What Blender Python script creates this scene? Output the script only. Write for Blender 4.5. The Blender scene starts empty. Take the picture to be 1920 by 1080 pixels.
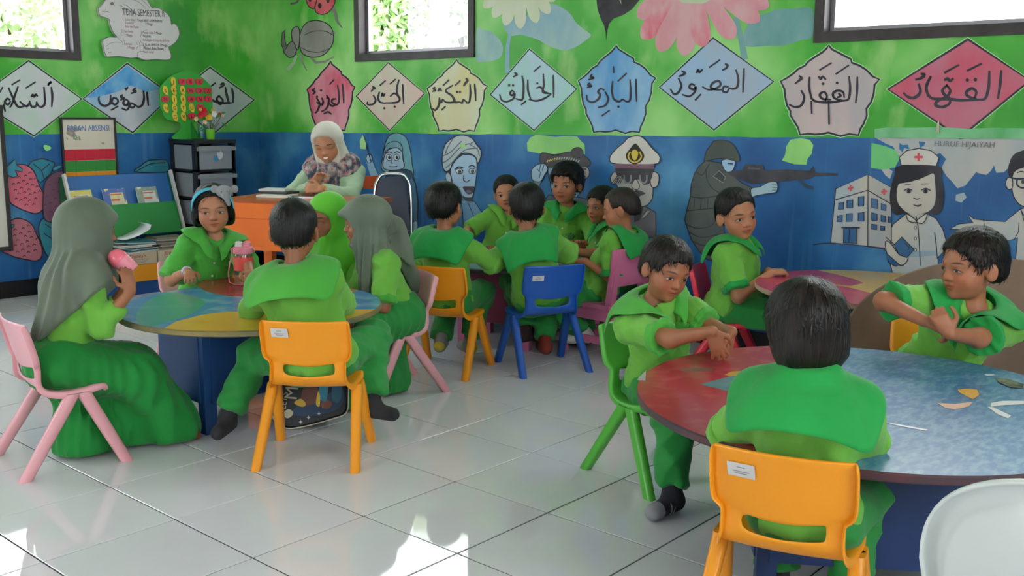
import bpy, bmesh, math, random
import numpy as np
from mathutils import Vector, Matrix
random.seed(7); np.random.seed(7)
SC = bpy.context.scene; COL = SC.collection
# ------------------------------------------------------------------ camera
TILE = 0.40
F_PX = 1899.24
YAW, PITCH, ROLL = math.radians(48.849), math.radians(9.770), math.radians(0.472)
CAM = np.array([-4.79492, -6.67986, 3.04499]) * TILE
_f = np.array([math.sin(YAW)*math.cos(PITCH), math.cos(YAW)*math.cos(PITCH), -math.sin(PITCH)])
_r0 = np.array([math.cos(YAW), -math.sin(YAW), 0.0]); _u0 = np.cross(_r0, _f)
_r = _r0*math.cos(ROLL) + _u0*math.sin(ROLL); _u = -_r0*math.sin(ROLL) + _u0*math.cos(ROLL)
FH = np.array([math.sin(YAW), math.cos(YAW), 0.0])          # horizontal forward
RH = _r0                                                     # horizontal right
UP = np.array([0, 0, 1.0])
cd = bpy.data.cameras.new('camera'); cam = bpy.data.objects.new('camera', cd); COL.objects.link(cam)
cd.sensor_width = 36; cd.lens = F_PX/1920*36; cd.clip_start = .05; cd.clip_end = 200
M = Matrix.Identity(4)
for i in range(3):
    M[i][0], M[i][1], M[i][2], M[i][3] = _r[i], _u[i], -_f[i], CAM[i]
cam.matrix_world = M; SC.camera = cam
# ------------------------------------------------------------------ world, exposure
w = bpy.data.worlds.new('overcast_sky'); SC.world = w; w.use_nodes = True
bg = w.node_tree.nodes['Background']; bg.inputs[0].default_value = (0.93, 0.97, 1.0, 1); bg.inputs[1].default_value = 1.0
SC.view_settings.view_transform = 'Standard'; SC.view_settings.look = 'None'
SC.view_settings.gamma = 1; SC.view_settings.use_curve_mapping = False
SC.view_settings.exposure = 3.28
SC.cycles.max_bounces = 8; SC.cycles.diffuse_bounces = 5; SC.cycles.glossy_bounces = 4
SC.cycles.transparent_max_bounces = 10; SC.cycles.sample_clamp_indirect = 8
# ------------------------------------------------------------------ photo pixel -> place in the room
def ray(x, y): return _f + _r*((x-960)/F_PX) - _u*((y-540)/F_PX)
def G(x, y, h=0.0):                       # point at height h
    d = ray(x, y); return CAM + d*((h-CAM[2])/d[2])
def D(x, y, z):                           # point at horizontal distance z
    d = ray(x, y); return CAM + d*(z/(d@FH))
def onX(x, y, X): d = ray(x, y); return CAM + d*((X-CAM[0])/d[0])
def onY(x, y, Y): d = ray(x, y); return CAM + d*((Y-CAM[1])/d[1])
def LZ(l, z, h=0.0): return np.array([CAM[0], CAM[1], 0]) + RH*l + FH*z + UP*h     # lateral, distance, height
XW, YW, ZC = 7.02648*TILE, 10.27136*TILE, 3.02     # back wall, left wall, ceiling
# ------------------------------------------------------------------ materials
def lin(c):
    if isinstance(c, str): c = [int(c[i:i+2], 16)/255 for i in (0, 2, 4)]
    return tuple((v/12.92 if v <= .04045 else ((v+.055)/1.055)**2.4) for v in c[:3]) + (1.0,)
MATS = {}
def mat(name, col, rough=.5, col2=None, nscale=8, bump=0, bscale=60, spec=.5, metal=0, coat=0, stretch=None, sheen=0, lo=.35, hi=.65, trans=0, ior=None, alpha=None):
    if name in MATS: return MATS[name]
    m = bpy.data.materials.new(name); m.use_nodes = True; MATS[name] = m
    nt = m.node_tree; b = nt.nodes['Principled BSDF']
    b.inputs['Base Color'].default_value = lin(col); b.inputs['Roughness'].default_value = rough
    b.inputs['Specular IOR Level'].default_value = spec; b.inputs['Metallic'].default_value = metal
    b.inputs['Coat Weight'].default_value = coat; b.inputs['Coat Roughness'].default_value = .12
    if sheen: b.inputs['Sheen Weight'].default_value = sheen
    if trans: b.inputs['Transmission Weight'].default_value = trans
    if ior: b.inputs['IOR'].default_value = ior
    if alpha is not None: b.inputs['Alpha'].default_value = alpha
    if col2 or bump:
        tc = nt.nodes.new('ShaderNodeTexCoord'); mp = nt.nodes.new('ShaderNodeMapping')
        if stretch: mp.inputs['Scale'].default_value = stretch
        nt.links.new(tc.outputs['Object'], mp.inputs[0])
    if col2:
        n = nt.nodes.new('ShaderNodeTexNoise'); n.inputs['Scale'].default_value = nscale; n.inputs['Detail'].default_value = 5
        cr = nt.nodes.new('ShaderNodeValToRGB'); cr.color_ramp.elements[0].position = lo; cr.color_ramp.elements[1].position = hi
        cr.color_ramp.elements[0].color = lin(col); cr.color_ramp.elements[1].color = lin(col2)
        nt.links.new(mp.outputs[0], n.inputs['Vector']); nt.links.new(n.outputs[0], cr.inputs[0]); nt.links.new(cr.outputs[0], b.inputs['Base Color'])
    if bump:
        n2 = nt.nodes.new('ShaderNodeTexNoise'); n2.inputs['Scale'].default_value = bscale; n2.inputs['Detail'].default_value = 3
        bp = nt.nodes.new('ShaderNodeBump'); bp.inputs['Strength'].default_value = bump; bp.inputs['Distance'].default_value = .01
        nt.links.new(mp.outputs[0], n2.inputs['Vector']); nt.links.new(n2.outputs[0], bp.inputs['Height']); nt.links.new(bp.outputs[0], b.inputs['Normal'])
    return m
def glass_mat(name, tint=(1, 1, 1), refl=.08):
    m = bpy.data.materials.new(name); m.use_nodes = True; nt = m.node_tree; nt.nodes.clear()
    o = nt.nodes.new('ShaderNodeOutputMaterial'); mx = nt.nodes.new('ShaderNodeMixShader'); t = nt.nodes.new('ShaderNodeBsdfTransparent'); g = nt.nodes.new('ShaderNodeBsdfGlossy')
    t.inputs[0].default_value = (*tint, 1); g.inputs['Roughness'].default_value = .03
    lw = nt.nodes.new('ShaderNodeLayerWeight'); lw.inputs[0].default_value = .5; pw = nt.nodes.new('ShaderNodeMath'); pw.operation = 'POWER'; pw.inputs[1].default_value = 4
    fr = nt.nodes.new('ShaderNodeMath'); fr.operation = 'MULTIPLY_ADD'; fr.inputs[1].default_value = .6; fr.inputs[2].default_value = refl*.6
    nt.links.new(lw.outputs['Facing'], pw.inputs[0]); nt.links.new(pw.outputs[0], fr.inputs[0])
    nt.links.new(fr.outputs[0], mx.inputs[0]); nt.links.new(t.outputs[0], mx.inputs[1]); nt.links.new(g.outputs[0], mx.inputs[2]); nt.links.new(mx.outputs[0], o.inputs[0])
    return m
# ------------------------------------------------------------------ objects
def put(name, me, mats=None, parent=None, loc=None, smooth=False):
    o = bpy.data.objects.new(name, me); COL.objects.link(o)
    for m in (mats if isinstance(mats, (list, tuple)) else [mats] if mats else []): me.materials.append(m)
    if parent: o.parent = parent
    if loc is not None: o.location = loc
    if smooth:
        me.polygons.foreach_set('use_smooth', [True]*len(me.polygons))
    return o
def tag(o, label=None, cat=None, group=None, kind=None):
    if label: o['label'] = label
    if cat: o['category'] = cat
    if group: o['group'] = group
    if kind: o['kind'] = kind
    return o
def thing(name, label, cat, loc=(0, 0, 0), rz=0, group=None):
    o = bpy.data.objects.new(name, None); COL.objects.link(o); o.empty_display_size = .1
    o.location = loc; o.rotation_euler = (0, 0, rz)
    return tag(o, label, cat, group)
def finish(bm, name, mats, parent=None, smooth=False, loc=None, bevel=0, seg=2, mods=None):
    if bevel:
        bmesh.ops.bevel(bm, geom=[e for e in bm.edges if len(e.link_faces) == 2 and e.calc_face_angle(0) > .6], offset=bevel, segments=seg, affect='EDGES', profile=.6)
    bmesh.ops.recalc_face_normals(bm, faces=bm.faces)
    me = bpy.data.meshes.new(name); bm.to_mesh(me); bm.free()
    o = put(name, me, mats, parent, loc)
    if smooth:
        me.polygons.foreach_set('use_smooth', [True]*len(me.polygons))
        if smooth != 'all': me.set_sharp_from_angle(angle=.7)
    return o
def box(bm, c, s, R=None, mi=0):
    vs = []
    for x in (-.5, .5):
        for y in (-.5, .5):
            for z in (-.5, .5):
                p = Vector((x*s[0], y*s[1], z*s[2]))
                if R: p = R @ p
                vs.append(bm.verts.new(p + Vector(c)))
    for f in ((0, 1, 3, 2), (4, 6, 7, 5), (0, 4, 5, 1), (2, 3, 7, 6), (0, 2, 6, 4), (1, 5, 7, 3)):
        bm.faces.new([vs[i] for i in f]).material_index = mi
    return vs
def ring_loft(bm, rings, closed=True, caps=True, mi=0):
    R = [[bm.verts.new(Vector(p)) for p in r] for r in rings]
    n = len(R[0])
    for a, b in zip(R[:-1], R[1:]):
        for i in range(n if closed else n-1):
            j = (i+1) % n
            bm.faces.new((a[i], a[j], b[j], b[i])).material_index = mi
    if caps:
        try:
            bm.faces.new(R[0][::-1]).material_index = mi; bm.faces.new(R[-1]).material_index = mi
        except ValueError: pass
    return R
def frame_of(d):
    d = Vector(d).normalized(); a = Vector((0, 0, 1)) if abs(d.z) < .95 else Vector((1, 0, 0))
    s = d.cross(a).normalized(); return s, s.cross(d).normalized(), d
def tube(bm, pts, r, n=10, mi=0, flat=1.0, closed=False):
    pts = [Vector(p) for p in pts]; N = len(pts); rings = []; ps = None
    for i, p in enumerate(pts):
        d = (pts[(i+1) % N if closed else min(i+1, N-1)] - pts[(i-1) % N if closed else max(i-1, 0)])
        s, t, _ = frame_of(d)
        if ps is not None:
            s = (ps - d.normalized()*ps.dot(d.normalized())).normalized(); t = s.cross(d).normalized()
        ps = s; rr = r[i] if isinstance(r, (list, tuple)) else r
        rings.append([p + s*(rr*math.cos(2*math.pi*k/n)) + t*(rr*flat*math.sin(2*math.pi*k/n)) for k in range(n)])
    if closed: rings.append(rings[0]); ring_loft(bm, rings, caps=False, mi=mi); bmesh.ops.remove_doubles(bm, verts=bm.verts, dist=1e-6)
    else: ring_loft(bm, rings, mi=mi)
def lathe(bm, prof, n=24, c=(0, 0, 0), mi=0):
    ring_loft(bm, [[(c[0]+r*math.cos(2*math.pi*k/n), c[1]+r*math.sin(2*math.pi*k/n), c[2]+z) for k in range(n)] for r, z in prof], mi=mi)
def catmull(P, closed=False, k=6):
    P = np.array(P, float); n = len(P); out = []
    rng = range(n if closed else n-1)
    for i in rng:
        a = P[(i-1) % n] if closed or i > 0 else 2*P[0]-P[1]
        b = P[i]; c = P[(i+1) % n]; d = P[(i+2) % n] if closed or i < n-2 else 2*P[-1]-P[-2]
        for t in np.linspace(0, 1, k, endpoint=False):
            out.append(.5*((2*b)+(-a+c)*t+(2*a-5*b+4*c-d)*t*t+(-a+3*b-3*c+d)*t**3))
    if not closed: out.append(P[-1])
    return np.array(out)
def extrude_poly(bm, pts, n, mi=0):
    """closed outline pts (3-D), thickened along n"""
    n = Vector(n); a = [bm.verts.new(Vector(p)) for p in pts]; b = [bm.verts.new(Vector(p)+n) for p in pts]
    bm.faces.new(a).material_index = mi; bm.faces.new(b[::-1]).material_index = mi
    for i in range(len(a)):
        j = (i+1) % len(a); bm.faces.new((a[i], b[i], b[j], a[j])).material_index = mi
def text_mesh(name, body, size, m, parent, Mx, extrude=.0006, align='CENTER'):
    cu = bpy.data.curves.new(name, 'FONT'); cu.body = body; cu.size = size; cu.align_x = align; cu.align_y = 'CENTER'; cu.extrude = extrude; cu.resolution_u = 2
    t = bpy.data.objects.new(name, cu); COL.objects.link(t)
    me = bpy.data.meshes.new_from_object(t.evaluated_get(bpy.context.evaluated_depsgraph_get()))
    bpy.data.objects.remove(t); bpy.data.curves.remove(cu)
    me.transform(Mx); return put(name, me, m, parent)
# ================================================================== the room
M_green = None
def wall_material(name):
    m = bpy.data.materials.new(name); m.use_nodes = True; nt = m.node_tree; N = nt.nodes.new; L = nt.links.new
    b = nt.nodes['Principled BSDF']; b.inputs['Roughness'].default_value = .42; b.inputs['Specular IOR Level'].default_value = .35
    tc = N('ShaderNodeTexCoord'); sx = N('ShaderNodeSeparateXYZ'); L(tc.outputs['Object'], sx.inputs[0])
    def noise(scale, detail=4, stretch=None):
        n = N('ShaderNodeTexNoise'); n.inputs['Scale'].default_value = scale; n.inputs['Detail'].default_value = detail
        if stretch:
            mp = N('ShaderNodeMapping'); mp.inputs['Scale'].default_value = stretch; L(tc.outputs['Object'], mp.inputs[0]); L(mp.outputs[0], n.inputs['Vector'])
        else: L(tc.outputs['Object'], n.inputs['Vector'])
        return n.outputs[0]
    def ramp(src, stops):
        r = N('ShaderNodeValToRGB'); e = r.color_ramp.elements
        while len(e) < len(stops): e.new(.5)
        for i, (p, c) in enumerate(stops): e[i].position = p; e[i].color = lin(c)
        L(src, r.inputs[0]); return r.outputs[0]
    def mix(f, a, c, blend='MIX'):
        x = N('ShaderNodeMix'); x.data_type = 'RGBA'; x.blend_type = blend
        if isinstance(f, float): x.inputs[0].default_value = f
        else: L(f, x.inputs[0])
        for s, v in ((6, a), (7, c)):
            if isinstance(v, tuple): x.inputs[s].default_value = v
            else: L(v, x.inputs[s])
        return x.outputs[2]
    g = ramp(noise(1.15, 4), [(.34, '2a9028'), (.5, '4cb23c'), (.66, '9cdc80')])
    # old yellowish blotches and run marks
    blot = ramp(noise(4.5, 6, (1, 1, .5)), [(.56, '000000'), (.72, 'ffffff')])
    bw = N('ShaderNodeMath'); bw.operation = 'MULTIPLY'; bw.inputs[1].default_value = .5; L(blot, bw.inputs[0])
    g = mix(bw.outputs[0], g, lin('c4e69a'))
    bl = ramp(noise(1.8, 4), [(.35, '1c5490'), (.52, '2a6ba6'), (.7, '5596c2')])
    streak = ramp(noise(3, 5, (7, 7, .35)), [(.58, '000000'), (.8, 'ffffff')])
    sw = N('ShaderNodeMath'); sw.operation = 'MULTIPLY'; sw.inputs[1].default_value = .22; L(streak, sw.inputs[0])
    bl = mix(sw.outputs[0], bl, lin('8fc0dc'))
    # boundary between green and blue: hand painted, slightly wavy
    nz = N('ShaderNodeMath'); nz.operation = 'MULTIPLY_ADD'; nz.inputs[1].default_value = .012; L(noise(5, 2), nz.inputs[0]); L(sx.outputs[2], nz.inputs[2])
    gt = N('ShaderNodeMath'); gt.operation = 'GREATER_THAN'
    bd = N('ShaderNodeMath'); bd.operation = 'MULTIPLY_ADD'; bd.inputs[1].default_value = -.0118; bd.inputs[2].default_value = 1.1145
    L(sx.outputs[1], bd.inputs[0]); L(nz.outputs[0], gt.inputs[0]); L(bd.outputs[0], gt.inputs[1])
    c = mix(gt.outputs[0], bl, g)
    L(c, b.inputs['Base Color'])
    bp = N('ShaderNodeBump'); bp.inputs['Strength'].default_value = .25; bp.inputs['Distance'].default_value = .01; L(noise(14, 5), bp.inputs['Height']); L(bp.outputs[0], b.inputs['Normal'])
    return m
M_wall = wall_material('painted_wall_green_over_blue')
M_white = mat('white_paint', 'dcdcd6', .6, 'cfd0ca', 3)
def wall(name, axis, pos, out, u0, u1, z1, holes, m, thick=.16):
    """plane axis=pos; out = +1/-1 side away from the room; holes: (u0,u1,z0,z1)"""
    bm = bmesh.new()
    us = sorted({u0, u1, *[h[0] for h in holes], *[h[1] for h in holes]}); zs = sorted({0, z1, *[h[2] for h in holes], *[h[3] for h in holes]})
    us = [u for u in us if u0 <= u <= u1]; cells = set()
    for i in range(len(us)-1):
        for j in range(len(zs)-1):
            uc, zc = (us[i]+us[i+1])/2, (zs[j]+zs[j+1])/2
            if not any(h[0] < uc < h[1] and h[2] < zc < h[3] for h in holes): cells.add((i, j))
    P = lambda u, z, o: (pos+o, u, z) if axis == 'x' else (u, pos+o, z)
    for (i, j) in cells:
        a, b_, c, d = us[i], us[i+1], zs[j], zs[j+1]
        for o in (0, out*thick): bm.faces.new([bm.verts.new(P(*q, o)) for q in ((a, c), (b_, c), (b_, d), (a, d))])
        for (di, dj), (q0, q1) in {(-1, 0): ((a, c), (a, d)), (1, 0): ((b_, c), (b_, d)), (0, -1): ((a, c), (b_, c)), (0, 1): ((a, d), (b_, d))}.items():
            if (i+di, j+dj) not in cells:
                bm.faces.new([bm.verts.new(P(*q0, 0)), bm.verts.new(P(*q1, 0)), bm.verts.new(P(*q1, out*thick)), bm.verts.new(P(*q0, out*thick))])
    bmesh.ops.remove_doubles(bm, verts=bm.verts, dist=1e-5)
    return tag(finish(bm, name, m), kind='structure')
WIN2 = (onX(891, 103, XW)[1], onX(668, 118, XW)[1], 1.565, 2.45)
WIN3 = (-2.30, onX(1527, 75, XW)[1], 1.565, 2.45)
WIN1 = (-.45, onY(151, 113, YW)[0], 1.545, 2.45)
X0, Y0 = -5.4, -4.4
wall_back = wall('wall_back', 'x', XW, 1, Y0, YW+.16, ZC, [WIN2, WIN3], M_wall)
wall_left = wall('wall_left', 'y', YW, 1, X0, XW, ZC, [WIN1, (-3.3, -1.6, 0.9, 2.45)], M_wall)
wall_right = wall('wall_right', 'y', Y0, -1, X0, XW+.16, ZC, [(-4.4, -2.9, 1.4, 2.45), (-1.6, .6, 1.2, 2.45)], M_white)
wall_front = wall('wall_front', 'x', X0, -1, Y0, YW, ZC, [(-.5, .9, 0, 2.45)], M_white)
bm = bmesh.new(); box(bm, ((X0+XW)/2, (Y0+YW)/2, ZC+.05), (XW-X0+.3, YW-Y0+.3, .1)); tag(finish(bm, 'ceiling', mat('ceiling_white', 'e4e4de', .8)), kind='structure')
# windows: dark timber frame, inner sash, panes
M_frame = mat('dark_window_frame', '3a3234', .5, '2a2426', 10, bump=.1)
M_frame2 = mat('aluminium_sash', '8d8a90', .35, metal=.4)
M_pane = glass_mat('window_glass')
def window(n, wallo, axis, pos, out, h, fr=.05, splits=()):
    u0, u1, z0, z1 = h
    P = lambda u, z, o: (pos+o*out, u, z) if axis == 'x' else (u, pos+o*out, z)
    S = lambda du, dz, do: (do, du, dz) if axis == 'x' else (du, do, dz)
    bm = bmesh.new()
    for uc in (u0+fr/2, u1-fr/2): box(bm, P(uc, (z0+z1)/2, .045), S(fr, z1-z0, .12))
    for zc in (z0+fr/2, z1-fr/2): box(bm, P((u0+u1)/2, zc, .045), S(u1-u0-2*fr, fr, .12))
    o = tag(finish(bm, f'window_{n}', M_frame, bevel=.004), 'dark wooden window frame', kind='structure')
    bm = bmesh.new(); s = .022; a, b_, c, d = u0+fr, u1-fr, z0+fr, z1-fr
    for uc in (a+s/2, b_-s/2, *splits): box(bm, P(uc, (c+d)/2, .07), S(s, d-c, .03))
    for zc in (c+s/2, d-s/2): box(bm, P((a+b_)/2, zc, .07), S(b_-a-2*s, s, .028))
    finish(bm, 'sash', M_frame2, o)
    us = [a+s, *sorted(splits), b_-s]
    for q0, q1 in zip(us[:-1], us[1:]):
        bm = bmesh.new(); box(bm, P((q0+q1)/2, (c+d)/2, .07), S(q1-q0, d-c-2*s, .005)); finish(bm, 'pane', M_pane, o)
    return o
window(1, wall_left, 'y', YW, 1, WIN1, splits=(.45,))
window(2, wall_back, 'x', XW, 1, WIN2, splits=())
window(3, wall_back, 'x', XW, 1, WIN3, splits=(-1.5,))
# floor: grout bed with single tiles laid on it
bm = bmesh.new(); box(bm, ((X0+XW)/2, (Y0+YW)/2, -.053), (XW-X0+.3, YW-Y0+.3, .1))
floor = tag(finish(bm, 'floor', mat('dark_grout', '2a2624', .9)), kind='structure')
def tile_material():
    m = bpy.data.materials.new('glazed_white_tile'); m.use_nodes = True; nt = m.node_tree; N = nt.nodes.new; L = nt.links.new
    b = nt.nodes['Principled BSDF']; b.inputs['Roughness'].default_value = .07; b.inputs['Specular IOR Level'].default_value = .5
    g = N('ShaderNodeNewGeometry'); n = N('ShaderNodeTexNoise'); n.inputs['Scale'].default_value = 1.4; n.inputs['Detail'].default_value = 6; L(g.outputs['Position'], n.inputs['Vector'])
    r = N('ShaderNodeValToRGB'); r.color_ramp.elements[0].position = .3; r.color_ramp.elements[1].position = .7; r.color_ramp.elements[0].color = lin('d3d3d9'); r.color_ramp.elements[1].color = lin('e1e1e6')
    L(n.outputs[0], r.inputs[0]); L(r.outputs[0], b.inputs['Base Color'])
    n2 = N('ShaderNodeTexNoise'); n2.inputs['Scale'].default_value = 9; n2.inputs['Detail'].default_value = 4; L(g.outputs['Position'], n2.inputs['Vector'])
    mr = N('ShaderNodeMapRange'); mr.inputs[3].default_value = .015; mr.inputs[4].default_value = .06; L(n2.outputs[0], mr.inputs[0]); L(mr.outputs[0], b.inputs['Roughness'])
    bp = N('ShaderNodeBump'); bp.inputs['Strength'].default_value = .012; bp.inputs['Distance'].default_value = .02; n3 = N('ShaderNodeTexNoise'); n3.inputs['Scale'].default_value = 2.2; L(g.outputs['Position'], n3.inputs['Vector'])
    L(n3.outputs[0], bp.inputs['Height']); L(bp.outputs[0], b.inputs['Normal'])
    return m
bm = bmesh.new(); box(bm, (0, 0, -.004), (TILE-.0055, TILE-.0055, .008)); bmesh.ops.bevel(bm, geom=[e for e in bm.edges if all(v.co.z > -.001 for v in e.verts)], offset=.0012, segments=1, affect='EDGES')
tile_me = bpy.data.meshes.new('tile'); bm.to_mesh(tile_me); bm.free(); tile_me.materials.append(tile_material())
def proj(p):
    d = np.array(p)-CAM; z = d@_f; return (960+F_PX*(d@_r)/z, 540-F_PX*(d@_u)/z, z)
rest = []; nt_ = 0
for i in range(-14, 9):
    for j in range(-12, 12):
        cx, cy = (i+.5)*TILE, (j+.5)*TILE
        if not (X0+.1 < cx < XW+.1 and Y0+.1 < cy < YW+.1): continue
        q = proj((cx, cy, 0))
        if q[2] > .8 and -330 < q[0] < 2250 and 300 < q[1] < 1330 and nt_ < 298:
            o = bpy.data.objects.new('tile', tile_me); COL.objects.link(o); o.parent = floor; nt_ += 1
            o.location = (cx, cy, random.uniform(-.0004, .0003)); o.rotation_euler = (random.uniform(-.0008, .0008), random.uniform(-.0008, .0008), random.uniform(-.0015, .0015))
        else: rest.append((cx, cy))
bm = bmesh.new()
for cx, cy in rest: box(bm, (cx, cy, -.004), (TILE-.0055, TILE-.0055, .008))
tag(finish(bm, 'tiles_beyond_view', tile_me.materials[0], floor), kind='stuff')
M_bb = mat('black_baseboard_tile', '16161a', .25)
bm = bmesh.new()
k = X0
while k < XW-.02: box(bm, (min(k+.2, XW-.01)-.0, YW-.006, .055), (min(.397, 2*(XW-k-.2)+.397) if k+.4 > XW else .397, .012, .11)); k += .4
tag(finish(bm, 'baseboard_left', M_bb, bevel=.002, seg=1), kind='structure')
bm = bmesh.new(); k = Y0
while k < YW-.05: box(bm, (XW-.006, k+.2, .055), (.012, .397, .11)); k += .4
tag(finish(bm, 'baseboard_back', M_bb, bevel=.002, seg=1), kind='structure')
# outside: trees and a white house wall seen through the panes; overexposure is put into the leaf colours
def leaf_tree(name, label, cx, cy, zc, rad, n, col, trunk):
    root = thing(name, label, 'tree', (cx, cy, 0), group=None)
    bm = bmesh.new(); tube(bm, [(0, 0, 0), (.05, .02, zc*.5), (0, 0, zc)], [.09, .07, .05], 8)
    for k in range(5):
        a = k*1.3; tube(bm, [(0, 0, zc*.7), (math.cos(a)*rad[0]*.4, math.sin(a)*rad[1]*.4, zc), (math.cos(a)*rad[0]*.7, math.sin(a)*rad[1]*.7, zc+.3*rad[2])], [.04, .025, .01], 6)
    finish(bm, 'trunk', mat('bark', '6b5b4a', .9, '4b4036', 12), root)
    rng = np.random.default_rng(n); V = []; Fc = []
    for i in range(n):
        p = rng.normal(size=3); p = p/np.linalg.norm(p)*rng.uniform(.45, 1)**.6*np.array(rad)+np.array((0, 0, zc))
        a = rng.normal(size=3); a[2] -= .4; a /= np.linalg.norm(a); s = np.cross(a, rng.normal(size=3)); s /= np.linalg.norm(s); nn = np.cross(a, s)
        L_ = rng.uniform(.10, .2); W_ = L_*.2; b0 = len(V)
        V += [p, p+a*L_*.45+s*W_-nn*.01, p+a*L_, p+a*L_*.45-s*W_-nn*.01, p+a*L_*.45+nn*.012]
        Fc += [(b0, b0+1, b0+4), (b0+1, b0+2, b0+4), (b0+2, b0+3, b0+4), (b0+3, b0, b0+4)]
    me = bpy.data.meshes.new('leaves'); me.from_pydata(V, [], Fc); o = put('foliage', me, mat(col[0], col[0], .5, col[1], 3), root); o['kind'] = 'stuff'  # leaf colour pair lightened to stand in for overexposed daylight
    return root
def outside(px, py, z): p = D(px, py, z); return p[0], p[1], p[2]
q = outside(722, 40, 9.6); leaf_tree('garden_tree', 'leafy green garden tree outside the middle back window', q[0], q[1], q[2]-.1, (.42, .42, .85), 3000, ('b4cc90', 'dce8c0'), 1)
q = outside(876, 30, 9.0); leaf_tree('garden_tree', 'leafy shrub tree, its leaves coloured pale as if overexposed, outside the back window, thin strip at its right edge', q[0], q[1], q[2]-.1, (.2, .2, .65), 900, ('b4c4a4', 'd8e0c8'), 1)
q = outside(60, 50, 10.2); leaf_tree('garden_tree', 'leafy tree, its leaves coloured pale as if overexposed, outside the window on the left wall', q[0], q[1], q[2]-.2, (1.0, 1.0, .9), 3800, ('b9cba0', 'dfe8cc'), 1)
q = outside(820, 40, 10.6)
bm = bmesh.new(); box(bm, (q[0], q[1], 1.4), (.2, 2.2, 2.8), Matrix.Rotation(-.75, 3, 'Z')); box(bm, (q[0], q[1], 2.85), (.6, 2.5, .1), Matrix.Rotation(-.75, 3, 'Z'))
tag(finish(bm, 'neighbour_house', mat('white_house_wall', 'f2f0ea', .8), bevel=.01), 'white rendered house wall outside the middle back window', 'building')
bm = bmesh.new(); box(bm, (0, 0, -.3), (60, 60, .1)); tag(finish(bm, 'ground', mat('pale_ground', 'b8b3a4', .9, 'a59f8e', 2)), kind='structure')
# ================================================================== the painted murals (paint layers on the two walls)
def paint(hexc):
    c = [int(hexc[i:i+2], 16) for i in (0, 2, 4)]
    c2 = ''.join('%02x' % max(0, min(255, int(v*1.0+(170-v)*.16+10))) for v in c)
    return mat('wall_paint_'+hexc, hexc, .5, c2, 6, spec=.3, lo=.4, hi=.7)
def wash(hexa, hexb, sc=5): return mat('wash_'+hexa+hexb, hexa, .5, hexb, sc, spec=.3, lo=.36, hi=.62, stretch=(1, 1, .6))
INK = '2b2734'
class Mural:
    def __init__(s, plane, ox, oy, k=4.0): s.pl, s.ox, s.oy, s.k = plane, ox, oy, k; s.V, s.Fc, s.mi, s.m, s.lay = [], [], [], [], 0
    def px(s, p): return (p[0]/s.k+s.ox, p[1]/s.k+s.oy)
    def at(s, p):
        off = .0008+.00025*s.lay
        return onX(*s.px(p), XW-off) if s.pl == 'x' else onY(*s.px(p), YW-off)
    def mat(s, m):
        m = paint(m) if isinstance(m, str) else m
        if m not in s.m: s.m.append(m)
        return s.m.index(m)
    def fill(s, col, pts, smooth=False, line=None, lw=10):
        if smooth: pts = catmull(pts, True, 5)
        s.lay += 1; b = len(s.V); s.V += [s.at(p) for p in pts]; s.Fc.append(list(range(b, b+len(pts)))); s.mi.append(s.mat(col))
        if line: s.line(line, pts, lw, closed=True)
        return s
    def line(s, col, pts, wd=12, smooth=False, closed=False):
        if smooth: pts = catmull(pts, closed, 5)
        P = np.array(pts, float); n = len(P); s.lay += 1; b = len(s.V); mi = s.mat(col)
        wd = np.broadcast_to(np.interp(np.linspace(0, 1, n), np.linspace(0, 1, len(wd)), wd) if np.ndim(wd) else wd, (n,))
        d = np.array([(P[(i+1) % n]-P[i-1]) if closed else (P[min(i+1, n-1)]-P[max(i-1, 0)]) for i in range(n)])
        d /= np.linalg.norm(d, axis=1)[:, None]+1e-9; nn = np.stack([-d[:, 1], d[:, 0]], 1)
        if not closed: P = P.copy(); P[0] -= d[0]*wd[0]*.3; P[-1] += d[-1]*wd[-1]*.3
        for i in range(n): s.V += [s.at(P[i]+nn[i]*wd[i]/2), s.at(P[i]-nn[i]*wd[i]/2)]
        for i in range(n if closed else n-1):
            j = (i+1) % n; s.Fc.append([b+2*i, b+2*i+1, b+2*j+1, b+2*j]); s.mi.append(mi)
        return s
    def dot(s, col, p, r): return s.fill(col, [(p[0]+r*math.cos(a), p[1]+(r if np.ndim(r) == 0 else r)*math.sin(a)) for a in np.linspace(0, 6.28, 9)[:-1]])
    def ell(s, col, p, rx, ry, a0=0, line=None, lw=6):
        return s.fill(col, [(p[0]+rx*math.cos(a)*math.cos(a0)-ry*math.sin(a)*math.sin(a0), p[1]+rx*math.cos(a)*math.sin(a0)+ry*math.sin(a)*math.cos(a0)) for a in np.linspace(0, 6.28, 17)[:-1]], line=line, lw=lw)
    def done(s, name, label):
        me = bpy.data.meshes.new(name); me.from_pydata([tuple(v) for v in s.V], [], s.Fc)
        me.polygons.foreach_set('material_index', s.mi); o = put(name, me, s.m, wall_back if s.pl == 'x' else wall_left)
        return tag(o, label)
FLOWER = [(780,340),(800,370),(840,395),(880,420),(912,440),(915,465),(960,485),(1000,515),(1040,565),(1078,585),(1050,625),(1045,690),(1030,750),(1002,798),(1004,850),(985,910),(965,950),(955,992),(900,985),(850,1000),(820,990),(778,975),(745,985),(700,990),(660,985),(612,992),(600,940),(575,890),(555,850),(555,820),(535,780),(525,720),(520,660),(498,605),(535,580),(575,545),(600,515),(640,490),(660,460),(700,425),(745,390),(770,360)]
def flower(l, r, t, b, tilt=0):
    out = []
    for x, y in FLOWER:
        u, v = (x-498)/580, (y-340)/660; out.append((l+(r-l)*u, t+(b-t)*v+tilt*(u-.5)))
    return out
def word(mu, strokes, w):
    for st in strokes:
        if len(st) == 1: mu.dot(INK, st[0], w*.62)
        else: mu.line(INK, st, [w*.75, w*1.1, w, w*.7], smooth=len(st) > 2)
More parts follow.
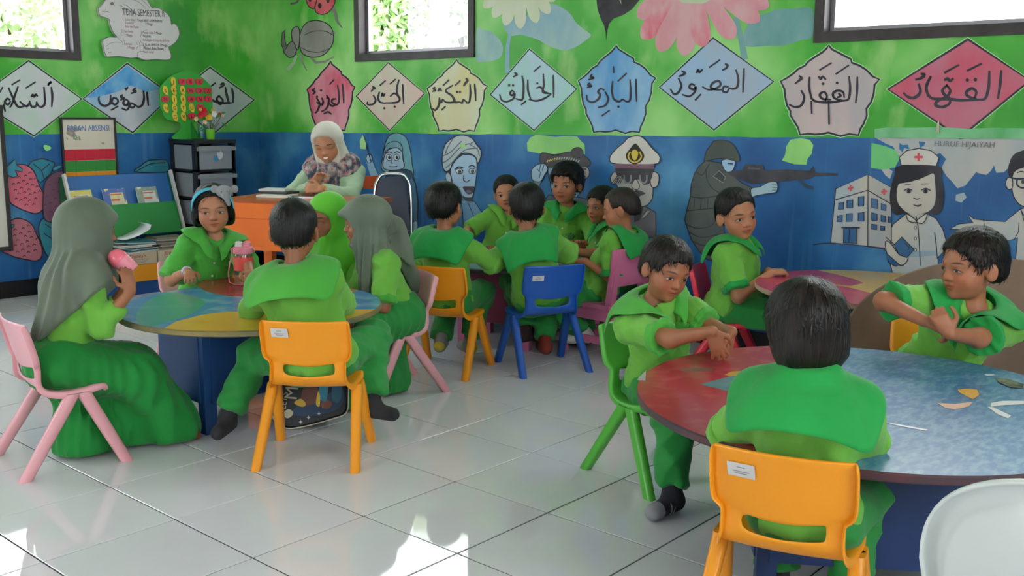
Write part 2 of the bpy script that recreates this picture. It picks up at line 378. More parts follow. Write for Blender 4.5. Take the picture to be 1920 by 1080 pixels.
def cartouche(plane, o, shape, cols, strokes, w, label, lw=13, sc=5, extra=None):
    mu = Mural(plane, *o); c = wash(*cols, sc)
    mu.line('a8dca0', shape, lw*1.9, closed=True); mu.fill(c, shape); mu.line(INK, shape, lw, closed=True); word(mu, strokes, w)
    if extra: extra(mu)
    return mu.done('lettered_cartouche', label)
c1, c2, c3, c4 = (0, 0), (480, 0), (960, 0), (1440, 0)
cartouche('y', c1, [(215,455),(613,742),(255,1020),(-190,745)], ('b9d2c2', 'cfd0d6'), [[(385,655),(392,720),(388,800)],[(330,655),(335,720),(335,780),(315,800),(290,795),(275,768)],[(275,765),(270,795),(240,800),(225,775),(222,758)],[(222,768),(205,795),(180,790),(150,762)],[(65,660),(95,730),(125,790),(150,802),(190,795)],[(135,650),(110,720),(90,780),(75,805)],[(75,750),(55,740),(36,765),(60,785),(78,760)],[(36,770),(30,800),(40,835)],[(90,635),(150,600)],[(195,660),(265,615)],[(362,632),(385,612),(360,640)],[(235,725),(245,710),(255,725),(270,708),(280,722)],[(0,690),(20,655)]], 17, 'pale grey-green diamond lettered in black Arabic script')
cartouche('y', c1, [(955,475),(1290,715),(995,995),(622,742)], ('8fbce0', 'c4c6d0'), [[(1100,670),(1105,720),(1112,790)],[(1075,670),(1080,740),(1065,790),(1035,800),(1010,785)],[(1010,785),(985,775),(975,800),(1000,806),(1015,785)],[(965,760),(940,745),(925,775),(950,790),(966,765),(968,800),(950,825),(915,812)],[(920,712),(905,726),(930,736),(905,750)],[(870,740),(850,735),(838,765),(865,785),(886,760),(872,735)],[(842,775),(800,792)],[(830,715),(825,770),(790,795),(755,780),(740,745),(745,720)],[(775,690)],[(800,652),(785,665),(806,680),(780,692)],[(1015,662),(1000,676),(1020,686),(985,700)],[(1075,640),(1120,618)],[(935,662),(955,655),(945,675)],[(835,825),(885,797)]], 17, 'blue-topped diamond lettered in black Arabic script', extra=lambda mu: mu.fill(wash('3f94dc', '79b4e0', 9), [(955,492),(1200,668),(1100,690),(980,640),(880,690),(760,720),(668,735),(660,722)]))
cartouche('y', c1, [(1575,505),(1905,750),(1600,1005),(1275,745)], ('b4bcc4', 'd0d2d6'), [[(1740,660),(1748,715),(1748,770)],[(1690,655),(1700,710),(1715,765),(1730,772)],[(1735,772),(1660,772),(1600,756),(1575,738)],[(1640,720),(1625,745),(1650,782),(1672,755),(1643,718)],[(1655,635),(1672,625),(1676,640),(1645,660)],[(1585,645),(1615,622)]], 17, 'pale grey diamond partly behind the alphabet tree')
cartouche('x', c2, flower(383, 742, 458, 985), ('e4a0ae', 'd8607a'), [[(648,630),(655,700),(658,772)],[(612,640),(622,710),(622,760),(608,785),(588,778)],[(600,742),(575,745),(570,768),(600,785)],[(600,785),(570,795),(548,775)],[(530,715),(546,745),(540,790),(520,822),(492,836)],[(495,735),(503,770),(480,785),(456,765)],[(455,735),(476,772),(470,810),(455,840),(443,846)],[(552,632),(585,597)],[(440,665),(426,676),(442,690),(428,706)],[(488,678)],[(458,725)],[(495,786)],[(510,852),(540,840),(565,856)],[(535,735)]], 15, 'pink flower-shaped cartouche behind the teacher', 11)
cartouche('x', c2, [(992,470),(1265,700),(1003,980),(752,722)], ('e0b4b4', 'cfcdb8'), [[(1100,635),(1103,705),(1108,780)],[(1072,600),(1060,645),(1056,690),(1078,740)],[(1008,722),(1040,700),(1078,738),(1060,766),(1010,772),(970,772)],[(925,690),(916,735),(930,765),(970,776)],[(880,715),(897,750),(880,780),(838,784),(836,765)],[(1040,800)],[(962,812)],[(930,640),(970,605)],[(1005,630),(1045,595)],[(940,722),(948,700),(956,720),(966,704)],[(875,650),(890,660),(875,670),(865,686)]], 15, 'pink diamond lettered in black Arabic script', 11)
cartouche('x', c2, flower(1283, 1735, 445, 990), ('d8cf9c', 'd6d8bc'), [[(1640,630),(1645,690),(1648,755)],[(1605,635),(1608,700),(1600,765),(1578,772)],[(1580,765),(1555,750),(1545,772),(1530,766)],[(1530,766),(1490,766),(1480,742)],[(1475,640),(1422,680),(1470,720),(1488,762),(1430,768),(1400,745)],[(1400,745),(1386,768),(1375,740)],[(1375,735),(1370,790),(1345,826),(1325,815)],[(1508,690)],[(1530,690)],[(1392,825),(1420,798)],[(1405,640),(1445,600)],[(1495,640),(1530,605)],[(1575,590),(1586,602),(1570,622),(1558,642)],[(1365,682),(1378,665),(1390,682)],[(1340,655),(1330,665),(1345,676),(1325,686)]], 15, 'cream-yellow flower-shaped cartouche', 11)
cartouche('x', c3, [(130,368),(485,668),(165,978),(-163,710)], ('a4d4c8', 'b4cfe0'), [[(310,565),(312,650),(312,730)],[(235,555),(238,640),(230,690),(272,702)],[(185,660),(215,655),(245,690),(292,704)],[(290,708),(240,740),(180,757),(128,745)],[(118,600),(120,680),(142,748)],[(75,570),(86,640),(80,740),(55,747),(28,740)],[(15,690),(0,680),(-15,700),(0,716),(20,700),(10,740),(-40,762),(-78,750),(-92,710)],[(190,625)],[(8,640)],[(-22,640)],[(165,535),(210,497)],[(70,785),(105,757)],[(20,545),(35,560),(10,576)]], 15, 'pale turquoise diamond lettered in black Arabic script', 12)
cartouche('x', c3, FLOWER, ('5c9cd4', '92bcdc'), [[(930,595),(932,680),(935,760)],[(885,600),(889,680),(885,750),(860,762),(830,745)],[(830,745),(800,762),(762,740),(750,690)],[(755,610),(750,680),(760,740)],[(700,690),(721,740),(700,790),(648,806)],[(690,675),(665,665),(645,690),(662,712),(640,750),(600,767),(565,750),(560,715)],[(585,622),(570,635),(596,645),(565,656)],[(600,558),(590,575),(613,585),(575,597)],[(795,608),(858,550)],[(675,868),(730,828)],[(798,800)],[(762,545),(760,500)]], 16, 'blue flower-shaped cartouche', 12)
cartouche('x', c3, [(1508,285),(1962,612),(1515,975),(1105,655)], ('9cbcdc', 'a8b8cc'), [[(1740,515),(1736,600),(1732,690)],[(1680,525),(1697,590),(1690,650),(1660,667),(1630,660)],[(1622,650),(1590,650),(1580,682),(1610,692),(1627,665)],[(1580,672),(1530,672),(1490,655),(1510,620),(1552,608),(1562,640),(1520,667),(1470,672),(1430,652)],[(1370,640),(1345,630),(1330,655),(1365,672),(1377,650),(1370,690),(1330,722),(1278,710)],[(1250,590),(1270,640),(1250,690),(1215,706),(1188,668)],[(1600,480),(1617,490),(1605,512),(1578,526)],[(1480,505),(1558,450)],[(1385,545),(1395,525),(1405,542),(1427,522)],[(1275,535),(1296,545),(1280,562),(1253,572)],[(1375,750),(1415,708)]], 17, 'large blue-grey diamond lettered in black Arabic script', 13)
cartouche('x', c4, flower(95, 835, 340, 1020, 6), ('cdb8b8', 'b8b0b4'), [[(670,580),(668,680),(658,770)],[(608,575),(616,660),(605,740),(570,757)],[(570,757),(500,737),(488,700),(520,680),(562,690),(572,730)],[(530,700),(545,720),(520,730)],[(470,747),(410,742),(388,710),(420,690),(442,720),(430,752)],[(590,752),(450,768),(350,757),(318,718)],[(312,580),(308,650),(326,742)],[(250,680),(271,730),(250,790),(200,802),(160,785)],[(518,622)],[(413,628)],[(510,555),(605,490)],[(388,525),(475,472)],[(380,575),(395,592),(410,574),(432,596)],[(235,570),(251,585),(235,602),(205,626)],[(325,760),(328,850)],[(455,760),(458,930)]], 18, 'large pinkish grey flower-shaped cartouche with black paint drips', 15)
cartouche('x', c4, [(1500,295),(1965,605),(1440,1030),(900,670)], ('cc5c74', 'c07488'), [[(1750,530),(1740,640),(1725,740)],[(1660,535),(1655,650),(1630,737),(1580,747)],[(1560,742),(1500,722),(1488,690),(1530,663),(1562,690),(1550,732)],[(1340,640),(1308,680),(1340,722),(1367,680),(1340,638)],[(1340,722),(1270,760),(1258,790),(1310,802),(1362,775),(1360,728)],[(1580,747),(1450,752),(1350,742),(1230,737),(1188,680)],[(1220,575),(1188,650),(1200,722)],[(1130,630),(1142,690),(1100,732),(1050,727),(1018,698)],[(1495,530),(1600,478)],[(1325,545),(1430,488)],[(1150,553),(1172,560),(1150,585),(1108,597)],[(1555,598)],[(1495,600)],[(1325,600),(1345,590),(1365,606),(1387,590)]], 22, 'wide crimson diamond lettered in black Arabic script', 20, extra=lambda mu: mu.fill(wash('58a868', '86c898'), [(800,968),(900,955),(1100,958),(1300,952),(1500,966),(1700,958),(1940,962),(1940,1042),(800,1032)]))
# insects and flowers above
mu = Mural('x', *c2)
mu.line('8a8582', [(330,410),(350,470),(380,530)], [22, 14, 6]).line('a4bfa0', [(300,420),(285,470),(240,520)], [20, 24, 26]).line('8a8582', [(410,430),(450,470),(520,462),(585,425)], [18, 20, 16, 6])
mu.fill(wash('8a8583', '9c9894'), [(340,225),(380,170),(450,153),(520,170),(565,210),(582,265),(577,320),(550,370),(500,415),(430,430),(360,410),(330,360),(325,300)], True, INK, 7)
mu.fill('8a8583', [(578,240),(600,235),(590,262)]).fill(wash('8a8583', '9c9894'), [(265,250),(280,210),(310,200),(325,225),(327,300),(317,370),(300,360),(275,310)], True, INK, 7)
mu.fill('858080', [(240,335),(275,310),(302,370),(290,415),(250,432),(220,405),(208,385)], True, INK, 7).fill('6f6b6c', [(197,245),(217,225),(214,280),(225,340),(237,348),(208,385),(190,330)], False, INK, 5)
mu.line('4a4448', [(365,262),(430,235),(520,235),(580,265)], 6, True).line('4a4448', [(335,355),(400,385),(480,390),(560,360)], 6, True)
mu.done('painted_beetle', 'grey rhinoceros beetle painted above the pink cartouche')
mu = Mural('x', *c2)
mu.line('77736f', [(565,40),(595,100),(610,160),(645,207)], [30, 26, 20, 8], True).line('5a4c50', [(262,28),(300,20),(325,-10)], 16, True).line('77736f', [(430,-60),(400,-120)], 20)
mu.fill(wash('d84e5c', 'e0707a'), [(372,-20),(395,45),(428,66),(442,60),(450,92),(492,108),(540,95),(577,50),(592,0),(560,-90),(470,-130),(400,-90)], True, INK, 7).line(INK, [(440,62),(480,-100)], 7)
for p, r in (((478,43), 17), ((405,-2), 14), ((540,5), 15), ((500,-60), 15)): mu.ell('2b2228', p, r*.8, r*1.2)
mu.done('painted_ladybird', 'red spotted ladybird painted above the beetle')
def petal(mu, col, c, t, wd):
    c, t = np.array(c, float), np.array(t, float); d = t-c; L_ = np.linalg.norm(d); d /= L_; n = np.array([-d[1], d[0]])
    mu.fill(col, [c+d*L_*a+n*wd*b for a, b in ((.2, -.25), (.5, -.42), (.8, -.5), (.93, -.36), (1, 0), (.93, .36), (.8, .5), (.5, .42), (.2, .25))], True)
mu = Mural('x', 0, 0, 1)
mu.fill(wash('88b0c0', 'a9c4c0'), [(1030,8),(1055,15),(1070,27),(1080,42),(1095,55),(1108,66),(1095,78),(1080,88),(1062,94),(1045,92),(1027,85),(1010,75),(992,69),(975,65),(955,66),(945,40),(985,30)], True)
mu.fill(wash('7fa9b8', 'a0c4ba'), [(894,55),(905,55.5),(920,60),(935,72),(943,88),(940,105),(927,113),(905,116),(893,110)], True).line('7faebc', [(959,50),(952,85),(951,134)], [5, 7, 9])
for t in ((907,15),(925,33),(947,48),(975,54),(1006,43),(1030,26),(1040,2)): petal(mu, wash('d3d8c0', 'c4cfa8'), (978,-60), t, 22)
mu.done('painted_white_flower', 'white daisy with blue-green leaves painted beside the middle window')
mu = Mural('x', 0, 0, 1)
mu.fill(wash('5f9d94', '86aeb4'), [(1394,85),(1400,50),(1417,32),(1440,24),(1460,17),(1490,16),(1523,17),(1523,68),(1502,75),(1470,85),(1440,86)], True).line('6fa4a4', [(1380,35),(1390,75),(1396,108)], [9, 11, 12])
for t, cc in (((1196,33),'d88898'),((1204,73),'de6478'),((1236,97),'d898a0'),((1283,105),'d8a0a8'),((1318,88),'de8090'),((1376,73),'dc8c9c'),((1424,40),'d894a0'),((1442,12),'d88c9c'),((1440,-25),'d88898')): petal(mu, wash(cc, 'dcaab0', 9), (1300,-45), t, 36)
mu.fill('c8d4b0', [(1268,-20),(1275,2),(1298,6),(1325,4),(1340,-20)], True)
mu.done('painted_pink_flower', 'big pink daisy with a blue-green leaf painted right of centre')
mu = Mural('x', *c3); mu.fill('262229', [(630,-30),(640,60),(660,130),(690,190),(702,240),(706,310),(714,240),(727,180),(762,140),(840,110),(900,70),(965,-10),(800,-60)]); mu.fill('9db98e', [(800,-10),(822,35),(815,-10)])
mu.done('painted_black_leaf', 'black pointed leaf painted above the blue cartouche')
# people of the lower mural
mu = Mural('x', 480, 270)
mu.fill(wash('7fb6bc', '6aa0b4'), [(950,200),(955,80),(965,10),(990,-50),(1020,-75),(1060,-83),(1100,-70),(1135,-30),(1160,60),(1172,150),(1180,240),(1120,240)], True, INK, 7)
mu.fill('2c4a66', [(1000,200),(1130,190),(1165,205),(1190,270),(1205,340),(1218,440),(1212,560),(1185,570),(1180,720),(960,720),(940,300)], False, INK, 6).fill('4a7494', [(1165,240),(1195,300),(1212,430),(1208,580),(1180,580),(1170,440),(1140,300)], False, INK, 5).fill('a9c6dc', [(1182,585),(1208,583),(1212,630),(1190,655),(1176,640)], True, INK, 5)
mu.fill('3a5e7c', [(1000,530),(1180,520),(1180,720),(990,720)], False, INK, 5).fill('a8c4dc', [(968,70),(985,40),(1030,25),(1085,35),(1102,110),(1100,185),(960,185)], True, INK, 6).line(INK, [(965,80),(1000,40),(1060,30),(1098,60)], 6, True).fill('6f9fb0', [(958,62),(985,0),(1040,-20),(1085,0),(1098,55),(1060,28),(1000,36)], True, INK, 5)
for x in (998, 1054): mu.ell('cfdcE4'.lower(), (x, 100), 20, 24, 0, INK, 4).ell('23313f', (x+2, 102), 9, 14)
mu.line(INK, [(975,70),(998,58),(1018,66)], 6, True).line(INK, [(1038,66),(1058,56),(1082,68)], 6, True).line(INK, [(1018,120),(1012,142),(1022,146)], 5).line(INK, [(1000,168),(1030,172),(1060,166)], 5)
mu.line('8fb6d2', [(850,130),(870,190),(900,260),(930,300)], [44, 50, 60, 60], True).ell('a4c2da', (848,108), 22, 34, 0, INK, 5).line(INK, [(800,-60),(830,20),(862,130)], 7).fill('a6dc8c', [(778,-20),(800,-70),(812,-40),(826,0),(822,40),(784,36)])
mu.done('painted_scarf_girl', 'pale blue girl in a headscarf raising a flag, painted behind the folding chair')
mu = Mural('x', 480, 270)
mu.fill('6f9cc4', [(1540,420),(1640,430),(1710,540),(1800,760),(1560,760),(1550,520)], False, INK, 6).line(INK, [(1590,440),(1640,560),(1660,760)], 5).fill('3a3a42', [(1405,200),(1440,190),(1475,180),(1475,250),(1440,230)])
mu.fill(wash('a3c4e2', 'b4cfe6'), [(1460,190),(1500,120),(1560,80),(1640,95),(1657,160),(1652,250),(1640,330),(1620,400),(1580,412),(1540,390),(1490,340),(1468,260)], True, INK, 6).fill('a3bcd4', [(1420,235),(1445,215),(1465,255),(1462,300),(1435,292)], True, INK, 5)
mu.fill(wash('aebfca', 'c4ccd0'), [(1398,160),(1398,80),(1412,20),(1440,-20),(1500,-58),(1560,-66),(1620,-42),(1650,0),(1687,50),(1682,110),(1662,142),(1640,90),(1560,68),(1490,118),(1455,190),(1420,205)], True, INK, 8)
for l in ([(1405,140),(1450,110),(1540,20),(1630,-10)], [(1400,90),(1460,60),(1540,-20)], [(1425,180),(1470,140),(1560,50),(1660,30)], [(1600,0),(1660,40),(1675,90)], [(1480,-45),(1440,20),(1420,70)]): mu.line('5b646c', l, 7, True)
mu.fill('a0dc88', [(1530,0),(1560,-5),(1570,20),(1545,36)], True)
for x in (1525, 1622): mu.ell('dfe6ea', (x, 204), 26, 20, 0, INK, 5).ell('4a5668', (x+2, 206), 14, 16)
mu.line(INK, [(1492,190),(1520,172),(1552,178)], 9, True).line(INK, [(1595,172),(1622,160),(1645,176)], 9, True).line(INK, [(1558,235),(1556,270),(1580,285),(1604,268)], 6, True)
mu.fill('4a4052', [(1552,322),(1590,318),(1642,322),(1625,365),(1592,378),(1565,352)], True).fill('7d6a88', [(1575,350),(1600,345),(1615,360),(1592,370)], True).fill('44444c', [(1548,385),(1570,398),(1610,400),(1634,388),(1612,428),(1572,424)], True)
mu.done('painted_turban_man', 'man in a grey turban talking, painted behind the middle table')
mu = Mural('x', 960, 270)
mu.fill('8fb4d4', [(268,190),(300,170),(520,160),(540,260),(500,380),(430,440),(360,410),(300,350),(285,280)], True, INK, 6).fill('b4aaa6', [(500,165),(555,170),(582,210),(562,255),(520,252)], True, INK, 6).line('4a3a54', [(512,185),(555,188)], 12)
mu.fill('5a6a78', [(260,400),(360,410),(500,400),(640,470),(660,700),(220,700)], True, INK, 6).line('8a9aa8', [(190,280),(120,420),(60,560)], [50, 70, 80], True)
mu.fill('4b464c', [(208,105),(230,65),(320,80),(430,58),(500,70),(572,110),(582,160),(520,172),(430,150),(330,172),(258,172),(215,140)], True, INK, 6).fill('4b464c', [(448,45),(498,25),(532,55),(520,100),(460,90)], True, INK, 5)
for i in range(14): mu.line('c9b458' if i < 5 else 'a9b4ac', [(262+i*18, 135-abs(i-6)*-0-22*math.sin(i/13*3.14)), (270+i*18, 122-22*math.sin(i/13*3.14))], 8)
mu.fill('a4c2d8', [(145,240),(150,190),(190,155),(245,150),(268,190),(245,230),(212,282),(160,276)], True, INK, 6)
for l in ([(240,160),(225,200)], [(215,155),(205,200)], [(190,190),(215,215),(205,250)]): mu.line('46586a', l, 6)
mu.done('painted_saluting_soldier', 'saluting soldier in a beret painted behind the curly-haired boy')
mu = Mural('x', 960, 270)
mu.fill('6a6570', [(880,470),(1000,468),(1078,512),(1080,700),(860,700)], False, INK, 7).fill('3c3a42', [(920,470),(985,475),(960,570),(915,590)]).fill('b0aaa6', [(1010,500),(1040,505),(985,560),(970,550)], False, INK, 5)
mu.fill(wash('b4b0ae', 'c2bcb6'), [(790,240),(1050,235),(1058,340),(1050,412),(1010,460),(945,468),(890,430),(850,400),(800,340)], True, INK, 7)
for e in ([(738,262),(760,215),(788,218),(792,272),(760,304)], [(1035,232),(1070,208),(1102,240),(1092,312),(1048,322)]): mu.fill('c6bdb4', e, True, INK, 7)
mu.fill('3c3b42', [(772,183),(1064,185),(1050,245),(1030,300),(985,308),(960,270),(925,262),(890,300),(850,298),(820,240),(780,232)], False)
for x in (866, 985): mu.line('8d8b92', [(x-26, 236), (x-22, 275), (x, 294), (x+24, 276), (x+26, 236)], 12, True)
mu.fill('c2b8ae', [(898,305),(925,262),(948,290),(956,322),(938,342),(905,332)], True, INK, 6).fill('33313a', [(925,352),(950,348),(1000,370),(965,388),(935,405)], True)
for i in range(5): mu.line('44444a', [(745+i*16, 300), (790+i*12, 240)], 6)
mu.fill(wash('dcd7ce', 'cfc9c2'), [(733,105),(760,60),(800,20),(840,-12),(870,-45),(920,-60),(970,-55),(1010,-20),(1050,30),(1100,80),(1110,112),(1082,150),(930,154),(760,146)], True, INK, 8).fill('7d5868', [(765,148),(1070,152),(1065,187),(772,182)])
mu.fill('2b281f', [(925,-4),(962,35),(992,85),(972,130),(920,152),(873,130),(853,85),(885,35)], True).line('cfb23c', [(885,60),(872,95),(890,125),(920,138),(950,125),(970,95),(958,60)], 12, True).fill('d6bb44', [(895,62),(920,42),(946,62),(938,105),(920,122),(902,105)], True)
mu.done('painted_police_officer', 'police officer in a white peaked cap with a gold badge painted on the blue wall')
mu = Mural('x', 960, 270)
mu.fill(wash('4a5252', '5c605e'), [(1450,125),(1400,170),(1370,220),(1345,300),(1335,400),(1310,500),(1296,570),(1318,640),(1345,720),(1400,800),(1450,860),(1560,900),(1600,700),(1580,560),(1600,440),(1700,425),(1810,405),(1805,330),(1720,290),(1650,230),(1560,140)], False, INK, 8)
for l in ([(1385,215),(1430,230),(1480,150)], [(1455,190),(1460,260),(1500,330),(1600,390)], [(1340,395),(1420,405),(1540,390)], [(1315,500),(1420,490),(1530,480)], [(1300,600),(1380,630),(1480,620),(1540,560)], [(1325,660),(1420,700),(1540,680)], [(1350,730),(1440,760),(1540,740)]): mu.line('262b2c', l, 7, True)
for x in (1370, 1420, 1470): mu.line('2e3434', [(x,400),(x-6,485)], 6)
mu.fill('2e3436', [(1508,243),(1553,200),(1602,250),(1582,292)], False, 'a0a8a4', 4)
mu.fill('9cc0dc', [(1575,122),(1668,120),(1660,190),(1622,212),(1588,186)], True, INK, 6).line('2c3a4a', [(1620,145),(1655,150)], 10).fill(wash('454e48', '525a54'), [(1445,105),(1460,50),(1498,0),(1512,-20),(1560,-29),(1620,-20),(1660,10),(1690,60),(1704,127),(1640,118),(1560,108),(1450,127)], True, INK, 7)
mu.fill('383640', [(1618,207),(1727,195),(1750,150),(1880,158),(1892,195),(2070,190),(2230,200),(2260,163),(2276,215),(2445,219),(2445,236),(2280,240),(2230,262),(2070,277),(1900,290),(1800,302),(1700,262),(1630,232)]).fill('55545e', [(1770,175),(1860,180),(1858,192),(1768,188)])
mu.line('1f3a54', [(2160,270),(2200,310),(2250,330)], 24, True)
mu.fill('9fbccb', [(1795,335),(1860,320),(1920,288),(1980,285),(1993,320),(1980,360),(1920,372),(1840,385),(1800,395)], True, INK, 6)
for y in (305, 325, 345): mu.line(INK, [(1950,y),(1988,y+3)], 4)
mu.done('painted_rifle_soldier', 'helmeted soldier aiming a rifle painted on the blue wall')
mu = Mural('x', 1440, 270)
mu.line(INK, [(340,757),(420,745),(600,750),(760,770),(880,788)], 9, True)
mu.fill(wash('bfb9ae', 'aab4bc'), [(508,335),(750,230),(748,765),(470,740)], False, INK, 8).fill(wash('b2aeaa', 'a0aab4'), [(750,230),(925,325),(925,785),(748,765)], False, INK, 8).line(INK, [(508,418),(748,347),(915,445)], 8)
for q in ([(530,445),(566,437),(566,488),(527,490)], [(592,425),(637,418),(634,478),(592,480)], [(677,398),(720,392),(718,465),(677,468)], [(522,538),(558,533),(555,582),(518,583)], [(588,525),(632,520),(630,580),(586,582)], [(676,518),(720,513),(719,578),(676,580)], [(777,405),(822,420),(820,485),(777,475)], [(850,445),(886,460),(884,500),(850,492)], [(777,513),(818,525),(816,578),(777,572)], [(848,532),(880,542),(878,585),(848,580)], [(902,542),(924,550),(922,592),(902,588)], [(777,602),(815,608),(813,642),(777,638)], [(843,615),(876,620),(874,648),(843,645)], [(568,632),(664,632),(662,745),(566,742)]): mu.fill('2f5f94', q, False, INK, 7)
mu.line(INK, [(553,625),(684,628)], 12).line(INK, [(610,632),(606,742)], 6)
for x, y in ((619,330),(870,358)): mu.line('cf3f4c', [(x-17,y+4),(x+17,y-4)], 13).line('cf3f4c', [(x-1,y-19),(x+1,y+19)], 13)
mu.done('painted_hospital', 'grey hospital building with red crosses painted beside the nurse')
mu = Mural('x', 1440, 270)
mu.fill(wash('b9b8b5', 'a9b0b4'), [(800,-50),(1000,-42),(1300,-55),(1600,-48),(1940,-58),(1940,62),(1850,100),(1815,150),(1800,182),(1770,212),(1712,216),(1695,160),(1672,200),(1640,232),(1600,225),(1560,212),(1520,262),(1480,312),(1420,332),(1380,282),(1340,242),(1300,180),(1335,112),(1290,66),(1240,90),(1100,40),(1000,110),(960,62),(940,20),(890,0)])
mu.fill('b2b4b4', [(850,190),(905,182),(935,205),(915,262),(880,235)]).fill('9db0bc', [(1410,380),(1470,365),(1490,400),(1450,440),(1405,425)]).fill(wash('2a66a2', '3d7ab0'), [(985,-10),(1010,8),(1050,5),(1060,40),(1020,30),(1010,62),(985,40)]).fill(wash('2a66a2', '3d7ab0'), [(1130,-20),(1180,-15),(1170,12),(1140,30)])
mu.done('bare_plaster_patch', 'large bare grey plaster patch where the blue paint has peeled')
mu = Mural('x', 1440, 270)
mu.fill(wash('c4c0b7', 'b4bcc2'), [(1040,520),(1190,520),(1262,560),(1312,640),(1335,720),(1330,800),(1275,850),(1280,1000),(940,1000),(900,820),(872,790),(885,700),(940,600)], False, INK, 8)
mu.fill('8fa9bf', [(905,805),(1270,800),(1275,835),(1050,850),(930,835)]).line(INK, [(1110,540),(1125,620),(1135,760),(1142,910)], 7, True).line(INK, [(1250,665),(1262,760),(1270,860)], 7, True).line(INK, [(885,700),(945,752)], 7)
for y in (628, 709, 793): mu.ell('c9c6be', (1106, y), 9, 12, 0, INK, 4)
mu.fill('c0bcb4', [(880,735),(920,745),(985,830),(1050,850),(1020,905),(970,900),(900,840)], True, INK, 7).fill('2c5f92', [(1003,698),(1096,790),(1042,852),(985,832),(944,757)], False, INK, 7).line(INK, [(1030,745),(1062,780),(1050,790)], 7).fill('2c5f92', [(885,815),(985,905),(960,918),(905,890)], False, INK, 6)
mu.fill('22202b', [(913,420),(920,330),(950,230),(985,165),(1280,165),(1302,260),(1322,370),(1312,470),(1284,522),(1250,532),(1200,518),(1040,522),(960,532),(928,490)], True)
mu.fill(wash('c2bcb3', 'b4b2b0'), [(985,295),(1060,284),(1130,265),(1235,220),(1252,290),(1258,400),(1240,470),(1190,512),(1110,527),(1040,512),(980,450),(965,380)], True).fill('22202b', [(985,297),(1060,286),(1135,265),(1240,218),(1225,180),(1000,190)])
mu.fill('c8c5be', [(985,100),(1040,50),(1130,33),(1222,50),(1282,100),(1262,166),(1130,158),(1000,160)], False, INK, 8).line('cf3f4c', [(1104,98),(1156,98)], 18).line('cf3f4c', [(1130,73),(1130,123)], 18)
for x in (1056, 1181): mu.ell('6a7078', (x, 353), 20, 18).ell('23222c', (x, 353), 12, 15)
mu.line(INK, [(1020,350),(1050,335),(1080,345)], 7, True).line(INK, [(1150,345),(1185,332),(1218,348)], 7, True).line(INK, [(1030,305),(1070,302)], 5).line(INK, [(1150,300),(1205,298)], 5).line(INK, [(1093,405),(1115,413),(1138,408)], 7, True).fill('2d2440', [(1085,453),(1120,458),(1157,450),(1125,472)], True)
mu.fill('c8c5be', [(1042,525),(1115,578),(1085,588),(1050,570)], True, INK, 7).fill('c8c5be', [(1190,522),(1115,575),(1150,598),(1180,570)], True, INK, 7)
mu.done('painted_nurse', 'nurse with a white red-cross cap and blue clipboard painted on the blue wall')
mu = Mural('x', 1440, 270)
mu.fill(wash('c2c0bb', 'b0b8c0'), [(1990,460),(1890,490),(1800,562),(1780,582),(1620,572),(1545,562),(1505,532),(1515,560),(1540,590),(1430,600),(1360,640),(1640,650),(1800,727),(1872,702),(1855,890),(1990,895)], False, INK, 7).line(INK, [(1618,575),(1622,630)], 6).line(INK, [(1882,590),(1878,660),(1845,720)], 6).line(INK, [(1895,490),(1920,540)], 6)
mu.fill('2c2a34', [(1800,180),(1830,95),(1890,55),(1990,45),(1990,200),(1850,200),(1832,262),(1802,225)], True).fill('c0bab2', [(1830,255),(1850,205),(1900,180),(1990,180),(1990,470),(1930,470),(1880,448),(1842,390),(1830,330)], True, INK, 7).fill('c0bab2', [(1783,295),(1800,252),(1832,262),(1832,328),(1800,338)], True, INK, 7)
mu.line('26304a', [(1828,255),(1870,262),(1940,258)], 14).line('26304a', [(1868,262),(1868,305),(1900,328),(1945,325)], 13, True).line(INK, [(1870,215),(1900,205),(1930,215)], 7, True).ell('4a5058', (1912,285), 14, 16).line(INK, [(1900,500),(1922,580)], 6)
mu.done('painted_doctor', 'doctor in a white coat and glasses at the right end of the mural')
mu = Mural('x', 0, 0, 1)
mu.fill(wash('9cd880', '86c874'), [(988,268),(994,258),(1004,253),(1022,254),(1042,257),(1058,255),(1082,256),(1090,265),(1096,270),(1097,289),(1060,286),(1040,289),(1008,287),(989,283)])
mu.fill(wash('a0e080', '84cc78'), [(1466,301),(1472,290),(1474,275),(1482,262),(1500,259),(1518,262),(1525,272),(1522,288),(1514,298),(1512,309),(1490,308)]).fill(wash('78d084', '64bc78'), [(1633,315),(1634,268),(1660,274),(1680,282),(1687,297),(1678,314),(1655,318)])
mu.done('light_green_patch', 'light green patches of repainted wall')
mu = Mural('y', 0, 270)
def strawberry(mu, col, pts, seeds):
    mu.fill(col, pts, True, INK, 9)
    P = np.array(pts); c = P.mean(0); r = np.abs(P-c).max(0)
    for i in range(seeds):
        a = i*2.4; q = c+r*np.array([math.cos(a), math.sin(a)])*math.sqrt((i+.5)/seeds)*.72; mu.line('5c2c44', [(q[0]-10,q[1]+6),(q[0]-2,q[1]-5),(q[0]+10,q[1]+2)], 7)
for c, lf in (('2b7c96', [(215,170),(235,135),(270,120),(320,110),(370,125),(408,142),(400,180),(380,225),(340,260),(300,287),(270,250),(235,220)]), ('2b7890', [(290,625),(320,560),(380,575),(450,580),(455,700),(430,790),(390,865),(350,832),(320,770),(300,700)]), ('2a748c', [(1015,208),(1060,160),(1110,125),(1180,118),(1250,125),(1250,210)])): mu.fill(wash(c, '3f93a4'), lf, True, INK, 9)
for l in ([(385,585),(400,680),(390,860)], [(395,640),(430,600)], [(395,640),(340,600)], [(400,720),(440,670)], [(400,720),(330,670)], [(250,150),(310,200),(330,260)], [(310,200),(370,150)], [(1030,200),(1130,150),(1240,140)]): mu.line(INK, l, 7, True)
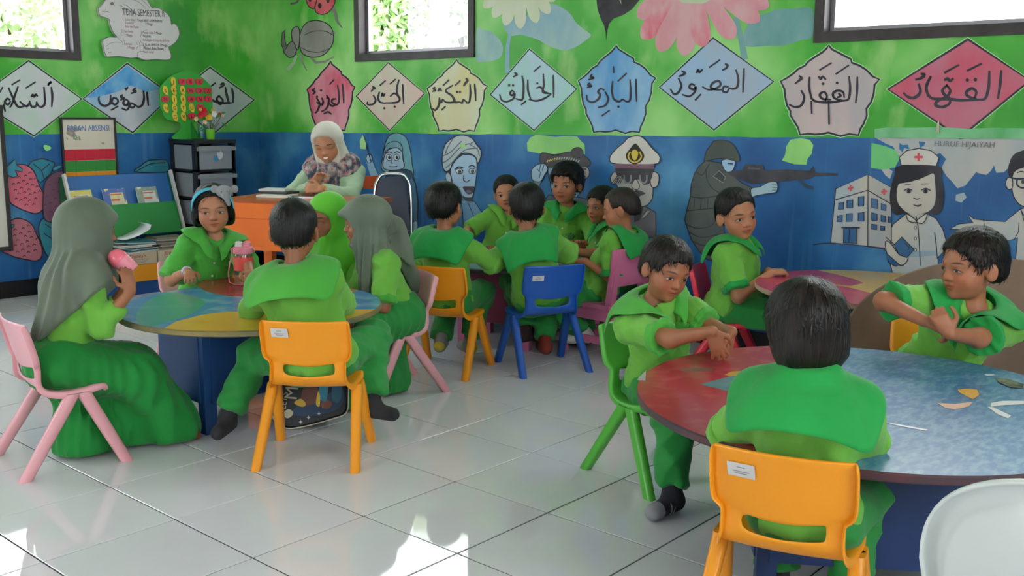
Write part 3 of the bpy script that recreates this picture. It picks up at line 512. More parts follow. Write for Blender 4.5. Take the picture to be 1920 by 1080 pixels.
strawberry(mu, wash('d0607a', 'd8808c'), [(60,240),(90,180),(150,153),(210,165),(250,200),(275,250),(295,310),(325,370),(337,430),(320,492),(270,522),(200,505),(130,475),(75,435),(55,350)], 26)
strawberry(mu, wash('a04c6a', 'b8707c'), [(40,620),(100,565),(150,558),(210,580),(250,620),(275,680),(300,730),(317,790),(310,850),(270,877),(200,867),(120,850),(60,825),(15,790)], 24)
strawberry(mu, wash('6e4c62', '865a70'), [(328,360),(340,290),(380,235),(430,208),(480,220),(500,400),(470,560),(430,580),(380,587),(335,560),(322,480)], 12)
for lf in ([(50,175),(112,113),(122,155),(168,188),(166,208),(110,197),(132,238),(100,252),(55,232)], [(75,600),(110,605),(90,630),(60,622)], [(395,180),(440,158),(470,165),(440,190),(400,205)]): mu.fill('2f88a2', lf, False, INK, 7)
mu.fill('86d884', [(325,15),(350,8),(382,25),(372,45),(345,50)], True)
mu.done('painted_strawberries', 'pink strawberries with teal leaves painted left of the bookshelf')
mm = Matrix(((0, 0, -1, XW-.004), (-1, 0, 0, onX(1808, 271, XW)[1]), (0, 1, 0, onX(1808, 271, XW)[2]), (0, 0, 0, 1)))
text_mesh('lettering', 'HURUF HIJAIYAH', .034, paint('6d6a72'), wall_back, mm, .0003)

q = onX(1761, 236, XW); bm = bmesh.new(); tube(bm, [(XW+.002, q[1], q[2]-.028), (XW-.012, q[1], q[2]-.026), (XW-.016, q[1], q[2]), (XW-.014, q[1], q[2]+.022)], [.005, .006, .006, .003], 8)
finish(bm, 'wall_hook', mat('chalk_white_hook', 'cfc8b4', .6), wall_back, smooth='all')['label'] = 'small chalk-white hook below the crimson diamond'
# ================================================================== furniture
def plastic(name, c): return mat(name, c, .34, bump=.03, bscale=220, spec=.45)
def chair_shell_mesh():
    prof = [(-.206,.520,.147),(-.202,.512,.152),(-.189,.47,.153),(-.177,.42,.153),(-.169,.386,.151),(-.166,.376,.131),(-.163,.364,.129),(-.158,.326,.129),(-.149,.302,.131),(-.13,.279,.138),(-.09,.268,.147),(-.04,.266,.152),(.03,.269,.156),(.09,.277,.157),(.135,.28,.154),(.158,.272,.149),(.168,.254,.143)]
    prof = [((y+.052 if y < -.14 else float(np.interp(y, [-.14, -.09, .0, .168], [-.088, -.045, .02, .128]))), z, hw) for y, z, hw in prof]
    fr = [-1, -.96, -.715, -.68, -.45, -.2, 0, .2, .45, .68, .715, .96, 1]
    bm = bmesh.new(); rows = []; P = np.array([(p[0], p[1]) for p in prof])
    for i, (y, z, hw) in enumerate(prof):
        t = P[min(i+1, len(P)-1)]-P[max(i-1, 0)]; t /= np.linalg.norm(t); nrm = np.array([t[1], -t[0]])   # away from the sitter
        if nrm[0]*0 + (nrm[0] if z > .3 else nrm[1]) > 0: nrm = -nrm
        back = max(0, min(1, (z-.29)/.05)) if y < -.06 else 0
        row = []
        for j, f in enumerate([None]+fr+[None]):
            fl = f is None; s_ = (-1 if j == 0 else 1) if fl else f
            x = s_*hw*(1.006 if fl else 1); yy = y+back*.024*(s_*s_); zz = z+(1-back)*.007*s_*s_
            if .31 < z < .37: zz -= .011*(1-(x/.1)**2) if abs(x) < .1 else 0
            if fl: yy += nrm[0]*.021; zz += nrm[1]*.021
            row.append(bm.verts.new((x, yy, zz)))
        rows.append(row)
    for i in range(len(rows)-1):
        for j in range(len(rows[0])-1):
            if i == 6 and 4 <= j <= 10: continue          # the smile-shaped hand slot
            bm.faces.new((rows[i][j], rows[i][j+1], rows[i+1][j+1], rows[i+1][j]))
    bmesh.ops.recalc_face_normals(bm, faces=bm.faces)
    me = bpy.data.meshes.new('seat_shell'); bm.to_mesh(me); bm.free()
    o = bpy.data.objects.new('tmp', me); COL.objects.link(o)
    m = o.modifiers.new('s', 'SOLIDIFY'); m.thickness = .009; m.offset = 0
    m = o.modifiers.new('d', 'SUBSURF'); m.levels = 1
    out = bpy.data.meshes.new_from_object(o.evaluated_get(bpy.context.evaluated_depsgraph_get())); bpy.data.objects.remove(o)
    out.name = 'seat_shell'; out.polygons.foreach_set('use_smooth', [True]*len(out.polygons)); out.set_sharp_from_angle(angle=.9)
    return out
SHELL = chair_shell_mesh()
def chair_leg_mesh(sx, front):
    bm = bmesh.new(); rings = []
    a = np.array((sx*.150, .022+(.016 if front else -.016), .268)); b = np.array((sx*.172, .165 if front else -.172, 0))
    for t, wy, wx in ((0, .038, .018), (.12, .038, .018), (.5, .036, .017), (1, .033, .0155)):
        c = a+(b-a)*t; rings.append([c+np.array((wx*q[0], wy*q[1]*.62, 0)) for q in ((-1,-.6),(-.6,-1),(.6,-1),(1,-.6),(1,.6),(.6,1),(-.6,1),(-1,.6))])
    ring_loft(bm, rings); bmesh.ops.recalc_face_normals(bm, faces=bm.faces)
    me = bpy.data.meshes.new('leg'); bm.to_mesh(me); bm.free(); me.polygons.foreach_set('use_smooth', [True]*len(me.polygons)); me.set_sharp_from_angle(angle=.9); return me
LEGS = [chair_leg_mesh(s, f) for s in (-1, 1) for f in (True, False)]
M_sticker = mat('grey_sticker', 'c9c8c8', .5); M_stickerink = mat('sticker_ink', '8a8890', .6)
def kid_chair(p, fwd, colour, label, sticker=None, group='moulded plastic children chairs', sc=1.0):
    """p = floor centre, fwd = (lateral, depth) direction the sitter faces"""
    d = RH*fwd[0]+FH*fwd[1]; rz = math.atan2(d[1], d[0])-math.pi/2
    t = thing('child_chair', label, 'chair', (p[0], p[1], 0), rz, group); t.scale = (sc,)*3
    def ch(name, me, m):
        c = me.copy(); c.materials.clear(); return put(name, c, m, t)
    ch('seat_shell', SHELL, colour)
    for l in LEGS: ch('leg', l, colour)
    if sticker:
        x, z, wd, hh = sticker; y = -.139-(z-.47)*.276+.024*(x/.152)**2-.0062
        bm = bmesh.new(); R = Matrix.Rotation(2*.024*x/.152**2, 3, 'Z') @ Matrix.Rotation(.27, 3, 'X'); box(bm, (0, 0, 0), (wd, .0012, hh), R)
        for k, l in ((.2, .3), (-.1, .6), (-.24, .45)): box(bm, R @ Vector((0, -.0008, hh*k)), (wd*l, .0006, .0022), R, 1)
        finish(bm, 'label_sticker', [M_sticker, M_stickerink], t, loc=(x, y, z))
    return t
C_pink, C_org, C_blue, C_red, C_grn = plastic('pink_plastic', 'dfa0a8'), plastic('orange_plastic', 'f09a1c'), plastic('blue_plastic', '1f58b4'), plastic('red_plastic', 'd42840'), plastic('green_plastic', '58b443')
def mid(*pts): return sum(pts)/len(pts)
def rotdir(v): n = math.hypot(*v); return np.array((v[0]/n, v[1]/n))
def toLZ(p): q = np.array([p[0]-CAM[0], p[1]-CAM[1], 0]); return np.array([q@RH, q@FH])
# every chair stands where its feet touch the floor in the photograph
fa, ra, ra2 = toLZ(G(240, 862)), toLZ(G(48, 903)), toLZ(G(10, 852))
dA = rotdir(fa-ra); cA = (fa+ra)/2+np.array([-dA[1], dA[0]])*.17
CH = {}
CH['A'] = kid_chair(LZ(*cA), dA, C_pink, 'pale pink plastic child chair at the far left under the girl in the long scarf')
CH['B'] = kid_chair(LZ(-.700, 3.50), (.03, 1), C_org, 'orange-yellow plastic chair in the middle of the floor with a school bag under it', (-.085, .478, .062, .034))
pC = mid(toLZ(G(715, 750)), toLZ(G(765, 704))); CH['C'] = kid_chair(LZ(*pC), (-.86, -.5), C_pink, 'pale pink chair under the girl in the grey-green scarf')
CH['D'] = kid_chair(LZ(-.315, 4.76), (.34, .94), C_org, 'orange-yellow plastic chair under the boy with grey and yellow socks')
qE = mid(toLZ(G(975, 710)), toLZ(G(1100, 697))); CH['E'] = kid_chair(LZ(qE[0]-.05, qE[1]+.165), (-.37, .93), C_blue, 'blue plastic chair with a white sticker on its back', (-.085, .462, .055, .026))
CH['G'] = kid_chair(LZ(.50, 3.33), (.55, -.83), C_grn, 'green plastic chair under the boy stretching his arms')
CH['I'] = kid_chair(LZ(.628, 2.16), (.42, .91), C_org, 'large orange-yellow chair in the right foreground with a sticker', (-.085, .47, .062, .034))
CH['J'] = kid_chair(LZ(1.47, 3.41), (-.36, -.93), C_org, 'orange-yellow chair behind the round table under the boy looking left')
CH['H'] = kid_chair(LZ(1.00, 4.68), (.93, -.36), C_red, 'red plastic chair by the blue wall under the boy looking back')
CH['K'] = kid_chair(LZ(-1.47, 4.66), (.45, -.89), C_pink, 'pale pink chair under the girl with the blue headband')
CH['L'] = kid_chair(LZ(-.12, 6.00), (.05, -1), C_blue, 'blue chair against the wall under the boy leaning on his arm')
CH['M'] = kid_chair(LZ(.26, 5.73), (-.2, -.98), C_blue, 'blue chair against the wall under the curly-haired boy')
CH['N'] = kid_chair(LZ(.63, 5.36), (-.9, -.3), C_blue, 'blue plastic chair at the far side, behind the pink wooden chair')
CH['Q'] = kid_chair(LZ(-.86, 4.78), (-.35, -.94), mat('grey_blue_plastic', '6d8190', .4), 'grey-blue chair under the girl in the bright green scarf')
# wooden pink chair
M_pw = mat('pink_painted_wood', 'd678a0', .45, 'c86a92', 6, bump=.05)
t = thing('wooden_child_chair', 'pink painted wooden child chair with a solid back panel', 'chair', LZ(.46, 5.16), 0)
_d = rotdir((-.72, .70)); _w = RH*_d[0]+FH*_d[1]; t.rotation_euler.z = math.atan2(_w[1], _w[0])-math.pi/2
for sx in (-1, 1):
    bm = bmesh.new(); ring_loft(bm, [[(sx*.125+a*.017, y+b*.02, z) for a, b in ((-1,-1),(1,-1),(1,1),(-1,1))] for y, z in ((-.165,0),(-.16,.26),(-.18,.42),(-.20,.555))]); finish(bm, 'back_post', M_pw, t, bevel=.006, smooth=True)
    bm = bmesh.new(); box(bm, (sx*.125, .14, .125), (.034, .036, .25)); finish(bm, 'leg', M_pw, t, bevel=.005)
    bm = bmesh.new(); box(bm, (sx*.125, -.01, .09), (.02, .27, .035)); finish(bm, 'stretcher', M_pw, t, bevel=.004)
    bm = bmesh.new(); box(bm, (sx*.127, -.01, .225), (.022, .27, .06)); finish(bm, 'seat_rail', M_pw, t, bevel=.004)
bm = bmesh.new(); box(bm, (0, -.005, .268), (.30, .34, .022)); finish(bm, 'seat', M_pw, t, bevel=.008)
bm = bmesh.new(); ring_loft(bm, [[(x, -.205-.0-(z-.42)*.14+dy+.012*(x/.14)**2, z) for x in np.linspace(-.15, .15, 7)]+[(x, -.205-(z-.42)*.14+dy+.018+.012*(x/.14)**2, z) for x in np.linspace(.15, -.15, 7)] for dy in (0,) for z in (.375, .47, .565)]); finish(bm, 'back_panel', M_pw, t, bevel=.005, smooth=True)
bm = bmesh.new(); box(bm, (0, .14, .10), (.22, .02, .035)); finish(bm, 'stretcher', M_pw, t, bevel=.004)
# ---------------------------------------------------------------- round tables
def worn(name, col, col2, scale=30, st=(1, 1, 1), lo=.5, hi=.75): return mat(name, col, .22, col2, scale, bump=.02, bscale=40, stretch=st, lo=lo, hi=hi)
M_t_blue, M_t_red, M_t_yel, M_t_grn = worn('worn_blue_paint', '4484b4', '8ab4c8', 9, lo=.48, hi=.8), worn('worn_red_paint', 'a52a3c', 'b84c54', 16), worn('worn_yellow_paint', 'e0b040', 'd8a838', 9), worn('worn_green_paint', '3f9c84', '58a890', 7)
M_base_blue, M_base_maroon, M_edge = mat('blue_painted_board', '1d4a84', .5, '17407a', 5, bump=.05), mat('maroon_painted_board', '7c2f48', .5, '8a3a54', 4, bump=.05), mat('dark_table_edge', '3c3a40', .5)
def round_table(lz, R, h, label, top, base, edge, side, ang, zb=.12, group='round painted classroom tables', legm=None, off=(0, 0)):
    c = LZ(*lz); t = thing('round_table', label, 'table', (c[0], c[1], 0), 0, group)
    bm = bmesh.new(); n = 96; th = .022
    prof = [(0, h-th), (R-.004, h-th), (R, h-th+.004), (R, h-.005), (R-.005, h)]
    rings = [[(r*math.cos(a), r*math.sin(a), z) for a in np.linspace(0, 2*math.pi, n, endpoint=False)] for r, z in prof[1:]]
    ring_loft(bm, rings)
    o = finish(bm, 'tabletop', [top, edge], t, smooth=True)
    for p in o.data.polygons:
        if p.normal.z < .95: p.material_index = 1
    a = math.atan2(*(RH*math.sin(ang)+FH*math.cos(ang))[[1, 0]]); R_ = Matrix.Rotation(a, 3, 'Z'); k = side/2; bo = Vector(RH*off[0]+FH*off[1])
    for sx, sy in ((1,1),(1,-1),(-1,1),(-1,-1)):
        bm = bmesh.new(); box(bm, R_ @ Vector((sx*(k-.025), sy*(k-.025), (h-th)/2))+bo, (.05, .05, h-th), R_); finish(bm, 'leg', legm or base, t, bevel=.004)
    for i in range(4):
        q = Matrix.Rotation(a+i*math.pi/2, 3, 'Z'); bm = bmesh.new(); box(bm, q @ Vector((0, k-.004, (h-th+zb)/2))+bo, (side-.104 if 0 else side-.06, .016, h-th-zb), q); finish(bm, 'side_panel', base, t, bevel=.003)
    return t, c, h
def paint_on(tb, m, pts, name='painted_patch', smooth=False, lay=1, clip=None, dz=0):
    t, c, h = tb
    if smooth: pts = catmull(pts, True, 6)
    V = []
    for p in pts:
        q = G(p[0], p[1], h)-np.array([c[0], c[1], 0]) if len(p) == 2 else np.array([p[0], p[1], h])
        r = math.hypot(q[0], q[1]); R = clip or 9
        if r > R: q[0] *= R/r; q[1] *= R/r
        V.append((q[0], q[1], h+.0003*lay+dz))
    me = bpy.data.meshes.new(name); me.from_pydata(V, [], [list(range(len(V)))]); return put(name, me, m, t)
def rim(tb, R, a, b, n=40):
    t, c, h = tb; A = [math.atan2(*(G(*p, h)-np.array([c[0], c[1], 0]))[[1, 0]]) for p in (a, b)]
    while A[1] < A[0]: A[1] += 2*math.pi
    if A[1]-A[0] > math.pi*1.35: A[0] += 2*math.pi; 
    return [(R*math.cos(x), R*math.sin(x), 0) for x in np.linspace(A[0], A[1], n)]
T1 = round_table((-1.01, 3.87), .50, .48, 'round table with a blue, red, green and yellow painted top at the left', M_t_blue, M_base_blue, mat('yellowish_table_edge', '8a7a40', .5, '5a5a50', 6), .36, math.pi/4, off=(-.15, .09))
paint_on(T1, M_t_red, [(369,534),(385,524),(410,519),(440,516),(480,518),(505,530),(500,545),(470,555),(440,556),(410,552),(385,545)], smooth=True)
paint_on(T1, M_t_grn, [(255,601),(262,578),(290,556),(330,549),(362,555),(384,566),(372,580),(350,592),(310,604),(280,612)], smooth=True)
paint_on(T1, M_t_yel, rim(T1, .498, (300, 618), (560, 612))+[(520,588),(430,584),(380,590),(330,603)])
paint_on(T1, M_t_yel, rim(T1, .498, (640, 604), (708, 580))+[(660,580),(625,592)])
T2 = round_table((-.03, 5.38), .46, .46, 'round table with a red and grey-blue top in the middle group', worn('worn_grey_blue_paint', '5f8a96', '8aa8b0', 8), M_base_maroon, M_edge, .40, .35, .14, legm=M_pw)
paint_on(T2, worn('worn_orange_red', 'cc4a3c', 'c05a48', 8), [(850,445),(960,440),(1060,450),(1080,462),(1000,470),(940,470),(880,469),(840,462)], clip=.455)
paint_on(T2, worn('worn_pink_red', 'c8506c', 'c85a60', 8), [(890,449),(910,447),(912,470),(885,466)], lay=2, clip=.455)
T3 = round_table((1.50, 4.23), .46, .51, 'round table with a yellow and red painted top against the nurse mural', M_t_yel, M_base_blue, mat('pale_table_edge', 'a88a78', .5), .42, 0)
paint_on(T3, worn('worn_crimson_paint', 'c43850', 'cc4c60', 8), rim(T3, .458, (1536, 508), (1600, 596))+[(1625,562),(1640,551),(1600,541),(1560,533),(1595,536),(1619,531),(1605,524),(1570,515)])
M_t4b = mat('scuffed_blue_paint', '40729e', .30, '8aaebc', 30, bump=.03, bscale=60, stretch=(1, 2.2, 1), lo=.42, hi=.85)
T4 = round_table((.945, 2.62), .605, .48, 'large round table with a red and scuffed blue top in the right foreground', M_t4b, mat('navy_painted_board', '16305f', .5, '1b386c', 4), mat('worn_dark_edge', '3a3038', .5, '5a3038', 9), .60, .12, .13)
paint_on(T4, M_t_red, rim(T4, .6035, (1506, 641), (1530, 868))+[(1505,800),(1490,760),(1500,700)])
paint_on(T4, worn('worn_teal_paint', '3f7f88', '568e90', 10), [(1315,721),(1345,712),(1376,704),(1420,695),(1440,730),(1415,735),(1362,733)], lay=2)
paint_on(T4, worn('worn_ochre', 'c8963c', 'c09040', 10), [(1358,703),(1372,697),(1400,696),(1388,704),(1368,706)], lay=3)
paint_on(T4, mat('brown_stain', '7a5048', .4), [(1275,692),(1300,689),(1338,691),(1336,695),(1300,697),(1278,696)], lay=2)
paint_on(T4, mat('duct_tape', 'a8a4a8', .35), [(1191,692),(1211,699),(1210,714),(1190,713),(1180,706)], name='duct_tape', lay=3, clip=.609)
for col, pts in (('e0a848', [(1795,731),(1812,729),(1832,731),(1836,741),(1824,749),(1812,743),(1800,737)]), ('dcae94', [(1757,756),(1790,758),(1824,754),(1816,763),(1790,768),(1772,765)]), ('d8d4d4', [(1858,756),(1880,752),(1930,752),(1930,758),(1885,760),(1858,763)]), ('d8d4d4', [(1851,763),(1862,764),(1896,780),(1890,785),(1870,777)]), ('e4e4e8', [(1648,790),(1690,797),(1740,806),(1735,808),(1690,800)]), ('dcdcdc', [(1845,702),(1862,701),(1866,704),(1850,705)])):
    paint_on(T4, mat('bare_chip_'+col, col, .35), pts, name='bare_chip', lay=3)
for pts in ([(1868,710),(1890,712),(1920,722),(1918,729),(1895,728),(1872,718)],):
    paint_on(T4, mat('peeling_lacquer', '8e8480', .2, '4a4444', 30), pts, name='peeling_patch', lay=3, dz=.002)
# ---------------------------------------------------------------- upturned table leaning at the right
M_ply = mat('raw_plywood', '846a58', .7, '6e5848', 3, bump=.08, bscale=30, stretch=(1, 2, 1))
c = LZ(1.80, 3.66, .355)
t = thing('upturned_table', 'brown plywood underside of a tipped round table behind the boy at right', 'table', c, 0)
nrm = Vector(-FH*.965+RH*-.10+UP*.20).normalized(); sx_ = Vector(UP).cross(nrm).normalized(); sy_ = nrm.cross(sx_)
Rm = Matrix((sx_, sy_, nrm)).transposed()
bm = bmesh.new(); ring_loft(bm, [[Rm @ Vector((r*math.cos(a), r*.62*math.sin(a), z)) for a in np.linspace(0, 6.2832, 72, endpoint=False)] for r, z in ((.567, -.012), (.572, -.008), (.572, .006), (.567, .01))]); finish(bm, 'tabletop', M_ply, t, smooth=True)
M_dk = mat('dark_board', '2c2428', .6)
for x0, y0, sx, sy in ((.30,.02,.02,.36), (-.12,-.10,.02,.16), (.09,-.17,.42,.02)):
    bm = bmesh.new(); box(bm, Rm @ Vector((x0, y0, .09)), (sx, sy, .16), Rm); finish(bm, 'frame_board', M_dk, t, bevel=.003)
bm = bmesh.new(); box(bm, Rm @ Vector((.24, .06, .10)), (.18, .03, .03), Rm); finish(bm, 'crossbar', mat('teal_bar', '4f8a8a', .5), t, bevel=.003)
# white plastic armchair back in the near right corner
M_wp = mat('white_plastic', 'd4dad8', .28, spec=.5)
bc = LZ(.895, 1.50, -.042); t = thing('plastic_chair', 'white plastic chair back cut off by the lower right corner', 'chair', bc, 0)
Rz = Matrix.Rotation(math.atan2(FH[1], FH[0])-math.pi/2-.6, 3, 'Z')
def ac(x, y, z): return Rz @ Vector((x, y, z))
bm = bmesh.new(); bm = bmesh.new(); O = []
for s in np.linspace(0, math.pi, 29): O.append((-.215*math.cos(s), .56+.20*abs(math.sin(s))**.85))
O = [(-.19, .40)]+O+[(.19, .40)]
def yb(x, z): return -.10-(z-.4)*.22+.10*(x/.27)**2
out = [[ac(x*k+0*z, yb(x*k, .45+(z-.45)*k2)+dy, .45+(z-.45)*k2) for x, z in O] for k, k2, dy in ((.80, .80, .0), (.84, .84, .012), (.90, .9, .014), (.955, .955, .006), (.985, .985, -.004), (1, 1, -.016), (1.0, 1.0, -.03))]
R = ring_loft(bm, out, closed=False, caps=False)
cv = bm.verts.new(ac(0, yb(0, .55), .56)); 
for i in range(len(O)-1): bm.faces.new((R[0][i], R[0][i+1], cv))
me_o = finish(bm, 'backrest', M_wp, t, smooth='all'); md = me_o.modifiers.new('s', 'SOLIDIFY'); md.thickness = .006
bm = bmesh.new(); ring_loft(bm, [[ac(x, y, z) for x in np.linspace(-.23, .23, 9)] for y, z in ((-.12,.40),(-.02,.385),(.15,.40),(.28,.41),(.31,.39))], closed=False, caps=False); o = finish(bm, 'seat', M_wp, t, smooth='all'); md = o.modifiers.new('s', 'SOLIDIFY'); md.thickness = .008
for sx in (-1, 1):
    bm = bmesh.new(); tube(bm, [ac(sx*.225, -.13, .42), ac(sx*.26, -.22, .01)], [.022, .018], 8); finish(bm, 'leg', M_wp, t, smooth='all')
    bm = bmesh.new(); tube(bm, [ac(sx*.20, .26, .40), ac(sx*.225, .31, .01)], [.022, .018], 8); finish(bm, 'leg', M_wp, t, smooth='all')
# ---------------------------------------------------------------- teacher's desk
M_dk_or = mat('orange_painted_wood', 'ef7418', .4, 'e86a12', 4, bump=.03); M_dk_top = mat('brown_orange_desktop', 'b85a28', .3, 'a44c20', 5)
d0 = np.array([-1.70, 5.80]); dx = np.array(rotdir((.95, -.30))); dy = np.array([-dx[1], dx[0]])
def dk(a, b, h): q = d0+dx*a+dy*b; return LZ(q[0], q[1], h)
dkc = dk(.42, .27, 0); t = thing('teacher_desk', 'orange wooden teacher desk with a brown top', 'desk', dkc, 0)
Rd = Matrix.Rotation(math.atan2(*(RH*dx[0]+FH*dx[1])[[1, 0]]), 3, 'Z')
def dbox(name, a, b, h, s, m, bv=.004):
    bm = bmesh.new(); box(bm, Vector(dk(a, b, h)-dkc), s, Rd); return finish(bm, name, m, t, bevel=bv)
dbox('desktop', .42, .27, .705, (.86, .56, .03), M_dk_top)
dbox('top_edge', .42, -.012, .665, (.84, .02, .085), M_dk_or); dbox('front_panel', .42, .0, .53, (.80, .018, .18), M_dk_or)
for a in (.04, .80):
    for b in (.03, .50): dbox('leg', a, b, .345, (.055, .055, .69), M_dk_or)
    dbox('side_panel', a, .27, .56, (.02, .42, .24), M_dk_or)
# teacher's chair behind her and the folding chair
M_or_ch = mat('red_orange_chair', 'e05a28', .4)
tc = LZ(-1.12, 6.62); t = thing('teacher_chair', 'orange-red chair mostly hidden behind the teacher', 'chair', tc, math.atan2(*(-FH)[[1, 0]])-math.pi/2)
bm = bmesh.new(); box(bm, (0, 0, .44), (.42, .42, .03)); finish(bm, 'seat', M_or_ch, t, bevel=.01)
for sx in (-1, 1):
    bm = bmesh.new(); box(bm, (sx*.2, -.2, .40), (.035, .035, .80)); finish(bm, 'back_post', M_or_ch, t, bevel=.004)
    bm = bmesh.new(); box(bm, (sx*.19, .18, .215), (.035, .035, .43)); finish(bm, 'leg', M_or_ch, t, bevel=.004)
bm = bmesh.new(); box(bm, (0, -.2, .755), (.44, .022, .085)); finish(bm, 'back_rail', M_or_ch, t, bevel=.005)
# folding chair: padded navy back in a chrome loop, standing folded by the wall
M_navy = mat('navy_vinyl', '3b4258', .5, bump=.05, bscale=200); M_chrome = mat('chrome_tube', 'c8ccd0', .2, metal=1)
fp = D(735, 400, 6.35); fp = np.array([fp[0], fp[1], 0]); t = thing('folding_chair', 'navy padded folding chair with a chrome frame by the wall', 'chair', fp, math.atan2(*(RH)[[1, 0]])+.25)
def fc(x, z): return (x, (z-.4)*.12, z)
bm = bmesh.new(); loop = [fc(-.115,.02), fc(-.12,.4), fc(-.105,.72), fc(-.075,.81), fc(-.04,.835), fc(.06,.835), fc(.10,.81), fc(.125,.72), fc(.12,.4), fc(.115,.02)]
loop = catmull(loop, False, 5); tube(bm, loop, .011, 10); finish(bm, 'tube_frame', M_chrome, t, smooth='all')
bm = bmesh.new(); oc = catmull([(-.11,.42),(-.102,.62),(-.085,.76),(-.06,.812),(.02,.82),(.075,.812),(.10,.76),(.113,.62),(.112,.42),(0,.40)], True, 5)
for dyy, k in ((-.012, .96), (.012, .96)):
    pass
ring_loft(bm, [[(x*k, (z-.4)*.12+dyy, .61+(z-.61)*k) for x, z in oc] for dyy, k in ((-.016,.93),(-.01,.985),(.006,.985),(.012,.93))]); finish(bm, 'back_pad', M_navy, t, smooth=True)
bm = bmesh.new(); ring_loft(bm, [[(x*k, (z-.2)*.10+.03+dyy, .2+(z-.2)*k) for x, z in [(-.11,.08),(.11,.08),(.12,.34),(-.12,.34)]] for dyy, k in ((-.015,.94),(-.008,1),(.008,1),(.014,.94))]); finish(bm, 'seat_pad', M_navy, t, smooth=True)
# ================================================================== signed-distance modelling of bodies and clothes
F4 = np.float32
def nrm(v): v = np.asarray(v, float); return v/(np.linalg.norm(v)+1e-9)
def smin(a, b, k):
    h = np.clip(.5+.5*(b-a)/k, 0, 1); return b+(a-b)*h-k*h*(1-h)
def smax(a, b, k): return -smin(-a, -b, k)
def rc(a, b, ra, rb):
    a = np.asarray(a, F4); ba = np.asarray(b, F4)-a; L = F4(ba@ba+1e-9)
    def f(p):
        pa = p-a; h = np.clip(pa@ba/L, 0, 1); q = pa-h[:, None]*ba
        return np.sqrt((q*q).sum(1))-(ra+(rb-ra)*h)
    return f
def el(c, rad, R=None):
    c = np.asarray(c, F4); rad = np.asarray(rad, F4); R = None if R is None else np.asarray(R, F4)
    def f(p):
        q = p-c
        if R is not None: q = q@R
        q = q/rad; k0 = np.sqrt((q*q).sum(1)); q = q/rad; k1 = np.sqrt((q*q).sum(1))+1e-9
        return k0*(k0-1)/k1
    return f
def half(pt, n):                                     # keeps the side opposite to n
    pt = np.asarray(pt, F4); n = np.asarray(nrm(n), F4); return lambda p: (p-pt)@n
class U:
    """smooth union / subtraction list"""
    def __init__(s): s.l = []
    def add(s, f, k=.02): s.l.append(('u', f, k)); return s
    def sub(s, f, k=.01): s.l.append(('s', f, k)); return s
    def cut(s, f, k=.004): s.l.append(('c', f, k)); return s
    def disp(s, g): s.l.append(('d', g, 0)); return s
    def __call__(s, p):
        d = None
        for t, f, k in s.l:
            e = f(p)
            if t == 'u': d = e if d is None else smin(d, e, k)
            elif t == 's': d = smax(d, -e, k)
            elif t == 'c': d = smax(d, e, k)
            else: d = d+e
        return d
def culled(c, r, f, pad=.03):
    c = np.asarray(c, F4)
    def g(p):
        q = p-c; d = np.sqrt((q*q).sum(1))-F4(r); m = d < pad
        if m.any(): d[m] = f(p[m])
        return d
    return g
def wrinkle(seed, amp, freq, n=4, squash=(1, 1, 1)):
    rg = np.random.default_rng(seed); K = []
    for i in range(n):
        v = rg.normal(size=3)*np.array(squash); v /= np.linalg.norm(v); u = rg.normal(size=3); u /= np.linalg.norm(u)
        K.append(((v*freq*rg.uniform(.7, 1.6)).astype(F4), F4(rg.uniform(0, 6.28)), (u*freq*.5).astype(F4)))
    def f(p):
        s = 0
        for v, ph, u in K: s = s+np.abs(np.sin(p@v+ph+1.4*np.sin(p@u)))
        return (s/n-.64)*F4(amp*2)
    return f
O8 = np.array([(i, j, k) for i in (0, 1) for j in (0, 1) for k in (0, 1)], np.int64)
EDG = [(a, b) for a in range(8) for b in range(8) if a < b and bin(a ^ b).count('1') == 1]
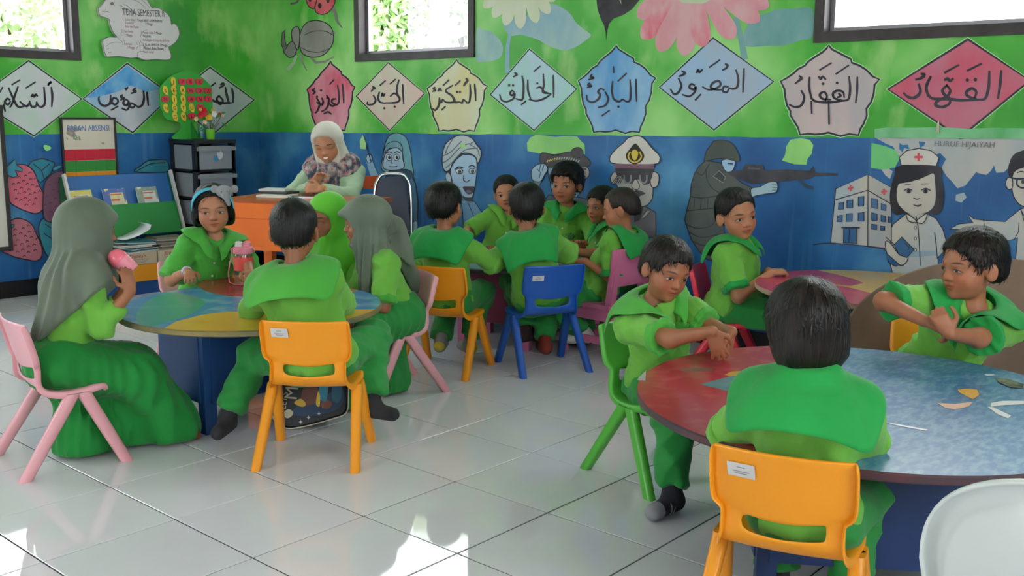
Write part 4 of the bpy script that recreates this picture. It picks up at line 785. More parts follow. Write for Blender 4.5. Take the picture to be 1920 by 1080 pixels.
def surf(f, lo, hi, v, L=4):
    """surface nets on a sparse grid -> verts, quads"""
    lo = np.asarray(lo, float)-2*v; hi = np.asarray(hi, float)+2*v; S = 2**L
    n = np.ceil((hi-lo)/(v*S)).astype(int); cells = np.stack(np.meshgrid(*[np.arange(m) for m in n], indexing='ij'), -1).reshape(-1, 3).astype(np.int64)
    for l in range(L, 0, -1):
        sz = v*2**l; c = ((cells+.5)*sz+lo).astype(F4); d = f(c); cells = cells[np.abs(d) < sz*.87*1.35+.006]
        cells = (cells[:, None]*2+O8).reshape(-1, 3)
    B = int(n.max()*S+4); key = lambda c: (c[..., 0]*B+c[..., 1])*B+c[..., 2]
    ck = key(cells[:, None]+O8); uq, inv = np.unique(ck.ravel(), return_inverse=True)
    ijk = np.stack([uq//(B*B), (uq//B) % B, uq % B], 1); val = f((ijk*v+lo).astype(F4)); cv = val[inv].reshape(-1, 8)
    ins = cv < 0; act = ins.any(1) & ~ins.all(1); cells, cv, ins = cells[act], cv[act], ins[act]
    acc = np.zeros((len(cells), 3)); cnt = np.zeros(len(cells))
    for a, b in EDG:
        m = ins[:, a] != ins[:, b]; t = cv[m, a]/(cv[m, a]-cv[m, b]); acc[m] += O8[a]+(O8[b]-O8[a])*t[:, None]; cnt[m] += 1
    V = (cells+acc/cnt[:, None])*v+lo
    kk = key(cells); order = np.argsort(kk); ks = kk[order]; Q = []
    def find(c):
        q = key(c); i = np.clip(np.searchsorted(ks, q), 0, len(ks)-1); return np.where(ks[i] == q, order[i], -1)
    for ax, (b, c) in enumerate(((1, 2), (2, 0), (0, 1))):
        ci = 4 >> ax; m = ins[:, 0] != ins[:, ci]; idx = np.nonzero(m)[0]; eb = np.zeros(3, np.int64); eb[b] = 1; ec = np.zeros(3, np.int64); ec[c] = 1
        i1, i2, i3 = find(cells[idx]-eb), find(cells[idx]-eb-ec), find(cells[idx]-ec); ok = (i1 >= 0) & (i2 >= 0) & (i3 >= 0)
        q = np.stack([idx, i1, i2, i3], 1)[ok]; fl = ~ins[idx, 0][ok]; q[fl] = q[fl][:, ::-1]; Q.append(q)
    return V, np.concatenate(Q)
def fast_mesh(name, V, Q):
    me = bpy.data.meshes.new(name); me.vertices.add(len(V)); me.vertices.foreach_set('co', np.asarray(V, np.float32).ravel())
    me.loops.add(Q.size); me.loops.foreach_set('vertex_index', Q.ravel().astype(np.int32)); me.polygons.add(len(Q))
    me.polygons.foreach_set('loop_start', np.arange(0, Q.size, 4, dtype=np.int32)); me.update(calc_edges=True); me.validate()
    me.polygons.foreach_set('use_smooth', [True]*len(Q)); return me
def relax(V, Q, it=1, w=.5):
    E_ = np.concatenate([Q[:, [i, (i+1) % 4]] for i in range(4)])
    for _ in range(it):
        s = np.zeros_like(V); c = np.zeros(len(V)); np.add.at(s, E_[:, 0], V[E_[:, 1]]); np.add.at(c, E_[:, 0], 1); np.add.at(s, E_[:, 1], V[E_[:, 0]]); np.add.at(c, E_[:, 1], 1)
        V = V*(1-w)+w*s/np.maximum(c, 1)[:, None]
    return V
def sdf_part(name, f, lo, hi, v, m, parent, base, it=1, attrs=None):
    V, Q = surf(f, lo, hi, v); V = relax(V, Q, it); me = fast_mesh(name, V-base, Q)
    for k, arr in (attrs(V) if attrs else {}).items():
        a = me.attributes.new(k, 'FLOAT_VECTOR', 'POINT'); a.data.foreach_set('vector', np.asarray(arr, np.float32).ravel())
    return put(name, me, m, parent)
# ------------------------------------------------------------------ skin, hair and cloth materials
def skin_mat(name, tone, iris=(0, 0), lids=1.0, mouth=None, brow=(0, 0), smile=0):
    m = bpy.data.materials.new(name); m.use_nodes = True; nt = m.node_tree; N = nt.nodes.new; L = nt.links.new
    b = nt.nodes['Principled BSDF']; b.inputs['Roughness'].default_value = .48; b.inputs['Specular IOR Level'].default_value = .4
    b.inputs['Subsurface Weight'].default_value = .12; b.inputs['Subsurface Radius'].default_value = (.012, .005, .003); b.inputs['Subsurface Scale'].default_value = .5
    at = N('ShaderNodeAttribute'); at.attribute_name = 'hl'; sx = N('ShaderNodeSeparateXYZ'); L(at.outputs['Vector'], sx.inputs[0])
    def mt(op, a, c=None, d=None):
        n = N('ShaderNodeMath'); n.operation = op
        for i, v in enumerate((a, c, d)):
            if v is None: continue
            if isinstance(v, (int, float)): n.inputs[i].default_value = v
            else: L(v, n.inputs[i])
        return n.outputs[0]
    X, Y, Z = sx.outputs; AX = mt('ABSOLUTE', X)
    front = mt('GREATER_THAN', Y, .028)
    def ss(v, a, c):                                    # 1 below a .. 0 above c
        n = N('ShaderNodeMapRange'); n.interpolation_type = 'SMOOTHSTEP'; n.inputs[1].default_value = a; n.inputs[2].default_value = c; n.inputs[3].default_value = 1; n.inputs[4].default_value = 0
        L(v, n.inputs[0]); return n.outputs[0]
    def ell(x, z, cx, cz, rx, rz, soft=.15):
        dx = mt('DIVIDE', mt('SUBTRACT', x, cx), rx); dz = mt('DIVIDE', mt('SUBTRACT', z, cz), rz)
        return ss(mt('SQRT', mt('ADD', mt('MULTIPLY', dx, dx), mt('MULTIPLY', dz, dz))), 1-soft, 1+soft)
    def mix(f, a, c):
        x = N('ShaderNodeMix'); x.data_type = 'RGBA'; L(mt('MULTIPLY', f, front), x.inputs[0])
        for s, v in ((6, a), (7, c)):
            if isinstance(v, tuple): x.inputs[s].default_value = v
            else: L(v, x.inputs[s])
        return x.outputs[2]
    T = [int(tone[i:i+2], 16) for i in (0, 2, 4)]; sh = lambda r, g, bb: lin([min(1, T[0]*r/255), min(1, T[1]*g/255), min(1, T[2]*bb/255)])
    n = N('ShaderNodeTexNoise'); n.inputs['Scale'].default_value = 14; n.inputs['Detail'].default_value = 4; tcn = N('ShaderNodeTexCoord'); L(tcn.outputs['Object'], n.inputs['Vector'])
    cr = N('ShaderNodeValToRGB'); cr.color_ramp.elements[0].color = sh(.95, .93, .92); cr.color_ramp.elements[1].color = sh(1.04, 1.03, 1.02); cr.color_ramp.elements[0].position = .35; cr.color_ramp.elements[1].position = .65
    L(n.outputs[0], cr.inputs[0]); c = cr.outputs[0]
    c = mix(mt('MULTIPLY', ell(AX, Z, .036, -.032, .022, .02, .8), .35), c, sh(1.03, .80, .78))          # cheeks
    zl = mt('ADD', Z, mt('MULTIPLY', mt('MULTIPLY', AX, AX), -14*smile))                                 # lips, curved for a smile
    c = mix(mt('MULTIPLY', ell(X, zl, 0, -.0535, .0205, .0098, .25), .85), c, sh(.96, .74, .73))
    c = mix(ell(X, zl, 0, -.0532, .018, .0011, .5), c, sh(.45, .26, .26))
    if mouth:
        c = mix(ell(X, zl, 0, -.0545, mouth[0], mouth[1], .12), c, lin('5a2024') if len(mouth) < 3 else lin('f2ece4'))
    c = mix(mt('MULTIPLY', ell(AX, Z, .0062, -.0355, .0034, .0018, .5), .8), c, sh(.4, .28, .26))         # nostrils
    br = mt('ADD', mt('MULTIPLY', mt('SUBTRACT', AX, .030), mt('SUBTRACT', AX, .030)), 0)
    zb = mt('ADD', Z, mt('MULTIPLY', br, 9.0))
    c = mix(mt('MULTIPLY', ell(AX, zb, .031+brow[0], .0165+brow[1], .0165, .0030, .5), .85), c, lin('241a18'))
    ez = -.0055; za = mt('ADD', Z, mt('MULTIPLY', br, 14.0))
    c = mix(mt('MULTIPLY', ell(AX, za, .0305, ez+.0042, .0175, .0070, .4), .25), c, sh(.62, .5, .48))      # lid shade of the skin fold
    c = mix(ell(AX, za, .0305, ez+.0008*lids, .0145, .0062*lids+.0006, .1), c, lin('201614'))             # lash line
    c = mix(ell(AX, za, .0305, ez-.0004, .0128, .0049*lids, .1), c, lin('b4aaa4'))
    if lids > .35:
        ex = mt('SUBTRACT', X, iris[0]); AE = mt('ABSOLUTE', ex)
        msk = ell(AX, za, .0305, ez-.0004, .0128, .0049*lids, .1)
        c = mix(mt('MULTIPLY', msk, ell(AE, Z, .0302, ez+.0004+iris[1], .0066, .0066, .12)), c, lin('1c110d'))
    L(c, b.inputs['Base Color'])
    return m
def hair_mat(name, col, col2):
    m = bpy.data.materials.new(name); m.use_nodes = True; nt = m.node_tree; N = nt.nodes.new; L = nt.links.new
    b = nt.nodes['Principled BSDF']; b.inputs['Roughness'].default_value = .42; b.inputs['Specular IOR Level'].default_value = .32
    at = N('ShaderNodeAttribute'); at.attribute_name = 'hc'; n = N('ShaderNodeTexNoise'); n.inputs['Scale'].default_value = 1; n.inputs['Detail'].default_value = 5; L(at.outputs['Vector'], n.inputs['Vector'])
    cr = N('ShaderNodeValToRGB'); cr.color_ramp.elements[0].color = lin(col); cr.color_ramp.elements[1].color = lin(col2); cr.color_ramp.elements[0].position = .4; cr.color_ramp.elements[1].position = .75
    L(n.outputs[0], cr.inputs[0]); L(cr.outputs[0], b.inputs['Base Color'])
    bp = N('ShaderNodeBump'); bp.inputs['Strength'].default_value = .8; bp.inputs['Distance'].default_value = .006; L(n.outputs[0], bp.inputs['Height']); L(bp.outputs[0], b.inputs['Normal'])
    return m
def cloth(name, c, c2=None, rough=.75, bump=.5, sc=20, sheen=.15, st=(1, 1, .55)): return mat(name, c, rough, c2, 3.5, bump=bump, bscale=sc, sheen=sheen, spec=.25, stretch=st)
M_hair = hair_mat('black_hair', '040303', '120d0d'); M_hair_br = hair_mat('dark_brown_hair', '090605', '281a14'); M_buzz = hair_mat('cropped_hair', '1c1411', '33261f')
M_shirt = cloth('lime_green_cotton', '64a83a', '74b84a'); M_shirt2 = cloth('leaf_green_cotton', '45a138', '52ad42'); M_dkgreen = cloth('emerald_green_cotton', '1c9140', '249d48'); M_trouser = cloth('grass_green_trousers', '24833a', '2d8f42', bump=.6, sc=14)
M_hijab = cloth('sage_grey_jersey', '5c6858', '6a7666', rough=.6, bump=.12, sc=10, st=(2.5, 2.5, .5)); M_hijab_g = cloth('bright_green_jersey', '5cc030', '6ccb3c', rough=.6, bump=.12, sc=10)
M_skirt = cloth('green_skirt_cotton', '157a30', '1b8638', bump=.3, sc=9)
# ------------------------------------------------------------------ head
def head_local(ears=True):
    u = U(); u.add(el((0, -.010, .030), (.069, .085, .070))).add(el((0, .020, -.028), (.055, .056, .066)), .03).add(el((0, .026, -.056), (.041, .044, .035)), .02)
    for s in (-1, 1):
        u.add(el((s*.031, .038, -.034), (.026, .028, .026)), .02).add(rc((s*.014, .072, .011), (s*.042, .057, .010), .008, .006), .015)
    u.add(el((0, .057, -.080), (.017, .014, .012)), .016)
    for s in (-1, 1):
        u.sub(el((s*.031, .088, -.006), (.017, .013, .0085)), .012).add(el((s*.0305, .060, -.006), (.0148, .0148, .0112)), .004)
    u.add(rc((0, .070, .002), (0, .081, -.024), .0060, .0080), .012).add(el((0, .0845, -.0285), (.0098, .0085, .0078)), .008)
    for s in (-1, 1): u.add(el((s*.0108, .0795, -.0305), (.0072, .0075, .0062)), .005)
    u.add(el((0, .0735, -.0490), (.0185, .0088, .0050)), .005).add(el((0, .0725, -.0578), (.0158, .0085, .0056)), .005).sub(el((0, .0845, -.0534), (.0185, .0065, .0012)), .003)
    ca, sa = math.cos(.45), math.sin(.45)
    for s in (-1, 1) if ears else ():
        R = np.array([[s*ca, -s*sa, 0], [sa, ca, 0], [0, 0, 1]])
        u.add(el((s*.0715, -.010, -.012), (.0075, .0175, .0275), R), .008).sub(el((s*.0800, -.004, -.011), (.0055, .0085, .0150), R), .004)
    return u
HEAD, HEAD_SCARF = head_local(), head_local(False)
def hair_local(kind, seed=0):
    r = wrinkle(seed+5, .0022, 160, 3, (1, 1, .25))
    t = {'boy': .0105, 'buzz': .005, 'bob': .020, 'bowl': .016, 'girl': .011, 'curly': .017, 'short': .0075}[kind]
    u = U()
    u.add(el((0, -.012, .032), (.069+t, .085+t, .070+t*1.05)))
    if kind in ('bob', 'girl'):
        for s in (-1, 1): u.add(el((s*(.050 if kind == 'bob' else .058), -.024, -.030), (.034, .058 if kind == 'bob' else .040, .062)), .03)
        u.add(el((0, -.062, -.034), (.062, .036, .052)), .03)
    else:
        u.add(el((0, -.055, -.016), (.056+t*.6, .042+t*.6, .052)), .03)
    yk, zk = {'boy': ((-.11, -.045, -.012, .012, .034, .060, .10), (-.066, -.050, .008, .002, -.002, .046, .058)),
              'short': ((-.11, -.045, -.012, .012, .034, .060, .10), (-.052, -.040, .016, .008, .012, .056, .066)),
              'curly': ((-.11, -.045, -.012, .012, .034, .060, .10), (-.060, -.046, .010, .002, .004, .048, .058)),
              'bowl': ((-.11, -.045, -.012, .012, .034, .060, .10), (-.062, -.046, .006, -.004, -.012, .030, .034)),
              'buzz': ((-.11, -.045, -.012, .012, .030, .045, .10), (-.050, -.036, .014, .008, .008, .062, .078)),
              'girl': ((-.11, -.045, -.012, .012, .034, .060, .10), (-.085, -.086, -.075, -.050, .018, .062, .070)),
              'bob': ((-.11, -.045, -.012, .012, .034, .060, .10), (-.090, -.088, -.080, -.060, -.030, .030, .034))}[kind]
    ns = wrinkle(seed+9, .010 if kind in ('boy', 'bowl', 'curly') else .004, 90, 3)
    u.cut(lambda p: (np.interp(p[:, 1], yk, zk).astype(F4)-p[:, 2]+ns(p))*F4(.75), .008)
    u.disp(r)
    if kind == 'curly': u.disp(wrinkle(seed+2, .006, 75, 3))
    return u
# ------------------------------------------------------------------ a seated person
def cvec(l, u, d): return RH*l+UP*u+FH*d            # camera-aligned vector (lateral, up, depth)
def hdir(a, pitch=0): a = math.radians(a); b = math.radians(pitch); return nrm(RH*math.sin(a)*math.cos(b)-FH*math.cos(a)*math.cos(b)-UP*math.sin(b))
def ik(a, b, l1, l2, hint):
    d = b-a; L = np.linalg.norm(d)
    if L > (l1+l2)*.995: b = a+d/L*(l1+l2)*.995; d = b-a; L = np.linalg.norm(d)
    x = (l1*l1-l2*l2+L*L)/(2*L); h = math.sqrt(max(l1*l1-x*x, 0)); u = d/L; hp = hint-u*(hint@u); return a+u*x+nrm(hp)*h, b
def hand_sdf(w, d, n, s, side, curl=.5, spread=.12, thumb=.5, k=1.0):
    """w wrist, d direction, n back of the hand, side=+1 right hand; a palm and five jointed fingers"""
    d = nrm(d); n = nrm(n-d*(n@d)); x = np.cross(d, n)*side*1.0
    s = s*k; u = U(); pc = w+d*.030*s
    R = np.stack([x, d, n], 1); u.add(el(pc, (.0235*s, .033*s, .0115*s), R)).add(el(w+d*.046*s, (.0225*s, .016*s, .0095*s), R), .008)
    for i, (bx, ln) in enumerate(((-.0165, .92), (-.0055, 1.0), (.0055, .95), (.0160, .76))):
        p = w+d*(.056 if i in (1, 2) else .052)*s+x*bx*s; a0 = spread*(i-1.5)*.9; dd = nrm(d*math.cos(a0)+x*math.sin(a0)); ang = 0
        for j, (l, r) in enumerate(((.022, .0062), (.016, .0056), (.012, .0050))):
            ang += curl*(.75 if j == 0 else 1.0)*(1+.06*i); v = dd*math.cos(ang)-n*math.sin(ang); q = p+v*l*ln*s; u.add(rc(p, q, r*s, (r-.0006)*s), .0035 if j else .007); p = q
    p = w+d*.014*s-x*.017*s; t0 = nrm(d*.62-x*.75-n*.15*thumb)
    q = p+t0*.026*s; u.add(rc(p, q, .0088*s, .0072*s), .008); t1 = nrm(d*.9-x*.25-n*.55*thumb); q2 = q+t1*.020*s; u.add(rc(q, q2, .0070*s, .0058*s), .004)
    t2 = nrm(d*.95+x*.1-n*.75*thumb); u.add(rc(q2, q2+t2*.014*s, .0058*s, .0050*s), .004)
    return culled(w+d*.045*s, .085*s, u)
def head_frame(yaw, pitch, roll):
    f = hdir(yaw, pitch); x = nrm(np.cross(f, UP)); z = np.cross(x, f); r = math.radians(roll)
    x, z = x*math.cos(r)+z*math.sin(r), z*math.cos(r)-x*math.sin(r); return np.stack([x, f, z], 1)
def collar_sheet(name, f, nb, right, fwd, up, s, m, parent, base, back=.15, side=.10, front=.06, off=.010, flare=0., r0=.047, gap=14, lift=0.):
    ph = np.radians(np.linspace(gap, 360-gap, 61)); c, sn = np.cos(ph), np.sin(ph)
    rad = fwd*c[:, None]+right*sn[:, None]
    P = nb+rad*(r0*s)+up*(.018*s)-np.outer(np.maximum(c, 0)**2, up)*(.050*s)+np.outer(np.maximum(c, 0)**2, fwd)*(.012*s)
    def grad(p):
        e = F4(.003); g = np.stack([f((p+np.eye(3)[i]*e).astype(F4))-f((p-np.eye(3)[i]*e).astype(F4)) for i in range(3)], 1); return g/(np.linalg.norm(g, axis=1)[:, None]+1e-9)
    def proj_(p, o):
        for _ in range(3): p = p-(f(p.astype(F4))-o)[:, None]*grad(p)
        return p
    a = np.abs(np.degrees(ph)-180)                     # 0 = back
    Lk = np.interp(a, [0, 20, 36, 46, 56, 68, 90, 120, 150, 166], [back, back*1.05, back*1.22, back*1.5, side*1.5, side*1.2, side, front*.9, front*1.05, front*1.0])*s
    n = 14; rows = [P.copy()]; P = proj_(P, off); t = rad.copy(); grav = .17-.07*flare
    for k in range(n):
        st = (Lk/n)[:, None]; g = grad(P); d = f(P.astype(F4)); near = (d < off+.006)[:, None]
        t = t+np.array([0, 0, -grav]); tn = (t*g).sum(1)[:, None]; t = np.where(near & (tn < 0), t-g*tn, t); t /= np.linalg.norm(t, axis=1)[:, None]+1e-9
        q = P+t*st
        for _ in range(2):
            d = f(q.astype(F4)); mk_ = d < off
            if mk_.any(): q[mk_] = q[mk_]+grad(q[mk_])*(off-d[mk_])[:, None]
        q[1:-1] = q[1:-1]*.76+(q[:-2]+q[2:])*.12; t = q-P; t /= np.linalg.norm(t, axis=1)[:, None]+1e-9; P = q; rows.append(P.copy())
    A = np.array(rows); A[0] += up*(.012+lift)*s; A[1] += up*lift*.7*s; A[2] += up*lift*.3*s
    V = A.reshape(-1, 3)-base; nn = 61; Q = np.array([(k*nn+i, k*nn+i+1, (k+1)*nn+i+1, (k+1)*nn+i) for k in range(n) for i in range(nn-1)])
    me = fast_mesh(name, V, Q); o = put(name, me, m, parent); md = o.modifiers.new('t', 'SOLIDIFY'); md.thickness = .003; md.offset = 1; return o
def hair_coords(V, hc, hR, hs):
    q = (V-hc)@hR/hs-np.array((0, -.03, .03)); th = np.arctan2(q[:, 0], q[:, 1]); ph = np.arctan2(np.hypot(q[:, 0], q[:, 1]), q[:, 2])
    return np.stack([np.sin(th)*16, np.cos(th)*16, ph*1.6], 1)
def tufts(name, hf, hc, hR, hs, n, ln, m, parent, base, seed, lift=.25):
    """fine tapered locks lying on the hair cap"""
    rg = np.random.default_rng(seed); P = []
    d = rg.normal(size=(n*3, 3)); d /= np.linalg.norm(d, axis=1)[:, None]; d = d[d[:, 2] > -.75]
    o = np.array((0, -.015, .02)); p = o+d*.075
    for _ in range(6): p = p-d*(hf(p.astype(F4)))[:, None]*.9
    r = np.linalg.norm(p-o, axis=1); v = hf(p.astype(F4)); k = (np.abs(v) < .004) & (r < .16); p, d = p[k][:n], d[k][:n]
    cr = np.array((0, -.03, .11)); t = p-cr; t = t-d*(t*d).sum(1)[:, None]; t /= np.linalg.norm(t, axis=1)[:, None]+1e-6; t += rg.normal(size=t.shape)*.35; t -= d*(t*d).sum(1)[:, None]; t /= np.linalg.norm(t, axis=1)[:, None]
    s = np.cross(d, t); L_ = ln*rg.uniform(.5, 1.3, (len(p), 1)); w = .0016; b = p-d*.002
    A = b-s*w; B_ = b+s*w; m1 = b+t*L_*.5+d*(.35*lift+.1)*L_; C1 = m1-s*w*.8; D1 = m1+s*w*.8; E1 = b+t*L_+d*lift*.5*L_
    V = np.stack([A, B_, C1, D1, E1, E1], 1).reshape(-1, 3)*hs@hR.T+hc
    i = np.arange(len(p))[:, None]*6; Q = np.concatenate([i+np.array([[0, 1, 3, 2]]), i+np.array([[2, 3, 4, 5]])])
    me = fast_mesh(name, V-base, Q); a = me.attributes.new('hc', 'FLOAT_VECTOR', 'POINT'); n_ = len(me.vertices); co = np.zeros(n_*3, np.float32); me.vertices.foreach_get('co', co); a.data.foreach_set('vector', hair_coords(co.reshape(-1, 3)+base, hc, hR, hs).astype(np.float32).ravel())
    o = put(name, me, m, parent); o['kind'] = 'stuff'; return o
def mk_person(label, hip, body, head, face, s=1.0, wr=None, elb=None, hnd=None, ank=None, knee=None, hair='boy', hairm=None, tone='b9846a', skin={}, shirt=None, cuff=None, collar=None, bottom='trousers', botm=None, sock='2b2b30', v=.0042, sleeve=.80, seat=.27, shrug=0, shtilt=0, hs=1.0, group=None, hijab=None, cat='person', lean=None, twist=0, belly=1.0, seed=1, collar_m=None, toe=None):
    hipz = seat+.070*s; H = LZ(hip[0], hip[1], hipz); fd = nrm(RH*body[0]+FH*body[1]); base = np.array([H[0], H[1], 0])
    hc = D(*head); hR = head_frame(*face); hs = hs*s*1.02
    fa = math.radians(twist); fs = fd*math.cos(fa)+np.cross(UP, fd)*math.sin(fa)              # chest direction
    nb = hc-hR[:, 2]*.098*hs-hR[:, 1]*.018*hs-UP*.028*s                                     # base of the neck
    up = nrm(nb-H); right = nrm(np.cross(fs, up)); right = nrm(right+up*shtilt); fwd = np.cross(up, right)
    R = np.stack([right, fwd, up], 1); L_ = np.linalg.norm(nb-H)
    ch = H+up*L_*.70+fwd*.004*s; be = H+up*L_*.34+fwd*.012*s
    sh = [nb-up*(.046-shrug)*s+right*q*.104*s-fwd*.004*s for q in (1, -1)]                    # right, left
    la, lf = .185*s, .165*s; el_, wr_ = [], []
    for i, q in enumerate((1, -1)):
        W = wr[i] if wr and wr[i] is not None else H+right*q*.09*s+fwd*.26*s+UP*.16*s
        hint = elb[i] if elb and elb[i] is not None else (-UP*1.0+right*q*.5-fwd*.2)
        e, w_ = ik(sh[i], np.asarray(W, float), la, lf, np.asarray(hint, float)); el_.append(e); wr_.append(w_)
    hj = [H+right*q*.062*s-up*.01*s for q in (1, -1)]; kn, an = [], []
    fb = nrm(fd-UP*(fd@UP)); rb = nrm(np.cross(fb, UP))
    for i, q in enumerate((1, -1)):
        A = ank[i] if ank and ank[i] is not None else base+rb*q*.085*s+fb*.24*s+UP*.062*s
        k, a = ik(hj[i], np.asarray(A, float), .255*s, .245*s, (np.asarray(knee[i], float) if knee and knee[i] is not None else fb+UP*1.2+rb*q*.25)); kn.append(k); an.append(a)
    t = thing('person', label, cat, base, 0, group)
    allp = np.array([hc, H, nb]+el_+wr_+kn+an); lo, hi = allp.min(0)-.2*s, allp.max(0)+.2*s; lo[2] = max(lo[2], -.02)
    def arms(r0, r1, r2, r3, k=.02, tend=1.0, fore=True):
        out = []
        for i in (0, 1):
            out.append((rc(sh[i], sh[i]+(el_[i]-sh[i])*tend, r0*s, r1*s), k))
            if fore: out.append((rc(el_[i], wr_[i], r2*s, r3*s), k))
        return out
    # -------- body: one continuous skin
    u = U(); u.add(el(ch, (.088*s, .060*s, .115*s), R)).add(el(be, (.078*s, .058*s, .10*s), R), .04).add(el(H, (.085*s, .065*s, .065*s), R), .04)
    u.add(rc(nb-up*.02*s, hc-hR[:, 2]*.055*hs-hR[:, 1]*.012*hs, .034*s, .031*s), .02)
    for i, q in enumerate((1, -1)): u.add(rc(nb-up*.01*s, sh[i], .030*s, .036*s), .02)
    for f, k in arms(.033, .027, .0265, .0172): u.add(f, k*s)
    for i in (0, 1):
        toe_d = nrm((toe[i] if toe and toe[i] is not None else fb+rb*(.15 if i == 0 else -.15))); hl = an[i]-toe_d*.02*s-UP*.03*s
        u.add(rc(hj[i], kn[i], .048*s, .038*s), .02).add(rc(kn[i], an[i], .036*s, .024*s), .02).add(rc(hl, hl+toe_d*.105*s-UP*.006*s, .026*s, .020*s), .02)
    for i, q in enumerate((1, -1)):
        hd = dict(d=None, n=None, curl=.45, spread=.14, thumb=.6); hd.update((hnd[i] or {}) if hnd else {})
        d = nrm(wr_[i]-el_[i]) if hd['d'] is None else nrm(hd['d']); n = UP*1.0 if hd['n'] is None else hd['n']
        if abs(nrm(n)@d) > .95: n = fwd
        u.add(hand_sdf(wr_[i], d, np.asarray(n, float), s*.98, q, hd['curl'], hd['spread'], hd['thumb']), .006)
    hfun = lambda p, h=(HEAD if hair else HEAD_SCARF): h(((p-hc.astype(F4))@hR.astype(F4))/F4(hs))*F4(hs)
    u.add(culled(hc, .125*hs, hfun, .05), .012)
    sk = skin_mat('skin_'+label[:14].replace(' ', '_'), tone, **skin)
    sdf_part('body', u, lo, hi, v, sk, t, base, 0, lambda V: {'hl': (V-hc)@hR/hs})
    # -------- shirt
    sm = shirt or M_shirt; cl = U(); g = belly
    cl.add(el(ch, (.108*s*g, .080*s*g, .128*s), R)).add(el(be, (.108*s*g, .084*s*g, .115*s), R), .04).add(el(H+up*.01*s, (.128*s*g, .102*s*g, .080*s), R), .05)
    for i in (0, 1): cl.add(rc(nb-up*.012*s, sh[i], .034*s, .047*s), .025)
    body_cl = U(); body_cl.l = list(cl.l)
    for i in (0, 1):
        full = sleeve > 1; e = sh[i]+(el_[i]-sh[i])*min(sleeve, 1); a = U().add(rc(sh[i], sh[i]+(el_[i]-sh[i])*(1.12 if not full else 1), .046*s, (.056 if not full else .042)*s))
        if full: a.add(rc(el_[i], el_[i]+(wr_[i]-el_[i])*1.0, .040*s, .027*s), .02).cut(half(el_[i]+(wr_[i]-el_[i])*(sleeve-1), wr_[i]-el_[i]), .003)
        else: a.cut(half(e, el_[i]-sh[i]), .003)
        cl.add(a, .022*s)
    cl.cut(half(H-up*.055*s, -up), .004); cl.sub(el(nb+up*.055*s+fwd*.016*s, (.046*s, .046*s, .062*s), R), .006)
    wk1, wk2 = wrinkle(seed, .0085*s, 30, 3, (1, 1, .8)), wrinkle(seed+50, .0035*s, 75, 3); wk = lambda p: wk1(p)+wk2(p); cl.disp(wk)
    sp = sdf_part('shirt', cl, lo, hi, v*1.45, sm, t, base, 1)
    if cuff:
        for i in (0, 1):
            e = sh[i]+(el_[i]-sh[i])*min(sleeve, 1); d = nrm(el_[i]-sh[i]); c = U().add(rc(sh[i], sh[i]+(el_[i]-sh[i])*1.12, .050*s, .0595*s)).cut(half(e+d*.003, d), .002).cut(half(e-d*.026*s, -d), .002).disp(lambda p: wk(p))
            sdf_part('cuff', c, e-.09*s, e+.09*s, v*1.1, cuff, t, base, 1)
    if collar:
        cs = U(); cs.add(el(ch, (.110*s*g, .084*s*g, .128*s), R)).add(el(be, (.112*s*g, .088*s*g, .115*s), R), .05)
        for i in (0, 1): cs.add(rc(nb-up*.008*s, sh[i], .034*s, .046*s), .04).add(rc(sh[i], sh[i]+(el_[i]-sh[i])*.9, .047*s, .056*s), .04)
        collar_sheet('sailor_collar', cs, nb, right, fwd, up, s, collar_m or cuff or sm, t, base, **collar)
    # -------- lower garment and socks
    if bottom == 'trousers':
        b = U().add(el(H-up*.012*s, (.118*s, .094*s, .072*s), R))
        for i in (0, 1):
            lg = U().add(rc(hj[i], kn[i], .072*s, .062*s)).add(rc(kn[i], an[i]+(an[i]-kn[i])*.1, .060*s, .052*s), .03).cut(lambda p, i=i: np.where(((p-an[i].astype(F4))**2).sum(1) < (.14*s)**2, half(an[i]+UP*.022*s, an[i]-kn[i])(p), F4(-.05)), .003); b.add(lg, .03)
        b.sub(el(be+up*.06*s, (.085*s, .066*s, .085*s), R), .006); w2 = wrinkle(seed+3, .011*s, 36, 3, (.6, .6, 1.2)); b.disp(lambda p: w2(p)); b.cut(half((0, 0, .006), (0, 0, -1)), .002)
        sdf_part('trousers', b, lo, hi, v*1.7, botm or M_trouser, t, base, 1)
    elif bottom == 'skirt':
        mk, ma = (kn[0]+kn[1])/2, (an[0]+an[1])/2; b = U().add(el(H-up*.004*s, (.128*s, .10*s, .082*s), R)).add(rc(H, mk, .105*s, .10*s), .05)
        for i in (0, 1): b.add(rc(hj[i], kn[i], .080*s, .078*s), .04).add(rc(kn[i], np.array([an[i][0], an[i][1], .05]), .078*s, .085*s), .05)
        b.add(rc(mk, np.array([ma[0], ma[1], .04]), .09*s, .12*s), .06); u0 = H-UP*.12+fb*.05*s; b.add(rc(u0, np.array([base[0]+fb[0]*.06, base[1]+fb[1]*.06, .05]), .07*s, .10*s), .06).add(rc(np.array([base[0]+fb[0]*.08, base[1]+fb[1]*.08, .07]), np.array([ma[0], ma[1], .07]), .085*s, .10*s), .06)
        b.sub(el(be+up*.06*s, (.085*s, .066*s, .085*s), R), .006)
        axis = mk*.5+H*.5
        w2 = wrinkle(seed+3, .006*s, 30, 4, (1, 1, .5))
        def pl(p):
            th = np.arctan2((p[:, 0]-F4(axis[0])), (p[:, 1]-F4(axis[1]))); return (np.abs(np.sin(th*13+3*p[:, 2]))-.6).astype(F4)*F4(.011*s)*np.clip((F4(hipz+.10)-p[:, 2])*6, 0, 1)+w2(p)
        b.disp(pl); b.cut(half((0, 0, .012), (0, 0, -1)), .003); sdf_part('skirt', b, lo-.06, hi+.06, v*1.5, botm or M_skirt, t, base, 1)
